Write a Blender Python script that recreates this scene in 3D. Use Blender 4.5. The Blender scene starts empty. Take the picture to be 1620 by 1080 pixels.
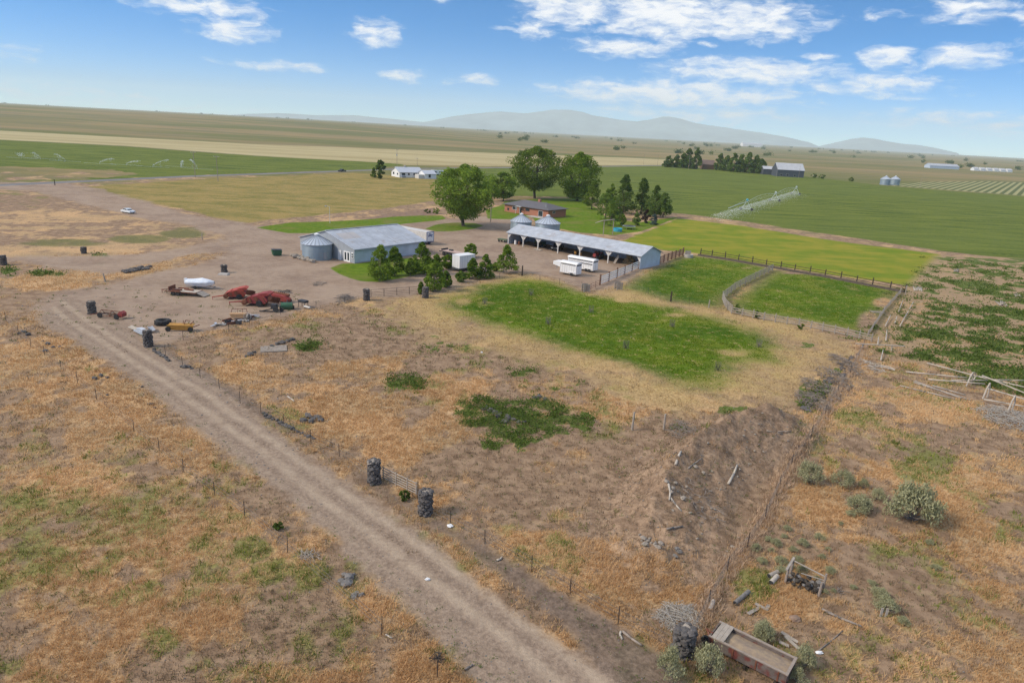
import bpy, math, random
import numpy as np
from mathutils import Vector, Matrix
random.seed(7)
rng = np.random.default_rng(11)
C = bpy.context.scene.collection
S = bpy.context.scene
RAD = math.radians
EXPOSURE, SKY_SAT, SKY_VAL, CLOUD_B, SKY_STR, HAZE = 0.32, 1.55, 1.42, 7.6, 0.12, 7.8e-5

# ------------------------------------------------------------------ camera
FPX, PITCH, ROLL, CAM_H = 1080.0, RAD(17.2), RAD(3.04), 30.0
_R0 = np.array([1., 0, 0]); _U0 = np.array([0, math.sin(PITCH), math.cos(PITCH)])
_FW = np.array([0, math.cos(PITCH), -math.sin(PITCH)])
_RT = math.cos(ROLL) * _R0 + math.sin(ROLL) * _U0
_UP = -math.sin(ROLL) * _R0 + math.cos(ROLL) * _U0
cam = bpy.data.cameras.new('camera'); cam.lens = 24.0; cam.sensor_width = 36.0
cam.clip_start = 0.5; cam.clip_end = 90000
camo = bpy.data.objects.new('camera', cam); C.objects.link(camo)
camo.matrix_world = Matrix(((_RT[0], _UP[0], -_FW[0], 0), (_RT[1], _UP[1], -_FW[1], 0),
                            (_RT[2], _UP[2], -_FW[2], CAM_H), (0, 0, 0, 1)))
S.camera = camo
# ------------------------------------------------------------------ render, exposure
S.view_settings.view_transform = 'Standard'; S.view_settings.look = 'None'
S.view_settings.exposure = EXPOSURE; S.view_settings.gamma = 1.0
cy = S.cycles
cy.use_adaptive_sampling = True; cy.adaptive_threshold = 0.012
cy.max_bounces = 9; cy.diffuse_bounces = 3; cy.glossy_bounces = 2; cy.transmission_bounces = 3
cy.transparent_max_bounces = 12; cy.volume_bounces = 8
cy.use_denoising = True
try: cy.denoising_prefilter = 'NONE'; cy.denoiser = 'OPENIMAGEDENOISE'
except Exception: pass
cy.sample_clamp_indirect = 6.0
# ------------------------------------------------------------------ sun
SUN_DIR = Vector((-0.62, -0.18, 0.0)).normalized(); SUN_EL = RAD(39)   # where the sun stands
sd = Vector((SUN_DIR.x * math.cos(SUN_EL), SUN_DIR.y * math.cos(SUN_EL), math.sin(SUN_EL)))
sun = bpy.data.lights.new('sun', 'SUN'); sun.energy = 2.8; sun.angle = RAD(13.0); sun.color = (1.0, 0.88, 0.72)
suno = bpy.data.objects.new('sun', sun); C.objects.link(suno); suno.location = sd * 300
suno.rotation_euler = (-sd).to_track_quat('-Z', 'Y').to_euler()
# ------------------------------------------------------------------ sky with clouds
W = bpy.data.worlds.new('World'); S.world = W; W.use_nodes = True
nt = W.node_tree; nt.nodes.clear()
def wn(t, **k):
    n = nt.nodes.new(t)
    for a, b in k.items(): setattr(n, a, b)
    return n
def wl(a, b): nt.links.new(a, b)
def wmath(op, a, b=None, c=None, clamp=False):
    n = wn('ShaderNodeMath', operation=op, use_clamp=clamp)
    for i, v in enumerate((a, b, c)):
        if v is None: continue
        if isinstance(v, (int, float)): n.inputs[i].default_value = v
        else: wl(v, n.inputs[i])
    return n.outputs[0]
tcw = wn('ShaderNodeTexCoord'); sepw = wn('ShaderNodeSeparateXYZ'); wl(tcw.outputs['Generated'], sepw.inputs[0])
dx, dy, dz = sepw.outputs
elv = wmath('ARCTAN2', dz, wmath('SQRT', wmath('ADD', wmath('MULTIPLY', dx, dx), wmath('MULTIPLY', dy, dy))))
azi = wmath('ARCTAN2', dx, dy)
# the deep blue of the photograph's sky sits low: look the sky model up a little higher than the true elevation
zz = wmath('ADD', wmath('MULTIPLY', wmath('MAXIMUM', dz, 0.0), 2.6), 0.05)
cvec = wn('ShaderNodeCombineXYZ'); wl(dx, cvec.inputs[0]); wl(dy, cvec.inputs[1]); wl(zz, cvec.inputs[2])
nrm = wn('ShaderNodeVectorMath', operation='NORMALIZE'); wl(cvec.outputs[0], nrm.inputs[0])
sky = wn('ShaderNodeTexSky'); sky.sky_type = 'NISHITA'; sky.sun_disc = False
sky.sun_elevation = SUN_EL; sky.sun_rotation = math.atan2(SUN_DIR.x, SUN_DIR.y)
sky.altitude = 800; sky.air_density = 1.0; sky.dust_density = 0.6; sky.ozone_density = 1.6
wl(nrm.outputs[0], sky.inputs[0])
hsv = wn('ShaderNodeHueSaturation'); hsv.inputs['Saturation'].default_value = SKY_SAT; hsv.inputs['Value'].default_value = SKY_VAL
wl(sky.outputs[0], hsv.inputs['Color'])
# cloud field: a sum of soft patches in azimuth and elevation broken up by noise
def px_dir(px, py):
    d = _FW + _RT * ((px - 810) / FPX) + _UP * ((540 - py) / FPX)
    d = d / np.linalg.norm(d)
    return math.atan2(d[0], d[1]), math.asin(d[2])
uvn = wn('ShaderNodeCombineXYZ'); wl(azi, uvn.inputs[0]); wl(elv, uvn.inputs[1])
warp = wn('ShaderNodeTexNoise'); warp.inputs['Scale'].default_value = 1.0; warp.inputs['Detail'].default_value = 4
mpw = wn('ShaderNodeMapping'); mpw.inputs['Scale'].default_value = (22, 44, 1); wl(uvn.outputs[0], mpw.inputs[0]); wl(mpw.outputs[0], warp.inputs['Vector'])
wsub = wn('ShaderNodeVectorMath', operation='SUBTRACT'); wl(warp.outputs['Color'], wsub.inputs[0]); wsub.inputs[1].default_value = (.5, .5, .5)
wsc = wn('ShaderNodeVectorMath', operation='MULTIPLY'); wl(wsub.outputs[0], wsc.inputs[0]); wsc.inputs[1].default_value = (.045, .016, 0)
uvw = wn('ShaderNodeVectorMath', operation='ADD'); wl(uvn.outputs[0], uvw.inputs[0]); wl(wsc.outputs[0], uvw.inputs[1])
CLOUDS = [(310,6,95,15,1.1),(365,46,62,19,1.1),(430,104,85,8,.9),(592,52,42,20,1.05),(635,121,38,10,.95),(760,125,33,11,1),
 (712,127,26,5,.6),(110,150,130,14,.7),(900,12,75,34,1.2),(840,48,46,14,1),(1050,22,120,36,1.3),(1185,32,105,30,1.2),(1255,46,40,17,1),
 (985,75,85,15,1.1),(1065,62,40,14,.9),(1127,70,20,7,.65),(1190,114,150,22,1.15),(1060,148,210,20,1.2),(1286,87,24,7,.85),
 (1402,91,42,16,1.1),(1395,134,90,21,.95),(1530,88,56,17,1.1),(1535,17,52,18,1.1),(1400,24,46,7,.6),(1475,102,18,6,.7),
 (1100,182,170,16,.85),(1550,192,150,14,.75),(1650,215,120,10,.5),(1000,205,260,12,.35),(1630,22,30,14,.8),(700,3,20,6,.7),(320,170,150,7,.4),
 (-200,60,160,25,1),(-420,110,180,25,1),(1850,80,150,30,1),(2100,60,200,35,1),(600,-150,260,50,1),(1300,-170,300,60,1),(100,-120,200,45,1)]
field = None
for cx_, cy_, rx_, ry_, st_ in CLOUDS:
    a0, e0 = px_dir(cx_, cy_)
    sx, sy = FPX / rx_, FPX / ry_
    n1 = wn('ShaderNodeVectorMath', operation='MULTIPLY_ADD'); wl(uvw.outputs[0], n1.inputs[0])
    n1.inputs[1].default_value = (sx, sy, 0); n1.inputs[2].default_value = (-a0 * sx, -e0 * sy, 0)
    n2 = wn('ShaderNodeVectorMath', operation='DOT_PRODUCT'); wl(n1.outputs[0], n2.inputs[0]); wl(n1.outputs[0], n2.inputs[1])
    v = wmath('MULTIPLY_ADD', n2.outputs['Value'], -st_ * .8, st_)
    field = v if field is None else wmath('SMOOTH_MAX', field, v, .25)
# thin broken cloud added above the frame, unseen, to whiten the fill light
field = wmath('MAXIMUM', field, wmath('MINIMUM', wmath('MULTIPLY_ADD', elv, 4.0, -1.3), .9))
field = wmath('MAXIMUM', field, -0.6)
cn = wn('ShaderNodeTexNoise'); cn.inputs['Scale'].default_value = 1.0; cn.inputs['Detail'].default_value = 8; cn.inputs['Roughness'].default_value = .62
mp2 = wn('ShaderNodeMapping'); mp2.inputs['Scale'].default_value = (30, 95, 1); wl(uvw.outputs[0], mp2.inputs[0]); wl(mp2.outputs[0], cn.inputs['Vector'])
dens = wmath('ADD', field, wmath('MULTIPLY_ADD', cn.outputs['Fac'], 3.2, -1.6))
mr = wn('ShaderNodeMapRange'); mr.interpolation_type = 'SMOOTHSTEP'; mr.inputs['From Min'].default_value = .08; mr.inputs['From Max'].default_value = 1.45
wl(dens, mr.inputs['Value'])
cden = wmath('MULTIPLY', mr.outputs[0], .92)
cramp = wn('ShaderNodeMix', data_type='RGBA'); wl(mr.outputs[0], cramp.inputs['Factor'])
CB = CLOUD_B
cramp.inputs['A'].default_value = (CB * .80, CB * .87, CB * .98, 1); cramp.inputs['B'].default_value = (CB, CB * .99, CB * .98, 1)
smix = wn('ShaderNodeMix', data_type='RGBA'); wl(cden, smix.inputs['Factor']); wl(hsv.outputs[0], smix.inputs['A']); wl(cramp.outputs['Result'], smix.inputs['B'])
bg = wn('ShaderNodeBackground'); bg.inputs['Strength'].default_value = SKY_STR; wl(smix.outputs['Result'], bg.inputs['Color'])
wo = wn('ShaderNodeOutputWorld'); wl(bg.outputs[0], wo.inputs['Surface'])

# ------------------------------------------------------------------ helpers: ground plan, noise
def G0(px, py, z=0.0):
    d = _FW + _RT * ((px - 810) / FPX) + _UP * ((540 - py) / FPX)
    t = (z - CAM_H) / d[2]
    return d[0] * t, d[1] * t
def pj(x, y, z):
    v = np.array([x, y, z - CAM_H]); f = v @ _FW
    return 810 + FPX * (v @ _RT) / f, 540 - FPX * (v @ _UP) / f
def hgt(px, py, ytop):
    x, y = G0(px, py); lo, hi = 0., 80.
    for _ in range(40):
        m = (lo + hi) / 2
        if pj(x, y, m)[1] > ytop: lo = m
        else: hi = m
    return m
def mpp(px, py):          # metres per photo pixel at a ground point
    x, y = G0(px, py); v = np.array([x, y, -CAM_H]); return (v @ _FW) / FPX
def _hash(ix, iy, s):
    h = (ix.astype(np.int64) * 374761393 + iy.astype(np.int64) * 668265263 + s * 974634777) & 0x7fffffff
    h = ((h ^ (h >> 13)) * 1274126177) & 0x7fffffff
    return ((h ^ (h >> 16)) & 0xffff) / 65535.0
def vnoise(x, y, s=0):
    ix = np.floor(x); iy = np.floor(y); fx = x - ix; fy = y - iy
    fx = fx * fx * (3 - 2 * fx); fy = fy * fy * (3 - 2 * fy)
    a = _hash(ix, iy, s); b = _hash(ix + 1, iy, s); c = _hash(ix, iy + 1, s); d = _hash(ix + 1, iy + 1, s)
    return (a + (b - a) * fx) * (1 - fy) + (c + (d - c) * fx) * fy
def fbm(x, y, scale, octv=4, s=0, rough=.55):
    x = np.asarray(x, float) / scale; y = np.asarray(y, float) / scale
    t = 0.; amp = 1.; n = 0.
    for o in range(octv):
        t = t + amp * vnoise(x * 2 ** o + 17.3 * o, y * 2 ** o - 9.1 * o, s + o); n += amp; amp *= rough
    return t / n
def sst(a, b, x):
    t = np.clip((np.asarray(x, float) - a) / (b - a), 0, 1); return t * t * (3 - 2 * t)
def poly_sd(P, x, y):     # signed distance, positive inside
    P = np.asarray(P, float); d = np.full(x.shape, 1e18); ins = np.zeros(x.shape, bool)
    for i in range(len(P)):
        ax, ay = P[i]; bx, by = P[(i + 1) % len(P)]
        ex, ey = bx - ax, by - ay; wx, wy = x - ax, y - ay
        t = np.clip((wx * ex + wy * ey) / (ex * ex + ey * ey + 1e-12), 0, 1)
        d = np.minimum(d, (wx - ex * t) ** 2 + (wy - ey * t) ** 2)
        c1 = (ay <= y) & (by > y) | (by <= y) & (ay > y)
        with np.errstate(divide='ignore', invalid='ignore'):
            xi = ax + (y - ay) * ex / (ey if abs(ey) > 1e-9 else 1e-9)
        ins ^= c1 & (x < xi)
    d = np.sqrt(d); return np.where(ins, d, -d)
def line_d(P, x, y, signed=False):
    d = np.full(x.shape, 1e18); sg = np.ones(x.shape); tt = np.zeros(x.shape)
    for i in range(len(P) - 1):
        ax, ay = P[i]; bx, by = P[i + 1]; ex, ey = bx - ax, by - ay; wx, wy = x - ax, y - ay
        t = np.clip((wx * ex + wy * ey) / (ex * ex + ey * ey + 1e-12), 0, 1)
        q = (wx - ex * t) ** 2 + (wy - ey * t) ** 2
        m = q < d; d = np.where(m, q, d); sg = np.where(m, np.sign(ex * wy - ey * wx), sg); tt = np.where(m, i + t, tt)
    return np.sqrt(d), sg, tt
def GP(lst): return [G0(*p) for p in lst]

# ------------------------------------------------------------------ terrain height
CREST = [G0(1215, 652, 2.3), G0(1160, 668, 2.3), G0(1105, 700, 2.0), G0(1062, 745, 1.8), G0(1040, 800, 1.3), G0(1022, 850, .6)]
CREST_H = [3.3, 3.5, 3.0, 2.8, 2.2, .9]
def height(x, y):
    x = np.asarray(x, float); y = np.asarray(y, float); r = np.hypot(x, y)
    near = 1 - sst(90, 180, r)
    h = near * (.22 * (fbm(x, y, 14, 3, 3) - .5) + .10 * (fbm(x, y, 2.6, 2, 5) - .5))
    az = np.degrees(np.arctan2(x, y))
    h = h + 21 * sst(900, 2600, r) * (1 - sst(-18, 4, az))
    # spoil bank
    d, sg, t = line_d(CREST, x, y)
    hh = np.interp(t, range(len(CREST_H)), CREST_H)
    nz = fbm(x, y, 2.2, 4, 21) - .5
    wr = 3.8; wl_ = 6.2
    w = np.where(sg > 0, wl_, wr)        # sg>0: one side steeper
    prof = np.clip(1 - (d + nz * 1.3) / w, 0, 1); prof = prof * prof * (3 - 2 * prof) * .2 + prof * .8
    return h + hh * prof * (1 + .25 * nz) + (.9 * nz + .6 * (fbm(x, y, .8, 3, 23) - .5)) * sst(0, .4, prof)
def gz(x, y): return float(height(np.array([x]), np.array([y]))[0])
def G(px, py, dz=0.0):
    x, y = G0(px, py); z = gz(x, y)
    for _ in range(4):
        x, y = G0(px, py, z); z = gz(x, y)
    return Vector((x, y, z + dz))

# ------------------------------------------------------------------ helpers: materials
def mat(name, col, rough=.75, var=.25, scale=3.0, col2=None, bump=0., bscale=None, metal=0., spec=None, stretch=None, wave=None, rust=None):
    m = bpy.data.materials.new(name); m.use_nodes = True; t = m.node_tree; b = t.nodes['Principled BSDF']
    tc = t.nodes.new('ShaderNodeTexCoord'); src = tc.outputs['Object']
    if stretch:
        mp = t.nodes.new('ShaderNodeMapping'); mp.inputs['Scale'].default_value = stretch; t.links.new(src, mp.inputs[0]); src = mp.outputs[0]
    nz = t.nodes.new('ShaderNodeTexNoise'); nz.inputs['Scale'].default_value = scale; nz.inputs['Detail'].default_value = 5; nz.inputs['Roughness'].default_value = .65
    t.links.new(src, nz.inputs['Vector'])
    mr_ = t.nodes.new('ShaderNodeMapRange'); mr_.inputs['From Min'].default_value = .3; mr_.inputs['From Max'].default_value = .7
    t.links.new(nz.outputs['Fac'], mr_.inputs['Value'])
    mx = t.nodes.new('ShaderNodeMix'); mx.data_type = 'RGBA'; t.links.new(mr_.outputs[0], mx.inputs['Factor'])
    c2 = col2 or tuple(min(1, c * (1 + var)) for c in col); c1 = col if col2 else tuple(c * (1 - var) for c in col)
    mx.inputs['A'].default_value = (*c1, 1); mx.inputs['B'].default_value = (*c2, 1)
    out = mx.outputs['Result']
    if rust:
        n2 = t.nodes.new('ShaderNodeTexNoise'); n2.inputs['Scale'].default_value = scale * .7; n2.inputs['Detail'].default_value = 6
        t.links.new(tc.outputs['Object'], n2.inputs['Vector'])
        r2 = t.nodes.new('ShaderNodeMapRange'); r2.inputs['From Min'].default_value = rust[1]; r2.inputs['From Max'].default_value = rust[1] + .12
        t.links.new(n2.outputs['Fac'], r2.inputs['Value'])
        m2 = t.nodes.new('ShaderNodeMix'); m2.data_type = 'RGBA'; t.links.new(r2.outputs[0], m2.inputs['Factor']); t.links.new(out, m2.inputs['A'])
        m2.inputs['B'].default_value = (*rust[0], 1); out = m2.outputs['Result']
    t.links.new(out, b.inputs['Base Color'])
    b.inputs['Roughness'].default_value = rough; b.inputs['Metallic'].default_value = metal
    if spec is not None: b.inputs['Specular IOR Level'].default_value = spec
    hsrc = None
    if wave:
        wv = t.nodes.new('ShaderNodeTexWave'); wv.bands_direction = wave[0]; wv.inputs['Scale'].default_value = wave[1]; wv.inputs['Distortion'].default_value = 0
        t.links.new(tc.outputs['Object'], wv.inputs['Vector']); hsrc = wv.outputs['Fac']; bump = wave[2]
    elif bump:
        nb = t.nodes.new('ShaderNodeTexNoise'); nb.inputs['Scale'].default_value = bscale or scale * 4; nb.inputs['Detail'].default_value = 3
        t.links.new(src, nb.inputs['Vector']); hsrc = nb.outputs['Fac']
    if hsrc is not None:
        bp = t.nodes.new('ShaderNodeBump'); bp.inputs['Strength'].default_value = bump; bp.inputs['Distance'].default_value = .05
        t.links.new(hsrc, bp.inputs['Height']); t.links.new(bp.outputs[0], b.inputs['Normal'])
    return m
def leafmat(name, a, b_, trans=.3):
    m = bpy.data.materials.new(name); m.use_nodes = True; t = m.node_tree; t.nodes.clear()
    at = t.nodes.new('ShaderNodeAttribute'); at.attribute_name = 'tint'
    oi = t.nodes.new('ShaderNodeObjectInfo')
    ad = t.nodes.new('ShaderNodeMath'); ad.operation = 'MULTIPLY_ADD'; ad.inputs[1].default_value = .3; t.links.new(oi.outputs['Random'], ad.inputs[0]); 
    sb = t.nodes.new('ShaderNodeMath'); sb.operation = 'SUBTRACT'; t.links.new(at.outputs['Fac'], sb.inputs[0]); sb.inputs[1].default_value = .15
    t.links.new(sb.outputs[0], ad.inputs[2]); ad.use_clamp = True
    mx = t.nodes.new('ShaderNodeMix'); mx.data_type = 'RGBA'; mx.inputs['A'].default_value = (*a, 1); mx.inputs['B'].default_value = (*b_, 1)
    t.links.new(ad.outputs[0], mx.inputs['Factor'])
    d = t.nodes.new('ShaderNodeBsdfDiffuse'); tr = t.nodes.new('ShaderNodeBsdfTranslucent')
    t.links.new(mx.outputs['Result'], d.inputs[0]); t.links.new(mx.outputs['Result'], tr.inputs[0])
    ms = t.nodes.new('ShaderNodeMixShader'); ms.inputs[0].default_value = trans
    t.links.new(d.outputs[0], ms.inputs[1]); t.links.new(tr.outputs[0], ms.inputs[2])
    o = t.nodes.new('ShaderNodeOutputMaterial'); t.links.new(ms.outputs[0], o.inputs[0])
    return m

# ------------------------------------------------------------------ helpers: meshes and objects
def np_mesh(name, V, F, mats, tint=None, mi=None, smooth=False):
    V = np.asarray(V, np.float32).reshape(-1, 3); F = np.asarray(F, np.int32); k = F.shape[1]
    me = bpy.data.meshes.new(name)
    me.vertices.add(len(V)); me.vertices.foreach_set('co', V.ravel())
    me.loops.add(F.size); me.loops.foreach_set('vertex_index', F.ravel())
    me.polygons.add(len(F)); me.polygons.foreach_set('loop_start', np.arange(0, F.size, k, dtype=np.int32))
    if smooth: me.polygons.foreach_set('use_smooth', np.ones(len(F), bool))
    if mi is not None: me.polygons.foreach_set('material_index', np.asarray(mi, np.int32))
    for m in (mats if isinstance(mats, (list, tuple)) else [mats]): me.materials.append(m)
    if tint is not None:
        a = me.attributes.new('tint', 'FLOAT', 'POINT'); a.data.foreach_set('value', np.asarray(tint, np.float32))
    me.update(calc_edges=True); return me
def link(name, me, parent=None, loc=None, rz=0.0):
    o = bpy.data.objects.new(name, me); C.objects.link(o)
    if parent: o.parent = parent
    if loc is not None: o.location = loc
    if rz: o.rotation_euler = (0, 0, rz)
    return o
def tag(o, label=None, cat=None, group=None, kind=None):
    if label: o['label'] = label
    if cat: o['category'] = cat
    if group: o['group'] = group
    if kind: o['kind'] = kind
    return o
def thing(name, label, cat, loc=(0, 0, 0), rz=0.0, group=None):
    o = bpy.data.objects.new(name, None); C.objects.link(o); o.location = loc; o.rotation_euler = (0, 0, rz); o.empty_display_size = .3
    return tag(o, label, cat, group)
def dup(root, loc=None, rz=None, label=None, group=None, scale=None):
    r = root.copy(); C.objects.link(r)
    if loc is not None: r.location = loc
    if rz is not None: r.rotation_euler = (0, 0, rz)
    if scale is not None: r.scale = scale if isinstance(scale, (tuple, list)) else (scale,) * 3
    if label: r['label'] = label
    if group: r['group'] = group
    for ch in list(root.children):
        c = ch.copy(); C.objects.link(c); c.parent = r
        for g in ch.children:
            d = g.copy(); C.objects.link(d); d.parent = c
    return r
class MB:
    def __init__(s): s.v = []; s.f = []; s.m = []
    def add(s, V, F, m=0):
        n = len(s.v); s.v += [tuple(p) for p in V]; s.f += [tuple(i + n for i in f) for f in F]; s.m += [m] * len(F); return s
    def box(s, c, d, m=0, rz=0., ry=0., rx=0., taper=1.0):
        hx, hy, hz = d[0] / 2, d[1] / 2, d[2] / 2; R_ = Matrix.Rotation(rz, 3, 'Z') @ Matrix.Rotation(ry, 3, 'Y') @ Matrix.Rotation(rx, 3, 'X')
        V = []
        for z in (-1, 1):
            k = taper if z > 0 else 1
            for x, y in ((-1, -1), (1, -1), (1, 1), (-1, 1)): V.append(Vector(c) + R_ @ Vector((x * hx * k, y * hy * k, z * hz)))
        return s.add(V, [(3, 2, 1, 0), (4, 5, 6, 7), (0, 1, 5, 4), (1, 2, 6, 5), (2, 3, 7, 6), (3, 0, 4, 7)], m)
    def tube(s, p0, p1, r0, r1=None, n=6, m=0, cap=True):
        p0 = Vector(p0); p1 = Vector(p1); r1 = r0 if r1 is None else r1; ax = (p1 - p0)
        if ax.length < 1e-6: return s
        ax.normalize(); u = ax.orthogonal().normalized(); w = ax.cross(u); V = []
        for p, r in ((p0, r0), (p1, r1)):
            for i in range(n):
                a = 2 * math.pi * i / n; V.append(p + (u * math.cos(a) + w * math.sin(a)) * r)
        F = [(i, (i + 1) % n, n + (i + 1) % n, n + i) for i in range(n)]
        if cap: F += [tuple(reversed(range(n))), tuple(range(n, 2 * n))]
        return s.add(V, F, m)
    def path(s, pts, r0, r1=None, n=6, m=0):
        r1 = r0 if r1 is None else r1; k = len(pts) - 1
        for i in range(k): s.tube(pts[i], pts[i + 1], r0 + (r1 - r0) * i / k, r0 + (r1 - r0) * (i + 1) / k, n, m)
        return s
    def lathe(s, prof, n=24, m=0, c=(0, 0, 0), axis='Z', close=True):
        V = []
        for r, z in prof:
            for i in range(n):
                a = 2 * math.pi * i / n; q = (r * math.cos(a), r * math.sin(a), z)
                if axis == 'Y': q = (q[0], q[2], q[1])
                if axis == 'X': q = (q[2], q[0], q[1])
                V.append((q[0] + c[0], q[1] + c[1], q[2] + c[2]))
        F = []
        for j in range(len(prof) - 1):
            for i in range(n): F.append((j * n + i, j * n + (i + 1) % n, (j + 1) * n + (i + 1) % n, (j + 1) * n + i))
        if close:
            F.append(tuple(reversed(range(n)))); F.append(tuple(range((len(prof) - 1) * n, len(prof) * n)))
        return s.add(V, F, m)
    def prism(s, prof, y0, y1, m=0):        # outline in the xz plane, drawn out along y
        n = len(prof); V = [(x, y0, z) for x, z in prof] + [(x, y1, z) for x, z in prof]
        F = [tuple(range(n)), tuple(reversed(range(n, 2 * n)))] + [(i, i + n, (i + 1) % n + n, (i + 1) % n) for i in range(n)]
        return s.add(V, F, m)
    def rock(s, c, r, seed=0, m=0, sq=(1, 1, .7), lv=1):
        rd = random.Random(seed); V, F = ICO[lv]; ph = rd.random() * 6
        R_ = Matrix.Rotation(ph, 3, 'Z')
        V2 = []
        for p in V:
            k = r * (1 + (rd.random() - .5) * .5); q = R_ @ Vector((p[0] * k * sq[0], p[1] * k * sq[1], p[2] * k * sq[2])); V2.append(q + Vector(c))
        return s.add(V2, F, m)
    def build(s, name, mats, parent=None, loc=None, rz=0., smooth=False):
        me = bpy.data.meshes.new(name); me.from_pydata([tuple(p) for p in s.v], [], s.f)
        for q in (mats if isinstance(mats, (list, tuple)) else [mats]): me.materials.append(q)
        me.polygons.foreach_set('material_index', s.m)
        if smooth: me.polygons.foreach_set('use_smooth', [True] * len(s.f))
        me.update(); return link(name, me, parent, loc, rz)
def _ico():
    t = (1 + 5 ** .5) / 2
    V = [Vector(p).normalized() for p in [(-1, t, 0), (1, t, 0), (-1, -t, 0), (1, -t, 0), (0, -1, t), (0, 1, t), (0, -1, -t), (0, 1, -t), (t, 0, -1), (t, 0, 1), (-t, 0, -1), (-t, 0, 1)]]
    F = [(0, 11, 5), (0, 5, 1), (0, 1, 7), (0, 7, 10), (0, 10, 11), (1, 5, 9), (5, 11, 4), (11, 10, 2), (10, 7, 6), (7, 1, 8), (3, 9, 4), (3, 4, 2), (3, 2, 6), (3, 6, 8), (3, 8, 9), (4, 9, 5), (2, 4, 11), (6, 2, 10), (8, 6, 7), (9, 8, 1)]
    out = [(V, F)]
    for _ in range(2):
        V2 = list(V); F2 = []; cache = {}
        def mid(a, b):
            k = (min(a, b), max(a, b))
            if k not in cache: V2.append(((V2[a] + V2[b]) / 2).normalized()); cache[k] = len(V2) - 1
            return cache[k]
        for a, b, c in F:
            x, y, z = mid(a, b), mid(b, c), mid(c, a); F2 += [(a, x, z), (b, y, x), (c, z, y), (x, y, z)]
        V, F = V2, F2; out.append((V, F))
    return out
ICO = _ico()
# ================================================================== GROUND
ROAD_C = GP([(1010, 1180), (920, 1080), (800, 985), (690, 902), (605, 838), (520, 778), (435, 715), (355, 658), (290, 612), (232, 575), (175, 540), (120, 505), (90, 480)])
Z_ROAD = GP([(820, 1190), (760, 1080), (690, 1005), (600, 920), (520, 850), (440, 780), (370, 722), (300, 672), (250, 628), (200, 594), (150, 562), (95, 528), (62, 505), (100, 468), (180, 490), (215, 530), (270, 562), (340, 605), (418, 672), (503, 734), (580, 785), (665, 850), (755, 920), (872, 1010), (1010, 1090), (1090, 1190)])
Z_VERGE = GP([(1010, 1190), (900, 1000), (690, 835), (520, 720), (340, 600), (215, 525), (238, 545), (320, 605), (410, 660), (510, 712), (590, 762), (680, 815), (770, 862), (900, 943), (985, 990), (1060, 1040), (1160, 1190)])
Z_YARD = GP([(60, 505), (60, 475), (100, 460), (200, 443), (300, 420), (352, 405), (362, 378), (300, 357), (230, 346), (150, 328), (60, 303), (-30, 298), (-30, 289), (100, 288), (170, 302), (260, 328), (340, 347), (430, 360), (520, 352), (640, 352), (690, 350), (740, 342), (800, 346), (830, 348), (838, 362), (1000, 400), (1050, 398), (1060, 412), (1014, 428), (985, 447), (935, 462), (880, 440), (820, 431), (770, 441), (700, 462), (640, 470), (560, 473), (470, 492), (400, 508), (320, 528), (250, 547), (235, 550), (190, 520), (150, 545), (90, 520)])
Z_BAREL = GP([(170, 437), (120, 430), (20, 416), (-60, 416), (-60, 404), (60, 405), (150, 405), (260, 395), (320, 385), (350, 372), (372, 385), (355, 398), (300, 405), (230, 420)])
Z_LAWNS = [GP([(405, 360), (460, 352), (530, 350), (583, 347), (620, 343), (665, 341), (700, 341), (706, 346), (690, 349), (640, 354), (613, 358), (560, 364), (510, 369), (455, 369)]),
           GP([(672, 362), (690, 355), (720, 352), (750, 353), (765, 357), (750, 362), (715, 366), (690, 366)]),
           GP([(772, 346), (768, 332), (790, 326), (800, 318), (860, 314), (920, 314), (945, 330), (960, 345), (1010, 352), (1045, 347), (1075, 343), (1040, 357), (1015, 366), (972, 372), (918, 368), (886, 362), (850, 356), (842, 343), (806, 347)]),
           GP([(522, 424), (541, 417), (566, 417), (600, 412), (650, 408), (700, 415), (700, 428), (665, 434), (630, 441), (598, 446), (570, 445), (552, 440), (534, 432)])]
Z_PAST1 = GP([(705, 478), (740, 462), (790, 446), (830, 440), (870, 446), (930, 466), (985, 474), (1070, 490), (1140, 505), (1215, 532), (1232, 548), (1225, 572), (1180, 570), (1145, 590), (1115, 612), (1050, 600), (1000, 580), (900, 553), (820, 525), (740, 505)])
Z_FRINGE = GP([(560, 474), (650, 470), (770, 440), (830, 432), (935, 463), (1010, 455), (1130, 482), (1290, 520), (1355, 545), (1262, 630), (1190, 645), (1090, 645), (1000, 625), (900, 590), (800, 560), (690, 535), (640, 500)])
Z_PAD = [GP([(985, 455), (1030, 428), (1062, 412), (1092, 404), (1160, 412), (1222, 425), (1152, 468), (1140, 487), (1060, 476)]),
         GP([(1226, 428), (1300, 436), (1422, 458), (1398, 492), (1366, 528), (1300, 512), (1200, 496), (1160, 488), (1165, 470)])]
Z_PAST4 = GP([(985, 382), (1030, 362), (1075, 346), (1180, 358), (1300, 378), (1492, 403), (1440, 452), (1300, 433), (1100, 400), (1050, 396)])
Z_CROP = GP([(690, 290), (690, 268), (800, 266), (1050, 263), (1180, 268), (1400, 294), (1620, 311), (1950, 330), (1950, 440), (1620, 412), (1490, 397), (1180, 351), (1085, 339), (1000, 330), (930, 312), (800, 310)])
Z_CROPL = GP([(-300, 208), (0, 222), (200, 232), (400, 247), (560, 255), (640, 260), (590, 268), (400, 274), (300, 278), (150, 284), (0, 290), (-300, 300)])
Z_BROWNL = GP([(-200, 262), (0, 264), (90, 266), (190, 270), (215, 276), (130, 283), (0, 289), (-200, 296)])
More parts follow.
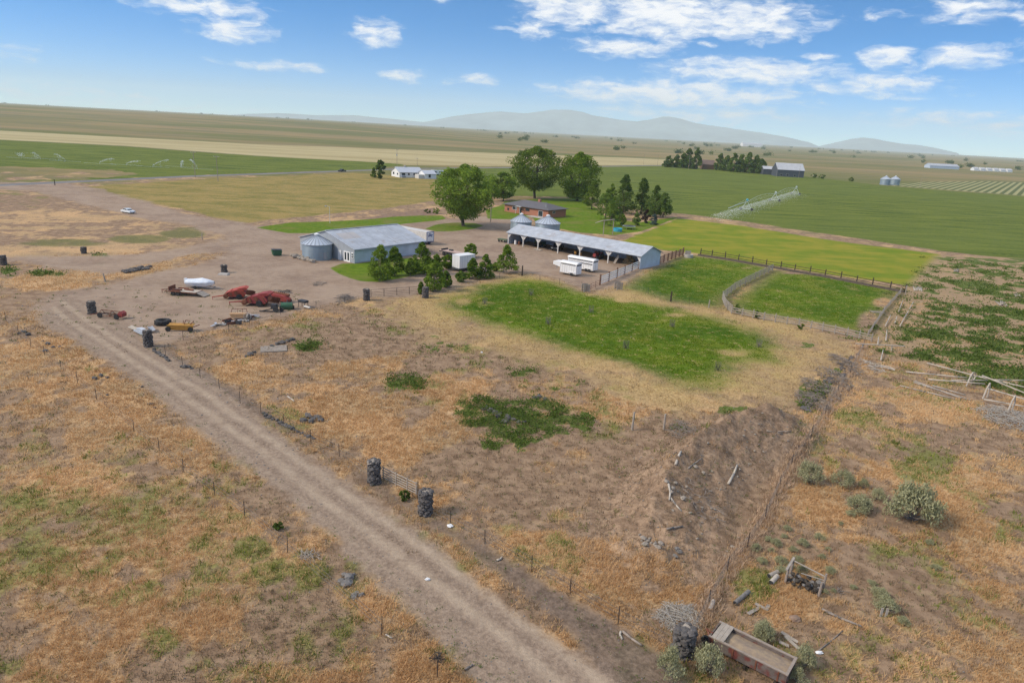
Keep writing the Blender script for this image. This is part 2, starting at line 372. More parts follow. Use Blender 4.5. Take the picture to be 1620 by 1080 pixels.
Z_STUB = GP([(-400, 190), (0, 207), (400, 228), (800, 243), (1000, 250), (1120, 256), (1050, 261), (800, 263), (640, 261), (400, 246), (200, 231), (0, 221), (-400, 203)])
Z_HAY = GP([(110, 298), (200, 291), (300, 284), (450, 278), (560, 273), (690, 283), (690, 318), (610, 329), (560, 335), (450, 346), (390, 352), (330, 342), (260, 326)])
Z_PLOT = GP([(570, 350), (590, 342), (640, 335), (690, 328), (690, 339), (640, 345), (600, 349)])   # bare brown plot by the lawn
Z_LOT = GP([(1445, 440), (1480, 404), (1560, 405), (1700, 415), (1750, 640), (1600, 625), (1540, 600), (1440, 575), (1375, 560), (1385, 520)])
Z_MOW = GP([(1400, 293), (1460, 288), (1560, 287), (1700, 292), (1700, 316), (1560, 305)])
PAVED = GP([(-300, 306), (0, 293), (150, 286), (300, 279), (450, 274), (590, 269), (640, 267), (720, 266), (800, 265.5), (1050, 262)])
# ellipses in the picture turned into ground patches: (px, py, rx, ry, strength)
def patches(lst, x, y):
    out = np.zeros(x.shape)
    for px, py, rx, ry, *s_ in lst:
        s_ = s_[0] if s_ else 1.0
        cx, cy_ = G0(px, py); ax, ay = G0(px + rx, py); bx, by = G0(px, py - ry); ex, ey = G0(px, py + ry)
        a = np.array([ax - cx, ay - cy_]); b = np.array([bx - ex, by - ey]) / 2
        det = a[0] * b[1] - a[1] * b[0]; wx, wy = x - cx, y - cy_
        u = (wx * b[1] - wy * b[0]) / det; v = (a[0] * wy - a[1] * wx) / det
        out = np.maximum(out, s_ * (1 - sst(.45, 1.25, np.sqrt(u * u + v * v))))
    return out
WEED = [(400, 868, 42, 28, 1), (425, 905, 40, 25, .9), (330, 905, 50, 26, .8), (255, 1015, 50, 45, .75), (40, 850, 55, 60, .75), (60, 705, 55, 45, .7), (215, 780, 60, 28, .75), (200, 700, 40, 16, .6), (300, 1045, 60, 30, .75),
        (20, 985, 40, 40, .7), (90, 900, 40, 30, .7), (15, 1050, 40, 25, .9), (150, 590, 25, 16, .6), (140, 565, 20, 14, .6), (1465, 728, 70, 38, .95), (1505, 750, 60, 34, .7), (1600, 835, 38, 38, .95), (1352, 655, 48, 22, 1), (1195, 925, 46, 36, 1), (1140, 912, 18, 18, 1),
        (440, 715, 30, 16, .6), (385, 695, 16, 10, .6), (615, 790, 22, 10, .7), (860, 905, 24, 14, .5), (250, 930, 30, 20, .7), (170, 860, 34, 18, .5), (300, 700, 24, 14, .6), (330, 865, 24, 14, .5), (710, 1040, 60, 30, .5), (610, 1010, 50, 30, .6), (560, 1045, 50, 30, .6)]
DARKW = [(835, 656, 95, 30, .85), (1326, 588, 10, 12, .95), (1298, 606, 14, 12, .95), (1278, 632, 14, 14, .95), (760, 650, 52, 28, 1), (830, 668, 62, 36, 1), (905, 668, 46, 24, .95), (800, 700, 50, 20, .8), (645, 605, 38, 19, 1), (820, 590, 60, 10, .5), (880, 610, 90, 12, .45), (700, 545, 70, 26, .45), (670, 570, 50, 20, .4), (590, 520, 40, 12, .4), (490, 548, 40, 12, .55), (800, 555, 45, 16, .4),
         (1160, 648, 40, 10, .7), (1290, 615, 30, 18, .9), (1270, 640, 20, 16, .9), (1270, 545, 30, 8, .5), (960, 740, 60, 20, .35), (985, 725, 40, 20, .35), (930, 690, 40, 16, .3), (160, 404, 20, 5, .8), (120, 418, 8, 4, .8), (160, 417, 12, 3, 1), (20, 430, 22, 7, 1), (60, 432, 30, 6, .8), (90, 435, 20, 6, .6), (1070, 680, 20, 8, .9)]
BANDG = [(100, 384, 90, 8, .8), (220, 378, 60, 8, 1), (290, 370, 45, 8, 1), (300, 362, 40, 4, .7)]
ORANGE = [(560, 840, 70, 24, 1), (500, 800, 60, 20, .9), (640, 910, 70, 26, 1), (700, 960, 70, 26, .9), (430, 745, 60, 20, .9), (330, 690, 60, 20, .8), (850, 858, 60, 20, 1.1), (920, 872, 80, 26, 1.1), (1010, 915, 90, 40, 1.1), (1050, 945, 50, 28, 1.1),
          (560, 650, 110, 40, .95), (640, 700, 90, 36, .95), (500, 600, 130, 26, .8), (700, 610, 60, 26, .9), (430, 590, 90, 26, .7), (590, 575, 60, 14, .8), (1060, 770, 40, 46, .9), (860, 640, 40, 26, .8), (1000, 640, 90, 22, .8), (1330, 600, 60, 20, .8), (1340, 640, 70, 40, .8), (1500, 650, 90, 30, .6), (1560, 860, 70, 60, .95), (1490, 800, 70, 40, .8), (1580, 900, 70, 60, .9), (1560, 760, 80, 40, .8), (1420, 620, 60, 20, .7), (1300, 800, 60, 40, .35), (1250, 960, 60, 50, .5),
          (130, 610, 130, 50, .75), (70, 560, 90, 40, .75), (180, 680, 110, 36, .8), (130, 770, 90, 40, .7), (230, 850, 90, 40, .7), (130, 900, 70, 50, .7), (60, 1000, 70, 60, .8), (210, 960, 60, 40, .7), (340, 980, 60, 60, .6), (330, 800, 70, 30, .6), (60, 360, 120, 16, .7), (150, 395, 130, 10, .8), (270, 400, 60, 12, 1), (240, 414, 60, 14, 1), (180, 430, 60, 10, .9), (60, 445, 70, 14, .9), (90, 340, 90, 10, .6), (20, 400, 50, 10, 1), (170, 320, 60, 8, .8), (110, 345, 110, 6, .7), (235, 505, 20, 10, .9),
          (950, 1060, 60, 30, .2), (620, 1060, 80, 40, .8), (480, 860, 50, 30, .5)]
GREYS = [(620, 535, 120, 26, .9), (500, 555, 110, 16, .7), (760, 725, 140, 26, .7), (700, 740, 90, 24, .5), (960, 690, 90, 30, .7), (820, 790, 120, 34, .5), (400, 545, 90, 12, .6), (550, 890, 60, 50, .8), (470, 960, 70, 70, .8), (600, 1060, 60, 40, .5), (520, 1010, 90, 50, .7), (540, 530, 120, 26, .6), (450, 560, 90, 20, .5), (900, 760, 120, 40, .5), (800, 760, 60, 40, .4), (1110, 820, 100, 60, .8), (1000, 700, 80, 26, .7), (760, 580, 120, 24, .6), (1420, 900, 120, 80, .6), (1250, 860, 80, 40, .6), (1400, 840, 60, 30, .5), (1480, 950, 100, 60, .6), (1240, 720, 60, 60, .9), (1170, 780, 60, 60, .8), (1140, 860, 40, 40, .8), (1300, 1000, 120, 60, .5), (60, 320, 120, 12, .7), (60, 355, 160, 4, .9), (100, 365, 120, 3, .8), (160, 480, 40, 10, .7), (80, 470, 60, 10, .6), (330, 790, 50, 24, .5), (210, 720, 50, 20, .4), (420, 790, 50, 26, .6)]

def zones(x, y):
    r = np.hypot(x, y)
    j = (fbm(x, y, 7, 3, 31) - .5) * np.clip(r / 60, .7, 6) + (fbm(x, y, 1.6, 2, 41) - .5) * 1.2
    Z = {}
    sdr = poly_sd(Z_ROAD, x, y)
    Z['road'] = sdr + .8 * j
    Z['verge'] = poly_sd(Z_VERGE, x, y) + .25 * j
    Z['yard'] = np.maximum(poly_sd(Z_YARD, x, y), poly_sd(Z_BAREL, x, y) - .8) + 1.4 * j
    Z['lawn'] = np.max([poly_sd(p, x, y) for p in Z_LAWNS], axis=0) + .12 * j
    Z['past'] = np.maximum(poly_sd(Z_PAST1, x, y) + 2.2 * j, np.max([poly_sd(p, x, y) for p in Z_PAD], axis=0) + .15 * j)
    Z['past'] = Z['past'] - 5 * patches([(1062, 499, 24, 4), (1104, 529, 14, 6), (1040, 538, 18, 4), (1014, 500, 10, 4), (985, 545, 16, 7), (1160, 556, 34, 8), (985, 475, 16, 5), (1372, 508, 18, 18), (1395, 478, 16, 8), (1330, 525, 26, 5), (1255, 432, 20, 2), (1180, 424, 12, 2), (770, 480, 20, 6), (735, 478, 16, 6)], x, y)
    Z['fringe'] = poly_sd(Z_FRINGE, x, y) + 2.5 * j
    Z['past4'] = poly_sd(Z_PAST4, x, y) + .7 * j
    Z['crop'] = np.maximum(poly_sd(Z_CROP, x, y) + .8 * j, np.minimum(poly_sd(Z_CROPL, x, y) + j, -poly_sd(Z_BROWNL, x, y) - 3 * j))
    Z['stub'] = poly_sd(Z_STUB, x, y) + 1.0 * j
    Z['hay'] = poly_sd(Z_HAY, x, y) + 1.2 * j
    Z['plot'] = poly_sd(Z_PLOT, x, y) + .6 * j
    Z['mow'] = poly_sd(Z_MOW, x, y)
    Z['lot'] = poly_sd(Z_LOT, x, y)
    Z['lane'] = line_d(ROAD_C, x, y)[0]
    Z['paved'] = 3.6 - line_d(PAVED, x, y)[0]
    d, sg, t = line_d(CREST, x, y)
    Z['mound'] = 5.6 - d + 1.5 * j
    Z['far'] = r - 330 + 60 * j
    n1 = fbm(x, y, 5.5, 4, 51); n2 = fbm(x, y, 1.3, 4, 61, .6); n3 = fbm(x, y, 13, 3, 71)
    org = patches(ORANGE, x, y); grey = patches(GREYS, x, y)
    dry = .46 + .60 * org - .62 * grey + 1.7 * (n1 - .5) + 1.6 * (n2 - .5)
    dry = np.where(Z['mound'] > 0, dry - .55, dry)
    Z['dry'] = np.clip(sst(.20, .95, dry), 0, 1)
    weed = np.maximum(patches(WEED, x, y), .62 * sst(.46, .68, fbm(x, y, 11, 4, 131)) * (np.hypot(x, y) < 140))
    Z['weed'] = np.clip(sst(.40, 1.0, weed * (.45 + .9 * n1) + .9 * (n2 - .5) + .15 * sst(.56, .75, fbm(x, y, 4, 3, 81))), 0, 1)
    dk = patches(DARKW, x, y) * (.55 + .9 * sst(.38, .56, fbm(x, y, 1.5, 3, 141)))
    lotn = sst(.425, .555, .45 * fbm(x, y, 9, 4, 91) + .55 * fbm(x, y, 2.0, 4, 95)) * sst(-3, 7, Z['lot'] + 14 * (fbm(x, y, 6, 3, 99) - .5))
    Z['dark'] = np.clip(np.maximum(sst(.5, .8, dk * (.5 + n2)), lotn), 0, 1)
    Z['band'] = sst(.4, .8, patches(BANDG, x, y) * (.5 + n1))
    return Z
ZN = ['road', 'verge', 'yard', 'lawn', 'past', 'fringe', 'past4', 'crop', 'stub', 'hay', 'plot', 'mow', 'lot', 'lane', 'paved', 'mound', 'far', 'dry', 'weed', 'dark', 'band']

def ground_material():
    m = bpy.data.materials.new('ground'); m.use_nodes = True; t = m.node_tree; b = t.nodes['Principled BSDF']
    N = t.nodes.new; L = t.links.new
    pos = N('ShaderNodeNewGeometry').outputs['Position']
    def noise(scale, detail=3, rough=.6, st=None):
        src = pos
        if st is not None:
            mp = N('ShaderNodeMapping'); mp.inputs['Scale'].default_value = st[:3]
            if len(st) > 3: mp.vector_type = 'POINT'; mp.inputs['Rotation'].default_value = (0, 0, st[3])
            L(pos, mp.inputs[0]); src = mp.outputs[0]
        n = N('ShaderNodeTexNoise'); n.inputs['Scale'].default_value = scale; n.inputs['Detail'].default_value = detail; n.inputs['Roughness'].default_value = rough
        L(src, n.inputs['Vector']); return n.outputs['Fac']
    def M(op, a, b_=None, c=None, clamp=False):
        n = N('ShaderNodeMath'); n.operation = op; n.use_clamp = clamp
        for i, v in enumerate((a, b_, c)):
            if v is None: continue
            if isinstance(v, (int, float)): n.inputs[i].default_value = v
            else: L(v, n.inputs[i])
        return n.outputs[0]
    def ss(x, a, b_):
        n = N('ShaderNodeMapRange'); n.interpolation_type = 'SMOOTHSTEP'; n.inputs['From Min'].default_value = a; n.inputs['From Max'].default_value = b_
        L(x, n.inputs['Value']); return n.outputs[0]
    def mix(f, A, B):
        n = N('ShaderNodeMix'); n.data_type = 'RGBA'
        for k, v in (('Factor', f), ('A', A), ('B', B)):
            if isinstance(v, tuple): n.inputs[k].default_value = (*v, 1)
            elif isinstance(v, (int, float)): n.inputs[k].default_value = v
            else: L(v, n.inputs[k])
        return n.outputs['Result']
    A = {}
    for k in ZN:
        n = N('ShaderNodeAttribute'); n.attribute_name = k; A[k] = n.outputs['Fac']
    nb = noise(.11, 3); nc = noise(.7, 4); nd = noise(3.2, 4, .65); ne = noise(11, 2, .7)
    nst = noise(.02, 4, .6, (.25, 1.6, 1)); nst2 = noise(.12, 4, .6, (.3, 1.4, 1)); nl = noise(.045, 4); ndw = noise(2.4, 4, .65, (1.6, .5, 1, .6)); nst3 = noise(.09, 5, .65, (.22, 1.8, 1)); nfar = noise(.0035, 5, .6, (.35, 1.6, 1))
    fine = M('ADD', M('MULTIPLY', M('SUBTRACT', nd, .5), .9), M('MULTIPLY', M('SUBTRACT', ne, .5), .9))
    edge = M('ADD', M('MULTIPLY', M('SUBTRACT', nc, .5), 1.6), M('MULTIPLY', fine, .8))
    def zone(k, soft, amp=1.0): return ss(M('MULTIPLY_ADD', edge, amp, A[k]), -soft, soft)
    # dry grass over bare soil
    soil = mix(ss(nc, .3, .7), (.205, .134, .084), (.345, .238, .152))
    straw = mix(ss(ndw, .3, .7), (.44, .268, .130), (.60, .40, .215))
    straw = mix(ss(nb, .35, .65), straw, mix(ss(nd, .3, .7), (.30, .20, .10), (.46, .33, .19)))
    dryf = ss(M('MULTIPLY_ADD', fine, .55, A['dry']), .12, .92)
    col = mix(dryf, soil, straw)
    farc = mix(ss(nfar, .42, .58), (.150, .155, .048), (.29, .215, .10))
    farc = mix(ss(nst, .45, .7), farc, mix(ss(nst, .45, .8), (.13, .135, .055), (.27, .20, .12)))
    col = mix(zone('far', 40, 10), col, farc)
    col = mix(M('MULTIPLY', ss(M('MULTIPLY_ADD', fine, .5, A['weed']), .1, .9), .85), col, mix(ss(nd, .3, .7), (.115, .125, .032), (.225, .225, .070)))
    col = mix(zone('stub', 4), col, mix(ss(nst, .3, .7), (.36, .295, .145), (.47, .395, .215)))
    cropc = mix(ss(nst2, .3, .72), (.096, .128, .018), (.168, .196, .032)); cropc = mix(ss(M('ADD', M('MULTIPLY', nst3, .7), M('MULTIPLY', nc, .3)), .515, .60), cropc, (.050, .084, .012)); cropc = mix(ss(nst, .55, .8), cropc, (.140, .165, .042))
    cropc = mix(M('MULTIPLY', ss(nfar, .45, .65), .5), cropc, (.125, .16, .03))
    col = mix(zone('crop', 1.2), col, cropc)
    hayc = mix(ss(M('ADD', M('MULTIPLY', nst2, .35), M('ADD', M('MULTIPLY', nb, .35), M('MULTIPLY', nc, .3))), .38, .6), (.190, .170, .045), (.36, .255, .090)); hayc = mix(ss(nd, .45, .75), hayc, (.16, .155, .045))
    col = mix(zone('hay', 1.2), col, hayc)
    col = mix(zone('plot', 1.0), col, mix(ss(nc, .3, .7), (.20, .135, .10), (.30, .20, .13)))
    # mown strips
    sep = N('ShaderNodeSeparateXYZ'); L(pos, sep.inputs[0])
    p1 = np.array(G0(1495.7, 298.5)); p2 = np.array(G0(1519, 292)); dv = (p2 - p1) / np.linalg.norm(p2 - p1); nv = (-dv[1], dv[0])
    p3 = np.array(G0(1509.8, 298.9)); spc = abs((p3 - p1) @ np.array(nv))
    ph = M('ADD', M('MULTIPLY', sep.outputs[0], nv[0] * 2 * math.pi / spc), M('MULTIPLY', sep.outputs[1], nv[1] * 2 * math.pi / spc))
    strip = ss(M('SINE', ph), -.3, .5)
    col = mix(zone('mow', 1.5), col, mix(strip, (.105, .125, .045), (.34, .32, .155)))
    # pastures
    yel = mix(ss(nd, .3, .7), (.38, .255, .095), (.52, .375, .17))
    fr = M('MULTIPLY', M('MULTIPLY', zone('fringe', 6, 3), ss(M('ADD', nb, M('MULTIPLY', fine, .35)), .25, .62)), .9); col = mix(fr, col, yel)
    gr = mix(ss(M('ADD', M('MULTIPLY', nc, .4), M('MULTIPLY', nl, .6)), .38, .6), (.050, .110, .004), (.120, .180, .010)); gr = mix(M('MULTIPLY', ss(nb, .45, .75), .8), gr, (.20, .205, .025)); gr = mix(M('MULTIPLY', ss(nd, .5, .8), .35), gr, (.05, .085, .01))
    gr = mix(ss(M('ADD', nd, M('MULTIPLY', M('SUBTRACT', nc, .5), 1.5)), .62, .80), gr, (.30, .235, .10))
    col = mix(M('MULTIPLY', zone('past', 4.0, 3.2), ss(M('MULTIPLY_ADD', fine, .3, nb), .16, .36)), col, gr)
    p4 = mix(ss(M('ADD', M('MULTIPLY', nst2, .5), M('MULTIPLY', nb, .5)), .38, .62), (.140, .205, .012), (.29, .255, .030)); p4 = mix(M('MULTIPLY', ss(nd, .3, .8), .4), p4, (.17, .215, .022))
    col = mix(zone('past4', .8, .4), col, p4)
    col = mix(M('MULTIPLY', A['band'], .8), col, mix(ss(nd, .3, .7), (.10, .115, .035), (.17, .17, .06)))
    # weedy lot: pale bare earth under the weeds
    col = mix(M('MULTIPLY', zone('lot', 1.5), .75), col, mix(ss(nd, .3, .7), (.29, .20, .115), (.41, .29, .165)))
    col = mix(M('MULTIPLY', ss(M('MULTIPLY_ADD', fine, .5, A['dark']), .25, .7), .9), col, mix(ss(nd, .3, .75), (.060, .100, .014), (.130, .180, .038)))
    lw = mix(ss(nc, .3, .7), (.082, .150, .006), (.140, .205, .012)); lw = mix(ss(nb, .45, .7), lw, (.165, .175, .035))
    # bank of spoil
    col = mix(M('MULTIPLY', zone('mound', 1.2), .75), col, mix(ss(M('ADD', M('MULTIPLY', nc, .5), M('MULTIPLY', nd, .5)), .35, .68), (.185, .122, .078), (.40, .275, .18)))
    # bare ground
    yd = mix(ss(M('ADD', M('MULTIPLY', nb, .6), M('MULTIPLY', nc, .4)), .35, .62), (.262, .188, .138), (.375, .282, .208)); yd = mix(M('MULTIPLY', ss(nd, .4, .8), .5), yd, (.245, .180, .135))
    col = mix(M('MULTIPLY', zone('yard', 1.6, 1.8), .93), col, yd)
    vg = mix(ss(M('ADD', M('MULTIPLY', nc, .5), M('MULTIPLY', nd, .5)), .36, .64), (.112, .082, .062), (.218, .160, .120))
    col = mix(M('MULTIPLY', zone('verge', .8, .7), .92), col, vg)
    # dirt road: two pale worn tracks either side of a rougher crown
    lane = M('ADD', A['lane'], M('MULTIPLY', M('SUBTRACT', nb, .5), 1.0)); tr = M('ABSOLUTE', M('SUBTRACT', lane, .95)); trk = M('MULTIPLY', ss(M('MULTIPLY_ADD', edge, .4, tr), .8, .1), ss(nc, .1, .5)); tr2 = M('ABSOLUTE', M('SUBTRACT', lane, 2.5)); trk = M('MAXIMUM', trk, M('MULTIPLY', ss(M('MULTIPLY_ADD', edge, .5, tr2), .5, .05), .3))
    rdc = mix(ss(M('ADD', M('MULTIPLY', nc, .45), M('MULTIPLY', nd, .55)), .35, .65), (.220, .160, .116), (.335, .252, .184))
    rdc = mix(M('MULTIPLY', trk, .75), rdc, mix(ss(nc, .3, .7), (.36, .275, .198), (.45, .352, .255)))
    col = mix(zone('road', .7, .9), col, rdc)
    col = mix(zone('lawn', .35, .3), col, lw)
    pv = mix(ss(nb, .3, .7), (.17, .165, .165), (.235, .225, .22))
    col = mix(ss(A['paved'], -.4, .4), col, pv)
    sp = M('MULTIPLY_ADD', fine, .58, 1.0)
    spn = N('ShaderNodeVectorMath'); spn.operation = 'SCALE'; L(col, spn.inputs[0]); L(sp, spn.inputs['Scale'])
    L(spn.outputs[0], b.inputs['Base Color']); b.inputs['Roughness'].default_value = .95; b.inputs['Specular IOR Level'].default_value = .1
    bp = N('ShaderNodeBump'); bp.inputs['Strength'].default_value = .55; bp.inputs['Distance'].default_value = .22
    L(M('ADD', M('MULTIPLY', nd, .7), M('MULTIPLY', ne, .35)), bp.inputs['Height']); L(bp.outputs[0], b.inputs['Normal'])
    return m

def build_ground():
    fa = np.radians(np.arange(-52, 52.01, .17)); ca = np.radians(np.arange(54, 306.1, 4.0))
    ang = np.concatenate([fa, ca]); na = len(ang)
    rr = [14.0]
    while rr[-1] < 19500: rr.append(rr[-1] * (1.0075 if rr[-1] < 900 else 1.02))
    rr = np.array(rr); nr = len(rr)
    x = (rr[:, None] * np.sin(ang)[None]).ravel(); y = (rr[:, None] * np.cos(ang)[None]).ravel()
    x = np.append(x, 0.); y = np.append(y, 0.)
    z = height(x, y); Z = zones(x, y)
    i = np.arange(nr - 1)[:, None] * na; j = np.arange(na)[None]; j2 = (j + 1) % na
    F = np.stack([i + j, i + na + j, i + na + j2, i + j2], -1).reshape(-1, 4)
    # the patch under the camera
    F0 = np.stack([np.full(na, len(x) - 1), np.arange(na), (np.arange(na) + 1) % na, (np.arange(na) + 1) % na], -1)
    gm = ground_material(); V = np.stack([x, y, z], -1)
    fz = {k: Z[k][F].mean(1) for k in ('road', 'yard', 'lawn', 'past', 'fringe', 'past4', 'crop', 'stub', 'hay', 'paved', 'mound', 'far', 'mow')}
    cls = np.zeros(len(F), int)
    names = ['ground', 'far_farmland', 'stubble_field', 'crop_field', 'hay_field', 'pasture', 'dirt_mound', 'farmyard', 'dirt_road', 'lawn', 'paved_road']
    cls[fz['far'] > 0] = 1; cls[fz['stub'] > 0] = 2; cls[fz['crop'] > 0] = 3; cls[(fz['hay'] > 0) | (fz['mow'] > 0)] = 4
    cls[(fz['past'] > 0) | (fz['fringe'] > 0) | (fz['past4'] > 0)] = 5; cls[fz['mound'] > 0] = 6; cls[fz['yard'] > 0] = 7; cls[fz['road'] > 0] = 8
    cls[fz['lawn'] > 0] = 9; cls[fz['paved'] > 0] = 10
    for c, nm in enumerate(names):
        f = F[cls == c]
        if c == 0: f = np.concatenate([f, F0])
        if not len(f): continue
        ids, inv = np.unique(f, return_inverse=True); f2 = inv.reshape(f.shape)
        if c == 0:
            tri = f2[-na:, :3]; f2 = f2[:-na]
        me = np_mesh(nm, V[ids], f2, gm, smooth=True)
        for k in ZN:
            a = me.attributes.new(k, 'FLOAT', 'POINT'); a.data.foreach_set('value', Z[k][ids].astype(np.float32))
        tag(link(nm, me), kind='structure')
        if c == 0:
            me2 = np_mesh('ground', V[ids], tri, gm)
            for k in ZN:
                a = me2.attributes.new(k, 'FLOAT', 'POINT'); a.data.foreach_set('value', Z[k][ids].astype(np.float32))
            tag(link('ground', me2), kind='structure')
build_ground()

# ------------------------------------------------------------------ distant hills
def hills(name, D, depth, prof, seed, colr):
    pts = [(math.atan2(*G0dir(px)), py) for px, py in prof]
    az = np.radians(np.arange(math.degrees(pts[0][0]), math.degrees(pts[-1][0]), .12))
    elev = np.interp(az, [p[0] for p in pts], [elev_of(px, py) for px, py in prof])
    rows = 26; V = []; na = len(az)
    for j in range(rows):
        f = j / (rows - 1); rD = D - depth + 2 * depth * f
        k = math.sin(min(1, f * 2) * math.pi / 2) ** 1.5 if f <= .5 else math.cos((f - .5) * math.pi)
        hx = np.maximum(0, np.tan(elev) * D + CAM_H) * k
        xx = np.sin(az) * rD; yy = np.cos(az) * rD
        nz = fbm(xx, yy, D * .07, 5, seed) - .5
        hx = hx * (1 + (1.1 if f < .5 else .3) * nz * (1 - k * .9)); hx[0] = hx[-1] = 0
        V.append(np.stack([xx, yy, np.maximum(hx, 0) - 3], -1))
    V = np.concatenate(V); i = np.arange(rows - 1)[:, None] * na; j = np.arange(na - 1)[None]
    F = np.stack([i + j, i + j + 1, i + na + j + 1, i + na + j], -1).reshape(-1, 4)
    tag(link(name, np_mesh(name, V, F, mat('hill_' + str(seed), colr, .95, .3, .002), smooth=True)), kind='structure')
def G0dir(px):
    d = _FW + _RT * ((px - 810) / FPX) + _UP * ((540 - (162 + .0531 * px)) / FPX); return d[0], d[1]
def elev_of(px, py):
    d = _FW + _RT * ((px - 810) / FPX) + _UP * ((540 - py) / FPX); return math.atan2(d[2], math.hypot(d[0], d[1]))
hills('hills', 17000, 1800, [(640, 200), (690, 189), (715, 184), (740, 181), (765, 178), (790, 176), (830, 179), (855, 176), (872, 173.5), (900, 174), (920, 177), (935, 182), (960, 186), (985, 190), (1005, 192), (1025, 189), (1045, 184), (1057, 184), (1075, 188), (1095, 194), (1120, 198), (1160, 204), (1200, 209), (1240, 216), (1280, 225), (1300, 233)], 5, (.26, .32, .31))
hills('hills', 18000, 1500, [(1270, 240), (1300, 230), (1325, 224), (1345, 219), (1362, 217), (1380, 219), (1400, 223), (1425, 227), (1450, 229), (1480, 234), (1520, 243)], 6, (.26, .32, .31))
hills('hills', 18000, 1200, [(330, 184), (390, 180), (440, 179), (500, 182), (560, 182), (620, 188), (680, 194), (740, 203)], 8, (.26, .32, .31))
# ------------------------------------------------------------------ the hazy air
hz = MB(); ZT = 690.0; hz.box((0, 0, (ZT - 8) / 2), (41000, 41000, ZT + 8))
hm = bpy.data.materials.new('haze'); hm.use_nodes = True; ht = hm.node_tree; ht.nodes.clear()
pv = ht.nodes.new('ShaderNodeVolumePrincipled'); pv.inputs['Density'].default_value = HAZE; pv.inputs['Color'].default_value = (.88, .985, 1, 1); pv.inputs['Anisotropy'].default_value = 0.0
ho = ht.nodes.new('ShaderNodeOutputMaterial'); ht.links.new(pv.outputs[0], ho.inputs['Volume'])
hzo = tag(hz.build('haze', hm), kind='stuff')
# ================================================================== MATERIALS
M_metal = mat('galvanised_metal', (.40, .44, .49), .5, .10, .6, metal=.25, wave=('X', 1.2, .5))
M_roof = mat('metal_roof', (.43, .455, .49), .5, .20, .5, metal=.15, rust=((.36, .33, .31), .60), wave=('X', 1.0, .4))
M_rooff = mat('roof_fade', (.45, .42, .40), .5, .10, .6, metal=.1, wave=('X', 1.0, .4))
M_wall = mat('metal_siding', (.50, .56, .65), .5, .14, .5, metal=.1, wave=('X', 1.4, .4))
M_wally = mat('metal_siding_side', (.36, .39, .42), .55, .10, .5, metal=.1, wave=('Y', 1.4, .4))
M_bin = mat('bin_steel', (.27, .34, .385), .42, .14, .5, metal=.35, wave=('Z', 2.2, .5))
M_binr = mat('bin_roof_steel', (.50, .55, .61), .4, .10, .8, metal=.3)
M_white = mat('white_paint', (.78, .78, .77), .45, .05, 1.5)
M_whited = mat('weathered_white_paint', (.58, .56, .52), .6, .14, 2)
M_trim = mat('grey_trim', (.30, .32, .35), .5, .1, 2)
M_glass = mat('dark_glass', (.03, .04, .05), .12, .2, 1)
M_brick = mat('red_brick', (.38, .155, .095), .85, .18, 5, bump=.3)
M_shing = mat('grey_shingle', (.115, .11, .118), .9, .18, 4, bump=.4)
M_shingl = mat('pale_shingle', (.46, .49, .54), .8, .1, 3)
M_conc = mat('concrete', (.42, .39, .35), .9, .12, 2, bump=.2)
M_dark = mat('shadow_black_steel', (.035, .036, .04), .6, .3, 3)
M_rub = mat('rubber', (.022, .022, .023), .85, .3, 4)
M_rim = mat('wheel_rim', (.55, .54, .52), .5, .15, 4)
M_red = mat('faded_red_paint', (.27, .040, .035), .7, .25, 2.2, rust=((.20, .07, .035), .60))
M_redo = mat('orange_red_paint', (.38, .062, .036), .7, .2, 2.2, rust=((.25, .08, .04), .62))
M_rust = mat('rusty_steel', (.17, .060, .032), .9, .35, 3, bump=.2)
M_rustr = mat('rusty_red_sheet', (.135, .108, .092), .95, .35, 3, rust=((.15, .042, .032), .50))
M_yell = mat('ochre_yellow_paint', (.42, .215, .040), .7, .2, 2, rust=((.16, .07, .03), .6))
M_wood = mat('weathered_wood', (.30, .245, .20), .9, .25, 2, stretch=(1, 6, 6), bump=.3)
M_woodg = mat('silver_grey_wood', (.34, .295, .245), .9, .22, 2.2, bump=.3)
M_woodw = mat('bleached_wood', (.46, .405, .335), .9, .18, 2.2, bump=.3)
M_woodd = mat('dark_creosote_wood', (.052, .036, .026), .9, .35, 3)
M_woodb = mat('brown_wood', (.19, .105, .065), .9, .3, 3, bump=.2)
M_basalt = mat('basalt_stone', (.060, .055, .053), .9, .5, 5, col2=(.155, .14, .13), bump=.6)
M_pale_rock = mat('pale_stone', (.31, .265, .215), .9, .25, 3, bump=.5)
M_grey_rock = mat('grey_stone', (.19, .175, .16), .9, .35, 3, bump=.5)
M_wire = mat('wire', (.16, .15, .14), .6, .2, 3, metal=.5)
M_post = mat('steel_post', (.050, .040, .034), .8, .3, 3)
M_blue = mat('blue_logo', (.03, .06, .20), .5, .2, 3)
M_tarp = mat('pale_tarp', (.62, .67, .74), .5, .12, 1.5)
M_alu = mat('aluminium_sheet', (.55, .57, .60), .4, .15, 1.5, metal=.3)
M_green = mat('green_paint', (.025, .10, .045), .5, .2, 2)
M_dgreen = mat('dull_green', (.09, .12, .06), .7, .2, 2)
M_tank = mat('blue_plastic', (.055, .40, .55), .5, .1, 2)
M_hay = mat('hay', (.36, .24, .11), .95, .2, 4, bump=.4)
M_bark = mat('bark', (.105, .080, .062), .95, .3, 5, bump=.5)
M_barkp = mat('pale_bark', (.28, .23, .18), .95, .25, 5, bump=.3)
M_twig = mat('dead_twigs', (.24, .205, .175), .95, .35, 3)
M_twigw = mat('bleached_twigs', (.40, .365, .315), .95, .25, 3)
M_carw = mat('white_car_paint', (.70, .74, .75), .25, .05, 1)
M_carb = mat('dark_car_paint', (.03, .035, .04), .25, .2, 1)
M_pink = mat('worn_pink_deck', (.46, .33, .28), .85, .15, 2)
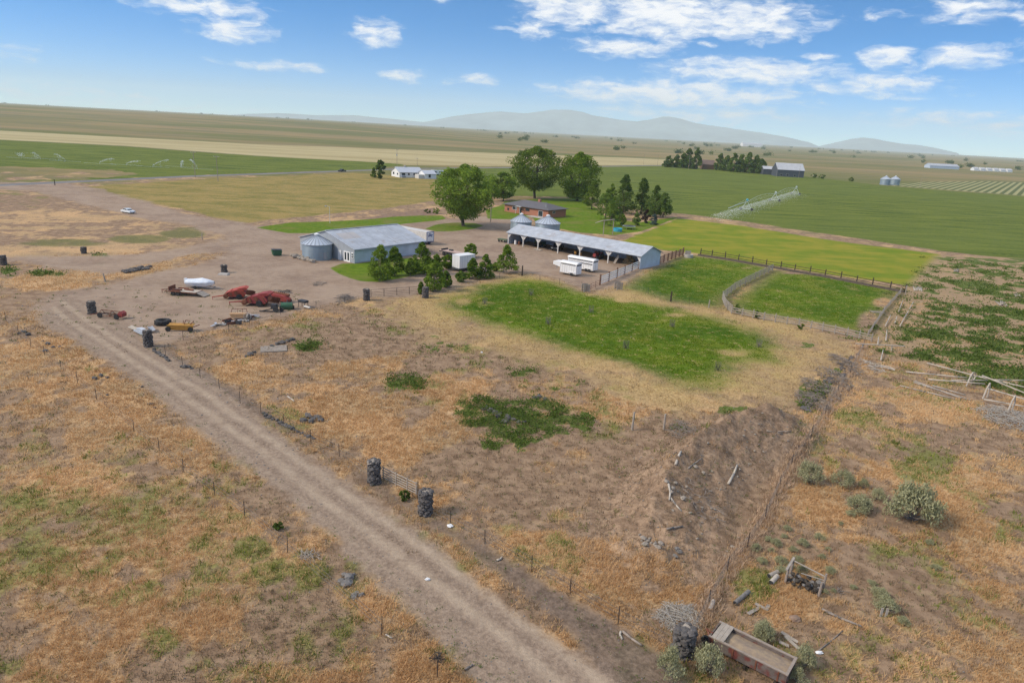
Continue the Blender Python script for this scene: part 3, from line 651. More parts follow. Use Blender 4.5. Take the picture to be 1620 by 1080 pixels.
M_water = mat('spray', (.82, .86, .88), .6, .05, 3)

def H_(px, py, yt): return hgt(px, py, yt)
# ================================================================== STORAGE BUILDINGS
def ang_of(a, b): return math.atan2(b[1] - a[1], b[0] - a[0])
def gable(root, Lx, Wy, he, hr, mw, mr, over=.35, mwy=None, name_roof='roof', t=.12, wall=True):
    """long side along x from 0 to Lx, gables at x=0 and x=Lx, ridge along x"""
    if wall:
        w = MB()
        w.add([(0, 0, 0), (Lx, 0, 0), (Lx, 0, he), (0, 0, he)], [(0, 1, 2, 3)], 0)
        w.add([(0, Wy, 0), (Lx, Wy, 0), (Lx, Wy, he), (0, Wy, he)], [(3, 2, 1, 0)], 0)
        for x_, flip in ((0, 1), (Lx, 0)):
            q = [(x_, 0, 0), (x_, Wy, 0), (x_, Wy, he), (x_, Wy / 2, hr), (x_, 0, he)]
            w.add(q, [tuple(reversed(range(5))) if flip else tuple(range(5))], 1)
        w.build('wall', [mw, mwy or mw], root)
    r = MB(); sl = (hr - he) / (Wy / 2)
    for s_ in (0, 1):
        y0 = -over if s_ == 0 else Wy + over; z0 = he - over * sl; ym = Wy / 2
        A = [(-over, y0, z0), (Lx + over, y0, z0), (Lx + over, ym, hr), (-over, ym, hr)]
        B = [(x, y, z + t) for x, y, z in A]
        r.add(A + B, [(0, 1, 2, 3), (7, 6, 5, 4), (0, 4, 5, 1), (1, 5, 6, 2), (2, 6, 7, 3), (3, 7, 4, 0)], 0)
    return r.build(name_roof, mr, root)
# workshop
shop_c = Vector((-35.7, 148.9, 0)); SA = RAD(51.5)
sh = thing('metal_workshop', 'low grey metal workshop with one pale roof slope and white doors beside a grain bin', 'workshop', (shop_c.x, shop_c.y, gz(shop_c.x, shop_c.y) - .05), SA)
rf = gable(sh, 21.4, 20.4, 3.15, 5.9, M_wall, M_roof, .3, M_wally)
pch = MB(); sl = 2.75 / 10.2
for (xa, xb, ya, yb) in ((1.2, 6.2, 5.0, 8.2),):
    pch.add([(xa, ya, 3.15 + ya * sl + .128), (xb, ya, 3.15 + ya * sl + .128), (xb, yb, 3.15 + yb * sl + .128), (xa, yb, 3.15 + yb * sl + .128)], [(0, 1, 2, 3)])
pch.build('faded_patch', M_rooff, rf)
tr = MB(); tr.box((10.7, -.33, 3.0), (22, .1, .22)); tr.box((10.7, -.02, .12), (21.3, .06, .25)); tr.build('trim', M_trim, sh)
sk = MB()
for x_ in (4.2, 8.5, 12.8, 17.1): sk.box((x_, 5.1, 3.15 + 5.1 * sl + .128), (.12, 10.2, .03), rx=math.atan(sl))
sk.box((10.7, 10.2, 6.05), (21.6, .5, .08)); sk.build('roof_seams', M_trim, rf)
d = MB(); d.box((-.06, 2.55, 1.2), (.1, 2.3, 2.35)); dr = d.build('french_door', M_white, sh)
g_ = MB()
for y_ in (2.05, 3.05): g_.box((-.125, y_, 1.3), (.03, .55, 1.7))
g_.build('glass_pane', M_glass, dr)
d = MB(); d.box((-.06, 5.2, 1.15), (.1, 1.15, 2.2)); d.box((-.13, 4.8, 1.1), (.06, .1, .06)); d.build('door', M_white, sh)
d = MB(); d.box((-.06, .65, 1.75), (.1, .75, 1.3)); wi = d.build('window', M_white, sh)
g_ = MB(); g_.box((-.125, .65, 2.0), (.03, .42, .42)); g_.box((-.125, .65, 1.45), (.03, .42, .42)); g_.build('window_pane', M_glass, wi)

def grain_bin(cx, cy_, r, he, hp, label, hatch=True):
    b = thing('grain_bin', label, 'grain bin', (cx, cy_, gz(cx, cy_)), 0, 'round steel grain bins')
    m = MB(); m.lathe([(r * 1.0, -.1), (r, he)], 40); m.build('bin_wall', M_bin, b)
    m = MB()
    for z_ in np.arange(.8, he, .82): m.lathe([(r + .015, z_), (r + .03, z_ + .03), (r + .015, z_ + .06)], 40, close=False)
    m.build('sheet_seams', M_trim, b)
    m = MB(); m.lathe([(r * 1.045, he - .06), (r * 1.05, he + .04), (r * .14, hp), (.02, hp + .02)], 40)
    ro = m.build('bin_roof', M_binr, b)
    m = MB()
    for k in range(22):
        a = 2 * math.pi * k / 22
        m.tube((math.cos(a) * r * 1.04, math.sin(a) * r * 1.04, he + .07), (math.cos(a) * r * .15, math.sin(a) * r * .15, hp + .03), .09, .045, 4)
    m.build('roof_rib', M_trim, ro)
    m = MB(); m.lathe([(r * .15, hp - .02), (r * .15, hp + .28), (r * .19, hp + .30), (.03, hp + .55)], 16); m.build('roof_cap', M_white, b)
    if hatch:
        m = MB(); m.box((r * .72, -r * .72, 1.1), (.06, .75, 1.5), rz=-math.pi / 4); m.build('hatch', M_trim, b)
    return b
x, y = G0(502.5, 413); k = 3.35 / math.hypot(x, y)
grain_bin(x * (1 + k), y * (1 + k), 3.3, 3.45, 5.2, 'low steel grain bin standing against the end of the grey workshop')
for px, py, r, lab in ((824.5, 352, 3.2, 'steel grain bin behind the left end of the long shed, the smaller of two'), (866.5, 355, 3.75, 'steel grain bin behind the long shed in front of the brick house corner')):
    x, y = G0(px, py, 3.5); k = r / math.hypot(x, y); grain_bin(x * (1 + k), y * (1 + k), r, 3.5, 5.45, lab, False)

# open machine shed
SH0 = Vector((-2.6, 187.4, 0)); SHA = RAD(-40.6); SHL, SHW, SHE, SHR = 42.0, 9.3, 3.25, 5.0
ms = thing('machine_shed', 'long open fronted machine shed with pale metal roof and braced posts', 'shed', (SH0.x, SH0.y, gz(5, 180) - .05), SHA)
gable(ms, SHL, SHW, SHE, SHR, M_wall, M_roof, .4, wall=False)
bay = []
for px in (804, 827.5, 851, 882.5, 917, 962, 1013):
    lo, hi = -2., 46.
    for _ in range(40):
        m_ = (lo + hi) / 2; q = (SH0.x + m_ * math.cos(SHA), SH0.y + m_ * math.sin(SHA))
        if pj(q[0], q[1], 1.5)[0] < px: lo = m_
        else: hi = m_
    bay.append(max(.15, min(SHL - .1, m_)))
bay[0] = .12; bay[-1] = SHL - .12
w = MB(); w.box((SHL / 2, SHW - .06, SHE / 2), (SHL, .08, SHE)); w.build('back_wall', M_wall, ms)
for nm, x_ in (('end_wall', .0), ('end_wall', SHL)):
    w = MB(); w.prism([(0, 0), (SHW - .11, 0), (SHW - .11, SHE), (SHW / 2, SHR - .06), (0, SHE - .02)], 0, .08); o = w.build(nm, M_wall, ms)
    o.rotation_euler = (0, 0, math.pi / 2); o.location = (x_, 0, 0)
for x_ in bay[1:-1]:
    w = MB(); w.box((x_, .12, SHE / 2), (.26, .24, SHE)); po = w.build('post', M_whited, ms)
    g_ = MB()
    for s_ in (-1, 1):
        V = [(x_ + s_ * .13, .05, SHE - .05), (x_ + s_ * 1.35, .05, SHE - .05), (x_ + s_ * .13, .05, SHE - 1.45)]; V2 = [(a, .19, c) for a, b_, c in V]
        g_.add(V + V2, [(0, 1, 2), (5, 4, 3), (0, 3, 4, 1), (1, 4, 5, 2), (2, 5, 3, 0)])
    g_.build('brace', M_whited, po)
for x_, s_ in ((bay[0], 1), (bay[-1], -1)):
    g_ = MB(); V = [(x_, .05, SHE - .05), (x_ + s_ * 1.3, .05, SHE - .05), (x_, .05, SHE - 1.6)]; V2 = [(a, .19, c) for a, b_, c in V]
    g_.add(V + V2, [(0, 1, 2), (5, 4, 3), (0, 3, 4, 1), (1, 4, 5, 2), (2, 5, 3, 0)]); g_.box((x_, .12, SHE / 2), (.2, .2, SHE)); g_.build('post', M_whited, ms)
w = MB(); w.box((SHL / 2, .12, SHE - .03), (SHL - .2, .2, .36)); w.build('header_beam', M_whited, ms)
w = MB()
for x_ in np.arange(1.5, SHL, 3.5): w.tube((x_, .3, SHE), (x_, SHW / 2, SHR - .15), .07); w.tube((x_, SHW - .3, SHE), (x_, SHW / 2, SHR - .15), .07)
w.build('rafter', M_woodb, ms)
SHM = Matrix.Translation((SH0.x, SH0.y, 0)) @ Matrix.Rotation(SHA, 4, 'Z')
def in_shed(x_, y_):
    p = SHM @ Vector((x_, y_, 0)); return Vector((p.x, p.y, gz(p.x, p.y)))

# ================================================================== WHEELS AND VEHICLES
def wheel(root, c, r, w_, axis='Y', name='wheel', mr=None):
    m = MB(); m.lathe([(r * .55, -w_ / 2), (r * .93, -w_ / 2), (r, -w_ * .35), (r, w_ * .35), (r * .93, w_ / 2), (r * .55, w_ / 2)], 18, 0, (0, 0, 0), axis)
    o = m.build(name, M_rub, root, c)
    m = MB(); m.lathe([(r * .56, -w_ * .42), (r * .2, -w_ * .3), (r * .2, w_ * .3), (r * .56, w_ * .42)], 14, 0, (0, 0, 0), axis); m.build('rim', mr or M_rim, o); return o
def car(label, loc, rz, mp, kind='sedan', cat='car', name='parked_car'):
    t = thing(name, label, cat, loc, rz); L, W_ = (4.7, 1.8) if kind == 'sedan' else (5.5, 1.95)
    m = MB()
    if kind == 'sedan': prof = [(-2.3, .35), (2.3, .35), (2.35, .6), (2.2, .78), (1.1, .92), (-1.5, .95), (-2.3, .88), (-2.38, .55)]
    else: prof = [(-2.7, .5), (2.7, .5), (2.75, .8), (2.6, 1.05), (1.2, 1.12), (-2.7, 1.12)]
    m.prism(prof, -W_ / 2, W_ / 2); m.build('body', mp, t)
    m = MB()
    cab = [(1.05, .92), (.35, 1.38), (-.95, 1.40), (-1.7, .96)] if kind == 'sedan' else [(1.25, 1.12), (.6, 1.78), (-.9, 1.8), (-1.1, 1.12)]
    m.prism(cab, -W_ / 2 + .14, W_ / 2 - .14); cb = m.build('cabin', mp, t)
    m = MB(); zc = (cab[0][1] + cab[1][1]) / 2
    for s_ in (-1, 1):
        m.add([(cab[0][0] - .2, s_ * (W_ / 2 - .135), cab[0][1] + .04), (cab[1][0] - .02, s_ * (W_ / 2 - .135), cab[1][1] - .07), (cab[2][0] + .02, s_ * (W_ / 2 - .135), cab[2][1] - .07), (cab[3][0] + .2, s_ * (W_ / 2 - .135), cab[3][1] + .04)], [(0, 1, 2, 3)])
    for (a, b_) in ((cab[0], cab[1]), (cab[3], cab[2])):
        sgn = 1 if a[0] > 0 else -1; yy = W_ / 2 - .22; o_ = .012 * sgn
        m.add([(a[0] + o_, -yy, a[1] + .05), (a[0] + o_, yy, a[1] + .05), (b_[0] + o_ + .03 * sgn, yy, b_[1] - .05), (b_[0] + o_ + .03 * sgn, -yy, b_[1] - .05)], [(0, 1, 2, 3)])
    m.build('windows', M_glass, cb)
    for sx in (1.4, -1.45) if kind == 'sedan' else (1.75, -1.6):
        for s_ in (-1, 1): wheel(t, (sx, s_ * (W_ / 2 - .12), .33 if kind == 'sedan' else .4), .33 if kind == 'sedan' else .4, .22)
    for s_ in (-1, 1):
        m = MB(); m.box((2.33 if kind == 'sedan' else 2.73, s_ * .62, .66 if kind == 'sedan' else .9), (.06, .34, .15)); m.build('headlight', M_rim, t)
    if kind != 'sedan':
        m = MB(); m.box((-1.9, 0, 1.125), (1.45, 1.6, .02)); m.build('bed', M_dark, t)
    return t
g = G(203, 337); car('white sedan stopped on the gravel driveway', g, RAD(-30), M_carw)
g = G(541, 272); car('dark pickup truck driving on the paved road', g, RAD(62), M_carb, 'pickup', 'pickup truck', 'pickup_truck')
# horse trailers
def horse_trailer(label, loc, rz, L, goose):
    t = thing('horse_trailer', label, 'horse trailer', loc, rz, 'white stock trailers')
    W_, z0, z1 = 2.1, .45, 2.65
    m = MB(); m.prism([(0, z0), (L, z0), (L, z1), (0, z1)], -W_ / 2, W_ / 2); m.build('body', M_white, t)
    m = MB()
    n = 10; prof = [(W_ / 2 * math.cos(math.pi * i / n) * 1.03, z1 + .02 + .34 * math.sin(math.pi * i / n)) for i in range(n + 1)]
    V = [(-.08, a, b_) for a, b_ in prof] + [(L + .12, a, b_) for a, b_ in prof]; k_ = n + 1
    m.add(V, [(i, i + 1, i + 1 + k_, i + k_) for i in range(n)] + [tuple(range(k_)), tuple(reversed(range(k_, 2 * k_))), (0, k_, 2 * k_ - 1, n)]); m.build('roof', M_white, t)
    for s_ in (-1, 1):
        for zs in ((z1 - .22, z1 - .85) if L > 5 else (z1 - .22,)):
            m = MB(); m.box((L / 2, s_ * (W_ / 2 + .004), zs), (L - .5, .02, .22)); m.build('air_slot', M_dark, t)
    m = MB(); m.box((-.004, 0, z1 - .25), (.02, W_ - .3, .3)); m.build('air_slot', M_dark, t)
    m = MB()
    for s_ in (-1, 1):
        for i in range(int(L / .6) + 1): m.box((.05 + i * (L - .1) / int(L / .6), s_ * (W_ / 2 + .02), (z0 + z1) / 2), (.05, .04, z1 - z0))
    m.box((-.02, 0, 1.5), (.05, .06, 2)); m.box((L / 2, -W_ / 2 - .02, z0 + .05), (L, .05, .1)); m.box((L / 2, W_ / 2 + .02, z0 + .05), (L, .05, .1)); m.build('ribs', M_whited, t)
    for s_ in (-1, 1):
        for x_ in ((.95, 1.8) if L > 5 else (1.15,)): wheel(t, (x_, s_ * (W_ / 2 - .02), .38), .38, .24)
        m = MB(); xw = 1.38 if L > 5 else 1.15
        m.prism([(xw - .95, .72), (xw - .75, .95), (xw + .75, .95), (xw + .95, .72)], s_ * (W_ / 2 + .02) - .13, s_ * (W_ / 2 + .02) + .13); m.build('fender', M_white, t)
    if goose:
        m = MB(); m.prism([(L, 1.55), (L + 1.9, 1.9), (L + 1.9, 2.6), (L, z1 + .1)], -W_ / 2 + .03, W_ / 2 - .03); m.build('gooseneck', M_white, t)
        m = MB(); m.tube((L + 1.5, 0, 1.9), (L + 1.5, 0, .75), .07); m.build('hitch', M_trim, t); m = MB(); m.tube((L + .3, .5, 1.6), (L + .3, .5, 0), .05); m.build('landing_leg', M_trim, t)
    else:
        m = MB(); m.tube((L, .7, .5), (L + 1.3, 0, .5), .06); m.tube((L, -.7, .5), (L + 1.3, 0, .5), .06); m.tube((L + 1.2, 0, .5), (L + 1.2, 0, 0), .05); m.build('hitch', M_trim, t)
    return t
g = G(915, 437); horse_trailer('small white gooseneck horse trailer parked nearest the corral fence', (g.x, g.y, g.z), RAD(143), 4.3, True)
g = G(944, 432); horse_trailer('longer white stock trailer parked behind the gooseneck horse trailer', (g.x - .3, g.y + .8, g.z), RAD(143), 6.9, False)
# semi trailer behind the shop: rear end faces right
g = G(681, 387.5)
st = thing('semi_trailer', 'long white semi trailer with swoosh on its rear doors behind the workshop', 'semi trailer', (g.x, g.y, g.z), RAD(141.4))
m = MB(); m.box((7.2, 0, 2.15), (14.0, 2.55, 2.5)); m.build('body', M_whited, st)
m = MB(); m.box((.10, 1.22, 2.15), (.12, .12, 2.5)); m.box((.10, -1.22, 2.15), (.12, .12, 2.5)); m.box((.10, 0, 3.42), (.12, 2.5, .14)); m.box((.19, 0, .75), (.1, 2.4, .14)); rd_ = m.build('rear_frame', M_blue, st)
m = MB()
for s_ in (-1, 1): m.box((.12, s_ * .6, 2.15), (.06, 1.14, 2.25))
dr = m.build('rear_doors', M_white, st)
m = MB()    # running swoosh lettering on the doors
for (ya, za, yb, zb, r_) in ((-.95, 2.55, -.2, 2.72, .13), (-.2, 2.72, .45, 2.5, .16), (.45, 2.5, .95, 2.62, .12), (-.6, 2.3, .1, 2.42, .14), (.1, 2.42, .7, 2.2, .14), (-.85, 2.12, -.3, 2.22, .10), (-.1, 3.0, .5, 2.86, .12)):
    dv_ = Vector((0, yb - ya, zb - za)); n_ = Vector((0, -dv_.z, dv_.y)).normalized() * r_
    A_, B_ = Vector((.085, ya, za)), Vector((.085, yb, zb)); m.add([A_ - n_ * .3, B_ - n_, B_ + n_, A_ + n_ * .6], [(0, 1, 2, 3)])
m.build('logo', M_blue, dr)
for x_ in (1.6, 2.9):
    for s_ in (-1, 1): wheel(st, (x_, s_ * 1.0, .5), .5, .5)
m = MB(); m.box((7.2, 0, .82), (13.6, 1.0, .15)); m.tube((11, .8, .8), (11, .8, 0), .08); m.tube((11, -.8, .8), (11, -.8, 0), .08); m.build('chassis', M_dark, st)
# flatbed trailer
g1 = G(702, 404); g2 = G(735, 408)
fl = thing('flatbed_trailer', 'flatbed trailer with worn pinkish deck and dark wheels behind the young trees', 'flatbed trailer', (g1.x, g1.y + 1.2, g1.z), RAD(-38))
m = MB(); m.box((4, 0, 1.15), (9.2, 2.4, .14)); m.build('deck', M_pink, fl)
m = MB(); m.box((4, 0, .95), (9, .9, .22)); m.box((4, 1.18, 1.06), (9.2, .08, .25)); m.box((4, -1.21, 1.02), (9.2, .06, .25)); m.box((.1, 0, 1.4), (.12, 2.3, .4)); m.build('chassis', M_dark, fl)
for x_ in (.8, 1.9, 3.0, 6.4):
    for s_ in (-1, 1): wheel(fl, (x_, s_ * .98, .46), .46, .4, mr=M_trim)
m = MB(); m.box((2.0, .3, 1.36), (.9, .7, .28)); m.build('toolbox', M_dark, fl)
# white box trailer
g = G(724, 430)
bt = thing('box_trailer', 'boxy white cargo trailer parked among the young trees by the yard', 'box trailer', (g.x + .4, g.y, g.z), RAD(46))
bx_w, bx_l = 2.5, 4.4
m = MB(); m.box((bx_l / 2, bx_w / 2, 2.05), (bx_l, bx_w, 2.7)); m.build('body', M_white, bt)
m = MB(); m.box((bx_l / 2, bx_w / 2, 3.44), (bx_l + .12, bx_w + .12, .09)); m.build('roof', M_white, bt)
m = MB()
for i in range(7): m.box((bx_l * i / 6, -.012, 2.05), (.05, .04, 2.6)); m.box((-.012, bx_w * min(i, 4) / 4, 2.05), (.04, .05, 2.6))
m.box((bx_l / 2, -.02, .74), (bx_l, .06, .12)); m.box((-.02, bx_w / 2, .74), (.06, bx_w, .12)); m.build('ribs', M_alu, bt)
m = MB(); m.box((bx_l / 2, bx_w / 2, .58), (bx_l, 1.4, .2)); m.tube((bx_l, bx_w / 2, .6), (bx_l + 1.6, bx_w / 2, .6), .08); m.box((-.2, bx_w / 2, .5), (.25, bx_w, .1)); m.build('chassis', M_dark, bt)
m = MB(); m.box((bx_l + 1.0, bx_w / 2, .75), (1.0, 1.2, .3)); m.build('tongue_box', M_whited, bt)
for x_ in (1.2, 2.2):
    for y_ in (.15, bx_w - .15): wheel(bt, (x_, y_, .42), .42, .26)
# dumpster
g = G(438, 404)
dp = thing('dumpster', 'small green dumpster on the bare yard by the workshop bin', 'dumpster', g, RAD(30))
m = MB(); m.prism([(-.9, .15), (.9, .15), (1.05, 1.25), (-1.05, 1.35)], -.75, .75); m.build('body', M_green, dp)
m = MB(); m.box((0, -.38, 1.36), (2.15, .74, .06), ry=.04); m.box((0, .38, 1.36), (2.15, .74, .06), ry=.04); m.build('lid', M_dark, dp)
m = MB(); m.box((1.02, 0, .9), (.12, 1.7, .12)); m.box((-1.02, 0, .9), (.12, 1.7, .12)); m.build('lift_pocket', M_green, dp)
# ================================================================== HOUSES
def window(root, face, x_, z_, w_, h_, off=0, nm='window', frame=M_white):
    """on the wall y=off facing -y (face 'y') or x=off facing -x (face 'x') / +x ('X')"""
    m = MB()
    if face == 'y': m.box((x_, off - .03, z_), (w_ + .2, .08, h_ + .2)); c = (x_, off - .085, z_); s_ = (w_, .03, h_)
    elif face == 'x': m.box((off - .03, x_, z_), (.08, w_ + .2, h_ + .2)); c = (off - .085, x_, z_); s_ = (.03, w_, h_)
    else: m.box((off + .03, x_, z_), (.08, w_ + .2, h_ + .2)); c = (off + .085, x_, z_); s_ = (.03, w_, h_)
    o = m.build(nm, frame, root); m = MB(); m.box(c, s_); m.build('pane', M_glass, o); return o
# brick house: near corner, long wall runs back to the left
hc = Vector((10.7, 250.7, 0))
hb = thing('brick_house', 'single storey red brick house with grey hipped roof behind the grain bins', 'house', (hc.x, hc.y, gz(hc.x, hc.y)), RAD(139))
# local x: along long wall away to the left; local y: negative = right side; long wall at y=0 faces +y? -> build with long wall on y=0, house body at y<0
HL, HW, HE, HR = 21.5, 10.5, 2.75, 4.7
m = MB(); m.box((HL / 2, -HW / 2, HE / 2 - .1), (HL, HW, HE + .2)); m.build('wall', M_brick, hb)
m = MB(); e = .7
V = [(-e, e, HE), (HL + e, e, HE), (HL + e, -HW - e, HE), (-e, -HW - e, HE), (HW / 2, -HW / 2, HR), (HL - HW / 2, -HW / 2, HR)]
V2 = [(a, b_, HE + .12) for a, b_, c in V[:4]]
m.add(V[:4] + V2 + V[4:], [(0, 1, 2, 3), (0, 4, 5, 1), (1, 5, 6, 2), (2, 6, 7, 3), (3, 7, 4, 0), (4, 8, 9, 5), (5, 9, 6), (6, 9, 8, 7), (7, 8, 4)])
m.v = [(a, b_, c) for a, b_, c in m.v]
rfh = m.build('roof', M_shing, hb)
m = MB(); m.box((9.0, -HW / 2 - .4, HR + .3), (1.0, .9, 1.2)); m.build('chimney', M_brick, rfh)
m = MB(); m.box((2.2, -1.2, HE + 1.0), (.25, .25, 1.6)); m.build('vent_pipe', M_trim, rfh)
def hwin(x_, w_, z_, h_, nm='window', fr=M_dark):
    m = MB(); m.box((x_, .03, z_), (w_ + .2, .08, h_ + .2)); o = m.build(nm, fr, hb); m = MB(); m.box((x_, .085, z_), (w_, .03, h_)); m.build('pane', M_glass, o)
hwin(16.4, 2.0, 1.75, .95, fr=M_white); hwin(13.4, .9, 1.05, 1.9, 'door'); hwin(10.0, 1.8, 1.85, .8); hwin(3.6, 2.0, 1.15, 1.9, 'patio_door', M_white); hwin(19.6, .7, 1.1, .7)
m = MB(); m.box((-.03, -3.2, 1.9), (.08, 1.5, .8)); o = m.build('window', M_white, hb); m = MB(); m.box((-.085, -3.2, 1.9), (.03, 1.3, .6)); m.build('pane', M_glass, o)
m = MB(); m.box((4, 1.9, .06), (7, 3.5, .12)); m.build('patio', M_conc, hb)
m = MB(); m.box((13.4, .9, HE + .02), (2.4, 1.6, .1)); m.box((12.4, 1.6, HE / 2), (.12, .12, HE)); m.box((14.4, 1.6, HE / 2), (.12, .12, HE)); m.build('porch', M_whited, hb)
# white farmhouse
wc = Vector(G(632, 281)); A1 = RAD(35)
wh = thing('white_farmhouse', 'small white farmhouse with pale gabled roof beside the paved road', 'house', (wc.x, wc.y, wc.z), A1)
# local x along front (right), y along the gable (back left)
gable(wh, 15.0, 11.0, 3.1, 5.6, M_white, M_shingl, .5)
for x_, w_ in ((2.6, 2.0), (6.0, 1.0), (10.2, 2.4)): window(wh, 'y', x_, 2.0, w_, 1.1, frame=M_trim)
window(wh, 'x', 2.6, 1.9, 1.4, .9, frame=M_trim); window(wh, 'x', 8.0, 2.0, 1.8, 1.2, frame=M_trim)
m = MB(); m.box((2.0, -.9, .5), (2.6, 1.5, 1.0)); m.build('cellar_hatch', M_trim, wh)
m = MB(); m.box((6.0, 5.5, 5.9), (.8, .8, 1.3)); m.build('chimney', M_conc, wh)
gc = Vector(G(672, 283)); gr_ = thing('white_garage', 'white gabled garage beside the white farmhouse', 'garage', (gc.x, gc.y, gc.z), A1 - RAD(90) + RAD(90))
gable(gr_, 7.5, 9.0, 2.8, 4.6, M_white, M_shingl, .35); window(gr_, 'y', 3.2, 1.6, 1.3, 1.7, frame=M_trim)
m = MB(); m.box((-1.9, 3, 1.15), (3.6, 5, 2.3)); m.build('lean_to', M_whited, gr_)
cc = Vector(G(682, 277)); cp = thing('camper', 'white camper trailer parked behind the white garage', 'camper', (cc.x, cc.y, cc.z), RAD(20))
m = MB(); m.prism([(0, .6), (9, .6), (9.6, 1.3), (9.4, 3.1), (0, 3.1)], -1.25, 1.25); m.build('body', M_white, cp)
window(cp, 'y', 2.5, 2.0, 1.4, .7, -1.25, frame=M_trim); window(cp, 'y', 6.5, 2.0, 1.2, .7, -1.25, frame=M_trim)
for s_ in (-1, 1): wheel(cp, (4.4, s_ * 1.1, .4), .4, .3)
M_farroof = mat('dull_white_roof', (.44, .45, .47), .7, .1, .3)
# far farmstead: brown barn, low shed, white-roofed barn
def far_barn(name, label, cat, pxl, pxr, pyb, depth, he, hr, mw, mr, group=None):
    mr = M_farroof if mr in (M_white, M_shingl) else mr
    a = Vector(G(pxl, pyb)); b_ = Vector(G(pxr, pyb + (pxr - pxl) * .0531)); b_ = b_ * 1.0
    L = (b_ - a).length; t = thing(name, label, cat, a, ang_of(a, b_), group)
    gable(t, L, depth, he, hr, mw, mr, .4); return t, L
t, L = far_barn('brown_barn', 'low brown roofed barn between two clumps of dark trees', 'barn', 1111, 1130, 267.5, 12, 5.0, 9.5, M_woodb, mat('brown_roof', (.16, .11, .09), .9, .2, 1))
M_darkb = mat('dark_blue_siding', (.065, .075, .095), .7, .15, 1)
t, L = far_barn('low_shed', 'low dark shed with white roof joined to a bigger barn', 'shed', 1207, 1229, 276, 9, 5.5, 8.0, M_darkb, M_white)
t, L = far_barn('pole_barn', 'dark barn with broad white roof at the far edge of the green field', 'barn', 1229, 1271, 279, 16, 6.6, 12.5, M_darkb, M_shingl)
for x_ in (4, 10, 17): window(t, 'y', x_, 1.6, 2.2, 1.8, frame=M_whited)
grain_bins_far = []
for px, lab in ((1399.5, 'left of two distant grain bins at the edge of the green field'), (1414.5, 'right of two distant grain bins at the edge of the green field')):
    x, y = G0(px, 292.5); grain_bin(x, y, 4.2, 5.0, 7.6, lab, False)
# far long sheds on the right
t, L = far_barn('long_shed', 'very long pale metal shed standing alone on the far right plain', 'shed', 1471, 1517, 266, 20, 5, 9, M_wall, M_roof)
for i in range(6):
    px = 1541 + i * 10.6; t, L = far_barn('white_hutch', 'low white shed in the distant row on the far right', 'shed', px, px + 7.5, 270 + i * .5, 12, 3.5, 6.5, M_white, M_white, 'row of distant white sheds')
t, L = far_barn('long_shed', 'long white building on the hazy plain below the hills', 'building', 1175, 1206, 231.5, 60, 18, 26, M_white, M_white)
# ================================================================== PLANTS
L_dark = leafmat('leaf_dark', (.036, .078, .008), (.225, .310, .045))
L_mid = leafmat('leaf_mid', (.052, .112, .010), (.280, .385, .055))
L_brt = leafmat('leaf_bright', (.062, .130, .008), (.300, .410, .050))
L_lime = leafmat('leaf_lime', (.110, .190, .026), (.250, .330, .065))
L_con = leafmat('needle_dark', (.044, .090, .016), (.200, .285, .060), .3)
L_blue = leafmat('needle_blue', (.055, .085, .085), (.120, .165, .160), .1)
L_purp = leafmat('leaf_purple', (.030, .020, .020), (.075, .045, .042))
L_sage = leafmat('leaf_sage', (.20, .205, .10), (.45, .44, .26), .2)
L_weed = leafmat('leaf_weed', (.095, .120, .020), (.290, .310, .075))
L_dweed = leafmat('leaf_dark_weed', (.055, .095, .014), (.175, .240, .055))
L_straw = leafmat('straw', (.46, .275, .130), (.78, .53, .280))
L_pale = leafmat('pale_straw', (.34, .245, .12), (.66, .48, .26))
L_grey = leafmat('dead_stalks', (.20, .14, .085), (.36, .26, .165))
L_grass = leafmat('pasture_blades', (.058, .118, .004), (.150, .210, .014))

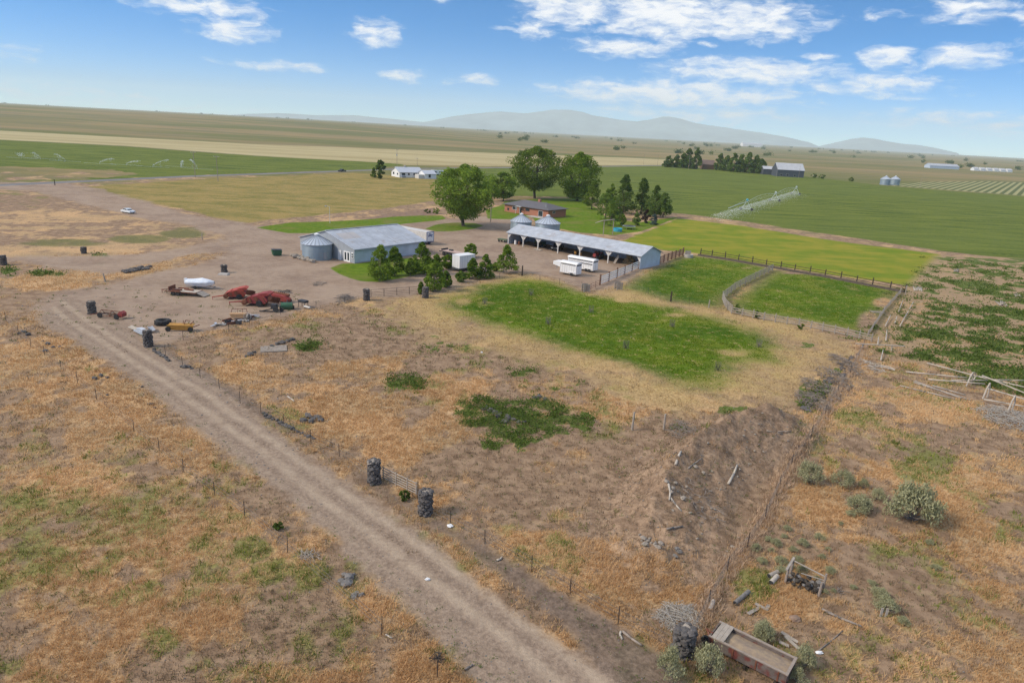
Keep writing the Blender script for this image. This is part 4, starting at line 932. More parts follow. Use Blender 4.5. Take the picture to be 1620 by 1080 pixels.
def quads(P, s, r_, up=0.0, asp=.6):
    """leaf quads at points P, size s, random facing; up>0 makes blades stand"""
    n = len(P); a = r_.normal(size=(n, 3)); a[:, 2] = a[:, 2] * (1 - up) + up * 1.6
    a /= np.linalg.norm(a, axis=1)[:, None]; b_ = np.cross(a, r_.normal(size=(n, 3))); b_ /= np.linalg.norm(b_, axis=1)[:, None]
    s = np.broadcast_to(np.asarray(s), (n,))[:, None]
    V = np.stack([P - a * s * .5, P + b_ * s * asp * .5, P + a * s * .5, P - b_ * s * asp * .5], 1).reshape(-1, 3)
    return V, np.arange(4 * n).reshape(n, 4)
def crown_points(kind, h, w, base, r_, ncl, per):
    """clump centres in an envelope, leaves round each clump"""
    cs = []; rad = []
    while len(cs) < ncl:
        u = r_.uniform(-1, 1, 3)
        f = r_.uniform(0, 1)
        z = base + (h - base) * f
        if kind == 'round': e = math.sqrt(max(0, 1 - (2 * f - .95) ** 2)) * (1.0 if f > .4 else .6 + f)
        elif kind == 'cone': e = (1 - f) ** .75 * 1.05 + .03; e *= .75 + .25 * min(1, f * 5)
        elif kind == 'egg': e = min(1, .62 + f * 1.9) * (1 - f ** 1.7) ** .75 + .03
        elif kind == 'column': e = math.sin(math.pi * min(1, (f * .9 + .08))) ** .5
        else: e = math.sin(math.pi * f) ** .5
        q = math.hypot(u[0], u[1])
        if q > 1 or (q < .45 and f < .85 and r_.random() < .75): continue
        cs.append((u[0] * e * w / 2, u[1] * e * w / 2, z)); rad.append((.15 + .10 * r_.random()) * min(w, h * .75) * (.55 + .45 * (1 - f)) * (.85 if kind in ('cone', 'egg') else 1))
    cs = np.array(cs); rad = np.array(rad)
    idx = np.repeat(np.arange(ncl), per); d = r_.normal(size=(len(idx), 3)); d /= np.linalg.norm(d, axis=1)[:, None]
    d *= (r_.uniform(.25, 1, len(idx)) ** .5)[:, None]
    P = cs[idx] + d * rad[idx][:, None] * np.array([1, 1, .75])
    if kind == 'willow': P[:, 2] -= np.abs(r_.normal(size=len(P))) * .03 * h
    P[:, 2] = np.maximum(P[:, 2], base * .55 + .1)
    tint = np.clip(r_.uniform(0, 1, ncl)[idx] * .55 + r_.uniform(0, 1, len(idx)) * .45, 0, 1)
    return P, tint, cs
def tree_mesh(kind, h, w, base, leaf, seed, ncl=60, per=60, ls=.35, up=0.):
    ncl = int(ncl * 1.25); r_ = np.random.default_rng(seed); P, ti, cs = crown_points(kind, h, w, base, r_, ncl, per)
    V, F = quads(P, ls * .92 * r_.uniform(.6, 1.4, len(P)), r_, up)
    return np_mesh('crown', V, F, leaf, np.repeat(ti, 4)), cs
def trunk_mesh(h, base, r, cs, seed, bark, limbs=7):
    rd = random.Random(seed); m = MB(); top_ = base + (h - base) * .55; pts = [Vector((0, 0, -.2))]
    for i in range(1, 6): pts.append(Vector(((rd.random() - .5) * r * 1.6, (rd.random() - .5) * r * 1.6, top_ * i / 5)))
    m.tube((0, 0, -.2), (0, 0, .25), r * 1.6, r * 1.05, 9); m.path(pts, r, r * .35, 8)
    for k in range(min(limbs, len(cs))):
        c = Vector(cs[rd.randrange(len(cs))]); s_ = pts[rd.randrange(2, 5)]
        mid_ = (s_ + c) / 2 + Vector((0, 0, -.05 * h)); m.path([s_, mid_, c], r * .42, r * .12, 5)
    me = bpy.data.meshes.new('trunk'); me.from_pydata([tuple(v) for v in m.v], [], m.f); me.materials.append(bark); me.polygons.foreach_set('use_smooth', [True] * len(m.f)); return me
def tree(label, px, py, ptop, pw, kind, leaf, seed, cbase=.18, ncl=60, per=60, ls=.35, cat='tree', name='tree', group=None, bark=None, dist=None, up=0., tr=.022):
    g = G(px, py); h = hgt(px, py, ptop); w = pw * mpp(px, py) * {'egg': .84, 'cone': 1.2, 'round': .95}.get(kind, 1.)
    t = thing(name, label, cat, g, 0, group)
    me, cs = tree_mesh(kind, h, w, h * cbase, leaf, seed, ncl, per, ls, up)
    link('crown', me, t); link('trunk', trunk_mesh(h, h * cbase, max(.06, h * tr), cs, seed, bark or M_bark), t); return t
TREES = 'young shade trees along the yard'
yt = [(600.7, 443.5, 389, 46, 'egg', L_mid, 'young tree on the lawn at the front corner of the workshop'),
 (624.5, 436, 392, 40, 'egg', L_mid, 'young tree before the workshop wall, second from its front corner'),
 (649, 437, 409, 20, 'egg', L_mid, 'narrow small tree on the workshop lawn between taller trees'),
 (668.6, 433.5, 384, 42, 'egg', L_mid, 'tallest young tree at the right end of the workshop wall'),
 (691, 428, 403, 26, 'egg', L_mid, 'small tree behind the fence corner near the flatbed trailer'),
 (708, 425, 404, 22, 'round', L_brt, 'bushy lighter green tree left of the white box trailer'),
 (688, 460, 414, 38, 'egg', L_mid, 'young conical tree by the fence, nearest the right stone gate pillar'),
 (705.7, 454, 429, 22, 'egg', L_mid, 'smaller tree pressed against the conical tree by the fence'),
 (729, 446, 430, 18, 'round', L_lime, 'small round lime green bush below the white box trailer'),
 (747.6, 441, 409, 22, 'cone', L_mid, 'slim conical tree in front of the white box trailer'),
 (767.4, 439, 403, 26, 'cone', L_mid, 'conical tree just right of the white box trailer'),
 (783, 429, 416, 12, 'round', L_lime, 'little light green shrub between two conical yard trees'),
 (800.7, 432, 389, 34, 'cone', L_mid, 'broad conical tree standing alone near the wooden post'),
 (745, 407, 386, 22, 'round', L_mid, 'bushy tree behind the white box trailer roof'),
 (666, 465, 447, 12, 'egg', L_mid, 'tiny tree beside the right stone pillar of the yard gate')]
for i, (px, py, pt, pw, k, lf, lab) in enumerate(yt):
    tree(lab, px, py, pt, pw, k, lf, 100 + i, .07 if k != 'round' else .05, 60, 60, .36, name='young_tree', group=TREES, bark=M_barkp)
tree('huge round willow shading a small grass island in the yard', 733, 357.5, 264, 104, 'round', L_mid, 201, .20, 150, 110, .62, name='willow_tree', tr=.03)
tree('mid green tree behind the big willow at the left of the brick house', 796, 318, 274, 62, 'round', L_mid, 202, .15, 60, 80, .75, name='shade_tree')
tree('tall dark cottonwood rising behind the brick house roof', 846, 314, 235, 92, 'round', L_dark, 203, .24, 130, 110, .72, name='cottonwood_tree', tr=.028)
tree('bright green globe shaped willow right of the dark cottonwood', 913, 318, 244, 72, 'round', L_brt, 204, .10, 130, 110, .68, name='willow_tree', tr=.03)
tree('dark leaning bush under the right side of the bright willow', 936, 331, 289, 36, 'egg', L_dark, 205, .1, 50, 70, .55, name='shrub')
tree('light lime green tree in front of the dark conifers', 958, 346, 300, 36, 'egg', L_lime, 206, .12, 50, 60, .55, name='lime_tree')
tree('lower lime green tree beside the timber gallows frame', 966, 357, 322, 34, 'egg', L_lime, 207, .12, 50, 60, .5, name='lime_tree')
tree('olive green tree behind the lime green tree', 966, 330, 292, 22, 'egg', L_brt, 208, .12, 40, 60, .55, name='shade_tree')
tree('tallest pointed dark conifer behind the lime green trees', 985, 338, 277, 30, 'cone', L_con, 209, .06, 80, 80, .5, name='conifer', up=.2)
tree('broad dark conifer, second of the row by the green field', 1014, 338, 284, 30, 'cone', L_con, 210, .06, 70, 80, .5, name='conifer', up=.2)
tree('slender conifer between the broad conifer and the round pine', 1035, 343, 295, 26, 'cone', L_con, 211, .06, 70, 80, .48, name='conifer', up=.2)
tree('round topped pine at the right end of the conifer row', 1049, 345, 306, 32, 'egg', L_con, 212, .16, 60, 80, .5, name='pine_tree', up=.1)
tree('low dark green conifer bush before the conifer row', 1006, 357, 336, 18, 'egg', L_con, 213, .05, 30, 50, .4, name='shrub')
tree('dark purple leaved shrub beside the blue spruce', 1022, 353, 332, 18, 'egg', L_purp, 214, .06, 30, 50, .4, name='shrub')
tree('small blue spruce at the right of the purple shrub', 1034, 356, 338, 11, 'cone', L_blue, 215, .03, 30, 50, .32, name='blue_spruce')
tree('dark green shrub behind the blue tank', 978, 347, 325, 20, 'egg', L_dark, 216, .05, 30, 50, .45, name='shrub')
tree('small green shrub next to the trampoline', 985, 356, 340, 14, 'egg', L_mid, 217, .05, 25, 45, .4, name='shrub')
tree('tall dark tree at the left corner of the white farmhouse', 602, 283, 254, 15, 'column', L_con, 218, .06, 40, 60, .8, name='conifer')
tree('shorter bushy tree left of the dark tree by the white farmhouse', 591.5, 281, 266, 11, 'egg', L_dark, 219, .05, 25, 50, .8, name='shrub')
tree('low olive shrub at the left edge of the big willow', 676, 337, 331, 13, 'round', L_dark, 220, .02, 16, 40, .4, name='shrub', cat='shrub')
tree('pale olive shrub beside the dark shrub near the willow', 690, 338, 329, 16, 'round', L_brt, 221, .02, 16, 40, .4, name='shrub', cat='shrub')
fz_ = [(1057, 264.5, 247, 14), (1070, 265, 246, 14), (1080, 266, 243, 12), (1088, 266.5, 235, 13), (1101, 267.5, 235, 12), (1138, 269.5, 244, 13), (1149, 270.5, 247, 14), (1160, 272, 243, 14), (1171, 272.5, 245, 14), (1182, 273.5, 242, 15), (1194, 274, 247, 14), (1203, 275, 251, 12)]
for i, (px, py, pt, pw) in enumerate(fz_):
    tree('dark windbreak tree left of the brown barn' if i < 5 else 'dark windbreak tree between the brown barn and the low shed', px, py, pt, pw + 8, 'egg', L_con, 300 + i, .03, 40, 60, 1.7, name='windbreak_tree', group='windbreak trees left of the brown barn' if i < 5 else 'windbreak trees right of the brown barn')
for i, (px, py, w_) in enumerate(((1287, 281, 9), (1300, 282.5, 16), (1347, 287, 10))):
    tree(('small dark bush just right of the white roofed barn', 'wide low hedge bush right of the white roofed barn', 'low dark bush halfway between barn and far grain bins')[i], px, py, py - 6, w_, 'round', L_con, 330 + i, .02, 14, 30, 1.2, name='shrub', cat='shrub')
# trees along the horizon: too many and too far to tell apart
r_ = np.random.default_rng(5); Vs = []; Fs = []; T = []; n0 = 0
hx = [(8, 163, 5), (75, 166.5, 3), (250, 176, 4), (318, 180, 5), (335, 180.5, 4), (385, 183, 3), (440, 185, 5), (455, 186, 4), (490, 188, 6), (560, 191, 3), (640, 193.5, 4), (700, 195.5, 5), (760, 198, 8), (770, 198.5, 6)]
hx += [(r_.uniform(790, 1620), 0, r_.uniform(2, 6)) for _ in range(75)] + [(815, 206, 5), (830, 206.5, 6), (840, 207, 5)]
for px, py, w_ in hx:
    if py == 0: py = 162 + .0531 * px + r_.choice([5, 7, 10, 14, 20]) * r_.uniform(.8, 1.2)
    x, y = G0(px, max(py, 162 + .0531 * px + 5.5)); D_ = math.hypot(x, y); z = gz(x, y); wm = w_ * D_ / FPX * .7
    for k in range(max(2, int(w_ * 1.2))):
        a = r_.uniform(-wm, wm); hh = (6 + 5 * r_.random()) * (1 if D_ < 3000 else 1.3)
        P = np.array([x + a, y, z]) + r_.normal(size=(50, 3)) * np.array([hh * .32, hh * .32, hh * .24]) + np.array([0, 0, hh * .45]); P[:, 2] = np.maximum(P[:, 2], z)
        V, F = quads(P, hh * .3, r_); Vs.append(V); Fs.append(F + n0); n0 += len(V); T.append(np.full(len(V), r_.random() * .5))
tag(link('distant_trees', np_mesh('distant_trees', np.concatenate(Vs), np.concatenate(Fs), L_con, np.concatenate(T))), kind='stuff')

# ---------------------------------------------------------------- sagebrush
def sage_mesh(w, h, seed, n=520):
    r_ = np.random.default_rng(seed); ncl = 34; cs = []
    while len(cs) < ncl:
        u = r_.uniform(-1, 1, 2)
        if u @ u > 1: continue
        q = math.sqrt(u @ u); cs.append((u[0] * w / 2, u[1] * w / 2, h * (.95 - .55 * q * q) * r_.uniform(.62, 1.0)))
    cs = np.array(cs); idx = np.repeat(np.arange(ncl), n // ncl * 5)
    P = cs[idx] + r_.normal(size=(len(idx), 3)) * np.array([.085 * w, .085 * w, .10 * h]); P[:, 2] = np.clip(P[:, 2], .05, h * 1.1)
    V, F = quads(P, .115 * r_.uniform(.7, 1.4, len(P)), r_, .55, .42)
    t = np.clip(.35 + .5 * r_.uniform(0, 1, ncl)[idx] * 1 + .15 * r_.random(len(idx)), 0, 1)
    me = np_mesh('foliage', V, F, L_sage, np.repeat(t, 4)); m = MB()
    for c in cs[::2]: m.path([(0, 0, -.05), (c[0] * .4, c[1] * .4, c[2] * .35), tuple(c)], .035, .012, 4)
    for k in range(10):
        a = r_.uniform(0, 6.28); m.path([(0, 0, .1), (math.cos(a) * w * .35, math.sin(a) * w * .35, h * .25), (math.cos(a) * w * .52, math.sin(a) * w * .52, h * .42)], .025, .008, 4)
    me2 = bpy.data.meshes.new('stems'); me2.from_pydata([tuple(v) for v in m.v], [], m.f); me2.materials.append(M_twig); return me, me2
SAGE = [sage_mesh(2.0, 1.15, 400 + i, 900 if i == 0 else 600) for i in range(4)]
sb = [(1442, 822, 96, 78, 'largest grey green sagebrush standing alone on the right slope'), (1279, 762, 48, 46, 'dense sagebrush beside the wire fence at the foot of the dirt bank'), (1332, 768, 44, 34, 'loose sagebrush right of the fence side sagebrush'), (1365, 772, 20, 22, 'small sagebrush between two loose sagebrush clumps'), (1358, 808, 50, 34, 'spreading sagebrush left of the largest sagebrush'), (1388, 790, 28, 26, 'darker twiggy sagebrush touching the spreading one'),
      (1060, 1068, 54, 64, 'pale sagebrush at the left foot of the bottom stone pillar'), (1118, 1062, 62, 62, 'large sagebrush against the left side of the rusty wagon box'), (1206, 1012, 44, 42, 'rounded sagebrush behind the rusty wagon box'), (1272, 1052, 40, 50, 'tall sagebrush at the right end of the rusty wagon box'), (1262, 1078, 40, 30, 'sagebrush cut by the bottom edge near the wagon end'), (1400, 968, 46, 36, 'medium sagebrush in the lower right dry grass'), (1392, 945, 30, 22, 'small sagebrush directly behind the medium one at lower right')]
for i, (px, py, w_, h_, lab) in enumerate(sb):
    g = G(px, py); k = w_ * mpp(px, py) / 2.85; hh = h_ * mpp(px, py) / 1.15 / 1.25
    t = thing('sagebrush', lab, 'sagebrush', g, random.random() * 6, 'sagebrush on the dry slope'); a, b_ = SAGE[i % 4]
    link('foliage', a, t); link('stems', b_, t); t.scale = (k, k, hh)
r_ = np.random.default_rng(77)
small = [(1205, 890), (1215, 855), (1240, 850), (1255, 872), (1262, 888), (1296, 852), (1300, 882), (1313, 905), (1318, 935), (1228, 862), (1250, 898), (1235, 890), (1292, 917), (1350, 930), (1378, 925), (1345, 815), (1220, 872), (1270, 862), (1305, 938), (1268, 905), (1428, 985), (1385, 940), (1330, 830), (1480, 900), (1245, 838), (1195, 870), (1130, 1010), (1236, 905), (1310, 870), (1470, 860)]
for px, py in small:
    g = G(px, py); k = r_.uniform(.22, .42); t = thing('sagebrush', 'small young sagebrush tuft on the dry slope right of the wire fence', 'sagebrush', g, r_.uniform(0, 6), 'small sagebrush tufts'); a, b_ = SAGE[int(r_.integers(4))]
    link('foliage', a, t); link('stems', b_, t); t.scale = (k, k, k * r_.uniform(.9, 1.3))

# ---------------------------------------------------------------- grass, weeds: nobody could count these
def scatter(n, r0, r1, pred, azr=46, ov=3):
    """screen-even scatter over the near ground, kept where pred says"""
    out = []; m = int(n * ov)
    rr = np.exp(rng.uniform(math.log(r0), math.log(r1), m)); aa = np.radians(rng.uniform(-azr, azr, m)); x = rr * np.sin(aa); y = rr * np.cos(aa)
    Z = zones(x, y); p = pred(x, y, Z); k = rng.random(m) < p; return x[k][:n], y[k][:n]
def blades(name, x, y, mat_, hgt_, wid, nb, spread, lean, lab=None, tint=None):
    n = len(x); z = height(x, y); r = np.hypot(x, y); sc = np.clip(r / 55, .85, 2.2)
    X = np.repeat(x, nb); Y = np.repeat(y, nb); Z_ = np.repeat(z, nb); sc = np.repeat(sc, nb); m = len(X)
    X = X + rng.normal(size=m) * spread * sc; Y = Y + rng.normal(size=m) * spread * sc
    a = rng.uniform(0, 6.283, m); h = hgt_ * rng.uniform(.55, 1.25, m) * np.repeat(rng.uniform(.7, 1.3, n), nb); w = wid * sc * rng.uniform(.7, 1.3, m)
    lx = rng.normal(size=m) * lean * h; ly = rng.normal(size=m) * lean * h
    ca, sa = np.cos(a) * w * .5, np.sin(a) * w * .5
    V = np.stack([np.stack([X - ca, Y - sa, Z_ - .03], -1), np.stack([X + ca, Y + sa, Z_ - .03], -1), np.stack([X + lx + ca * .35, Y + ly + sa * .35, Z_ + h], -1), np.stack([X + lx - ca * .35, Y + ly - sa * .35, Z_ + h], -1)], 1).reshape(-1, 3)
    t = np.repeat(rng.uniform(0, 1, n) if tint is None else tint, nb) * .7 + rng.uniform(0, .3, m)
    tag(link(name, np_mesh(name, V, np.arange(4 * m).reshape(m, 4), mat_, np.repeat(t, 4))), kind='stuff')
bare = lambda Z: (Z['road'] < -.2) & (Z['verge'] < 0) & (Z['yard'] < 0) & (Z['fringe'] < -1) & (Z['lawn'] < 0) & (Z['past'] < 0) & (Z['past4'] < 0)
x, y = scatter(52000, 26, 170, lambda x, y, Z: np.where(bare(Z), np.clip(Z['dry'], 0, 1) ** 1.2 * (1 - .7 * np.maximum(Z['weed'], Z['dark'])) * np.where(Z['lot'] > 0, .35, 1), 0))
tn = np.clip(fbm(x, y, 9, 3, 7) * 1.6 - .3, 0, 1)
blades('dry_grass', x, y, L_straw, .22, .05, 7, .17, .6, tint=tn)
x, y = scatter(16000, 26, 120, lambda x, y, Z: np.where(bare(Z), .5 * (1 - Z['dry']), 0))
blades('dead_stalks', x, y, L_grey, .20, .05, 6, .15, .5)
x, y = scatter(12000, 60, 200, lambda x, y, Z: np.where((Z['fringe'] > 0) & (Z['past'] < 0), .8, 0))
blades('pale_grass', x, y, L_pale, .16, .06, 6, .2, .5)
x, y = scatter(24000, 60, 220, lambda x, y, Z: np.where((Z['past'] > -1.5), sst(-1.5, 5, Z['past']), 0))
blades('pasture_grass', x, y, L_grass, .09, .07, 6, .25, .8)
x, y = scatter(15000, 26, 170, lambda x, y, Z: np.where(bare(Z), Z['weed'] * .5, 0))
blades('green_weeds', x, y, L_weed, .26, .07, 8, .2, .55)
def leafy(name, x, y, mat_, s_, n_, hz_, spread):
    z = height(x, y); idx = np.repeat(np.arange(len(x)), n_); m = len(idx); sc = np.clip(np.hypot(x, y) / 60, .9, 2.0)[idx]
    big = np.repeat(rng.uniform(.6, 1.5, len(x)), n_)
    P = np.stack([x[idx] + rng.normal(size=m) * spread * sc * big, y[idx] + rng.normal(size=m) * spread * sc * big, z[idx] + np.abs(rng.normal(size=m)) * hz_ * big + .03], -1)
    V, F = quads(P, s_ * sc * rng.uniform(.7, 1.3, m), rng, .3, .6); t = np.repeat(rng.uniform(0, 1, len(x)), n_) * .6 + rng.uniform(0, .4, m)
    tag(link(name, np_mesh(name, V, F, mat_, np.repeat(t, 4))), kind='stuff')
x, y = scatter(15000, 40, 240, lambda x, y, Z: np.where((Z['lot'] > -3) | bare(Z), Z['dark'], 0))
leafy('dark_weeds', x, y, L_dweed, .17, 22, .28, .30)
x, y = scatter(4000, 30, 150, lambda x, y, Z: np.where(((Z['verge'] > 0) | (Z['road'] > -1)) & (Z['lane'] > 2.2) | (Z['yard'] > 0) & (y < 118), .10, np.where(bare(Z) & (Z['dry'] < .4), .12, 0)), ov=12)
leafy('verge_weeds', x, y, L_dweed, .09, 10, .08, .12)
# pale rank grass along the right hand fence
FL = GP([(1090, 1020), (1121, 958), (1150, 903), (1182, 866), (1210, 822), (1233, 770), (1252, 736), (1283, 692), (1305, 655), (1325, 622), (1345, 590), (1366, 548)])
x, y = scatter(4200, 30, 130, lambda x, y, Z: np.exp(-(np.clip(line_d(FL, x, y)[0] - .2, 0, 9) / .45) ** 2), ov=40)
blades('fence_grass', x, y, leafmat('fence_straw', (.44, .31, .20), (.74, .55, .38)), .36, .05, 7, .14, .35)
x, y = scatter(1800, 30, 150, lambda x, y, Z: np.where((Z['lane'] < .35) & (Z['road'] > 0), .35 * (fbm(x, y, 6, 2, 151) > .5), 0), ov=40)
blades('road_crown_grass', x, y, L_grey, .10, .05, 5, .14, .5)
# specks and stones over bare ground
def pebbles(name, x, y, mat_, r0, r1):
    z = height(x, y); n = len(x); sz = rng.uniform(r0, r1, n) * np.clip(np.hypot(x, y) / 60, .7, 1.6); V0, F0 = ICO[0]; V0 = np.array([tuple(v) for v in V0]); F0 = np.array(F0)
    k = rng.uniform(.7, 1.3, (n, 12, 1)); V = V0[None] * k * sz[:, None, None] * np.array([1, 1, .6]) + np.stack([x, y, z], -1)[:, None]
    F = F0[None] + (np.arange(n) * 12)[:, None, None]
    tag(link(name, np_mesh(name, V.reshape(-1, 3), F.reshape(-1, 3), mat_)), kind='stuff')
x, y = scatter(2600, 27, 130, lambda x, y, Z: np.where((Z['lane'] < 9) & (Z['lane'] > 1.0) & (y < 120) | (Z['mound'] > 0), .5 + (Z['mound'] > 0) * .5, .02))
pebbles('loose_stones', x, y, M_grey_rock, .03, .10)
# ================================================================== FENCES
def rail_pt(px, py): return G(px, py)
def path_len(pts): return sum((pts[i + 1] - pts[i]).length for i in range(len(pts) - 1))
def resample(pts, n):
    L = [0]
    for i in range(len(pts) - 1): L.append(L[-1] + (pts[i + 1] - pts[i]).length)
    out = []
    for k in range(n):
        d = L[-1] * k / (n - 1); i = max(j for j in range(len(L)) if L[j] <= d + 1e-9); i = min(i, len(pts) - 2)
        f = (d - L[i]) / max(1e-6, L[i + 1] - L[i]); p = pts[i].lerp(pts[i + 1], f); p.z = gz(p.x, p.y); out.append(p)
    return out
def post_mesh(kind, h, seed=0):
    m = MB(); rd = random.Random(seed)
    if kind == 't': m.box((0, 0, h / 2 - .1), (.055, .018, h + .2)); m.box((0, .02, h / 2 - .1), (.018, .045, h + .2)); mt = M_post
    elif kind == 'wood': m.tube((0, 0, -.2), (rd.uniform(-.05, .05), rd.uniform(-.05, .05), h), .11, .09, 8); mt = M_woodg
    elif kind == 'brown': m.box((0, 0, h / 2), (.30, .30, h + .4)); mt = M_woodb
    else: m.tube((0, 0, -.2), (rd.uniform(-.04, .04), 0, h), .14, .12, 8); mt = M_woodd
    me = bpy.data.meshes.new('fence_post'); me.from_pydata([tuple(v) for v in m.v], [], m.f); me.materials.append(mt); return me
def fence(name, label, cat, pts, kind, h, wires=(), rails=(), rail_w=.14, rail_m=None, posts=None, wire_r=.013, lean=.03, group=None):
    o0 = pts[0]; t = thing(name, label, cat, o0, 0, group); me = post_mesh(kind, h)
    for i, p in enumerate(posts if posts is not None else pts):
        q = link('fence_post', me, t, p - o0); q.rotation_euler = (random.uniform(-lean, lean), random.uniform(-lean, lean), random.uniform(0, .4) if kind in ('t', 'wood') else 0)
        q.scale = (1, 1, random.uniform(.9, 1.1))
    if wires:
        m = MB()
        for z in wires:
            for i in range(len(pts) - 1):
                a, b_ = pts[i] - o0 + Vector((0, 0, z)), pts[i + 1] - o0 + Vector((0, 0, z)); c = (a + b_) / 2 - Vector((0, 0, .03))
                m.tube(a, c, wire_r, n=3, cap=False); m.tube(c, b_, wire_r, n=3, cap=False)
        m.build('wire', M_wire, t)
    if rails:
        for k, z in enumerate(rails):
            m = MB()
            for i in range(len(pts) - 1):
                a, b_ = pts[i] - o0 + Vector((0, 0, z + random.uniform(-.03, .03))), pts[i + 1] - o0 + Vector((0, 0, z + random.uniform(-.03, .03))); d = b_ - a
                n_ = Vector((-d.y, d.x, 0)).normalized() * .10
                m.box((a + b_) / 2 - n_ * .9, (d.length * .99, .05, rail_w), rz=math.atan2(d.y, d.x), ry=-math.asin(max(-1, min(1, d.z / d.length))))
            m.build('rail', rail_m or M_woodg, t)
    return t
left = [(10, 508), (30, 531), (49, 549), (71, 562), (97, 586), (123, 606), (153, 632), (212, 683), (252, 713), (290, 747), (340, 783), (387, 818), (455, 873), (604, 1003)]
fence('wire_fence', 'sagging barbed wire fence with dark steel posts through the left dry grass', 'wire fence', [G(*p) for p in left], 't', 1.35, (.4, .75, 1.1))
fence('wire_fence', 'wire fence with thin steel posts from corner stone pillar to the gate pillar', 'wire fence', [G(*p) for p in [(237, 546), (262, 562), (289, 578), (317, 598), (347, 615), (380, 638), (413, 653), (449, 672), (492, 700), (537, 722), (588, 760)]], 't', 1.35, (.4, .75, 1.1))
fence('wire_fence', 'wire fence with thin steel posts between the gate and the bottom stone pillar', 'wire fence', [G(*p) for p in [(676, 812), (712, 830), (767, 860), (841, 903), (902, 940), (978, 987), (1070, 1034)]], 't', 1.35, (.4, .75, 1.1))
fence('wire_fence', 'wire fence running from the bottom pillar along the foot of the dirt bank', 'wire fence', [G(*p) for p in [(1085, 1030), (1121, 958), (1150, 903), (1182, 866), (1210, 822), (1233, 770), (1252, 736), (1283, 692), (1305, 655), (1325, 622), (1345, 590), (1366, 548)]], 't', 1.35, (.3, .6, .9, 1.15))
fence('wire_fence', 'low wire fence along the lower edge of the junk yard', 'wire fence', [G(*p) for p in [(240, 545), (290, 538), (362, 524), (395, 512), (444, 498), (500, 487), (545, 478), (575, 474)]], 't', 1.2, (.4, .8, 1.1))
fence('wire_fence', 'wire mesh fence between the yard trees and the green pasture', 'wire fence', [G(*p) for p in [(678, 464), (715, 455), (755, 446), (790, 440), (826, 434), (854, 443), (885, 449), (920, 455)]], 't', 1.2, (.3, .6, .9, 1.15))
fence('wire_fence', 'wire fence with one stout post between pasture and left paddock', 'wire fence', [G(*p) for p in [(990, 456), (1025, 465), (1060, 477), (1090, 481), (1121, 487), (1150, 492)]], 't', 1.3, (.3, .6, .9, 1.15))
# pipe gate of the yard between two stone pillars
ga, gb = G(587, 470), G(667, 464)
gt = thing('pipe_gate', 'thin steel pipe gate between two stone pillars at the yard entrance', 'gate', ga)
for i in range(5):
    m = MB(); p = (gb - ga) * (i / 4); m.tube(p, p + Vector((0, 0, 1.4)), .05, n=5); m.build('upright', M_post, gt)
for z in (.3, .6, .9, 1.35):
    m = MB(); m.tube(Vector((0, 0, z)), (gb - ga) + Vector((0, 0, z)), .028, n=5); m.build('bar', M_post, gt)
# pole gate at the road
ga, gb = G(605, 758), G(660, 785)
gt = thing('pole_gate', 'weathered pole gate with many rails between two tall stone pillars on the dirt road', 'gate', ga)
d = gb - ga
for k, z in enumerate((.25, .48, .71, .94, 1.2)):
    m = MB(); m.tube(Vector((0, 0, z)), d + Vector((0, 0, z)), .045, .04, 6); m.build('rail', M_woodg, gt)
for f in (.03, .4, .72, .97):
    m = MB(); m.box(d * f + Vector((0, -.05, .7)), (.08, .05, 1.35), rz=math.atan2(d.y, d.x)); m.build('upright', M_woodg, gt)
p = G(661, 788); t = thing('gate_post', 'dark steel post at the hinge end of the pole gate', 'post', p); m = MB(); m.box((0, 0, .75), (.07, .07, 1.6)); m.box((0, 0, 1.56), (.1, .1, .05)); m.build('post', M_post, t)
# stone and wire pillars
def pillar(px, py, ptop, label, w_=None, wire=True, seed=0):
    g = G(px, py); h = hgt(px, py, ptop); r = w_ or 10 * mpp(px, py)
    t = thing('stone_pillar', label, 'stone pillar', g, 0, 'stone gate pillars'); m = MB(); rd = random.Random(seed)
    m.lathe([(r * .8, -.1), (r * .8, h * .9)], 10)
    for lv in range(int(h / .26) + 1):
        n = 8
        for k in range(n):
            a = 2 * math.pi * (k + lv * .5) / n + rd.uniform(-.15, .15); rr = r * rd.uniform(.78, .92)
            m.rock((math.cos(a) * rr, math.sin(a) * rr, .1 + lv * .26 * (h / (int(h / .26) * .26 + .2))), rd.uniform(.17, .27) * r / .55, rd.randrange(9999), sq=(1, 1, .8))
    m.build('stones', M_basalt, t)
    m = MB()
    for k in range(5): m.rock((rd.uniform(-.45, .45) * r, rd.uniform(-.45, .45) * r, h * .95), rd.uniform(.2, .36) * r / .6, rd.randrange(9999), rd.choice((0, 0, 1)), sq=(1.2, 1, .6))
    m.build('cap_stones', [M_basalt, M_pale_rock], t)
    if wire:
        m = MB(); n = 14
        for k in range(n):
            a = 2 * math.pi * k / n; m.tube((math.cos(a) * r * 1.05, math.sin(a) * r * 1.05, 0), (math.cos(a) * r * 1.05, math.sin(a) * r * 1.05, h), .008, n=3, cap=False)
        for z in np.arange(.1, h, .22): m.lathe([(r * 1.05, z), (r * 1.055, z + .012)], 14, close=False)
        m.build('wire_cage', M_wire, t)
    return t
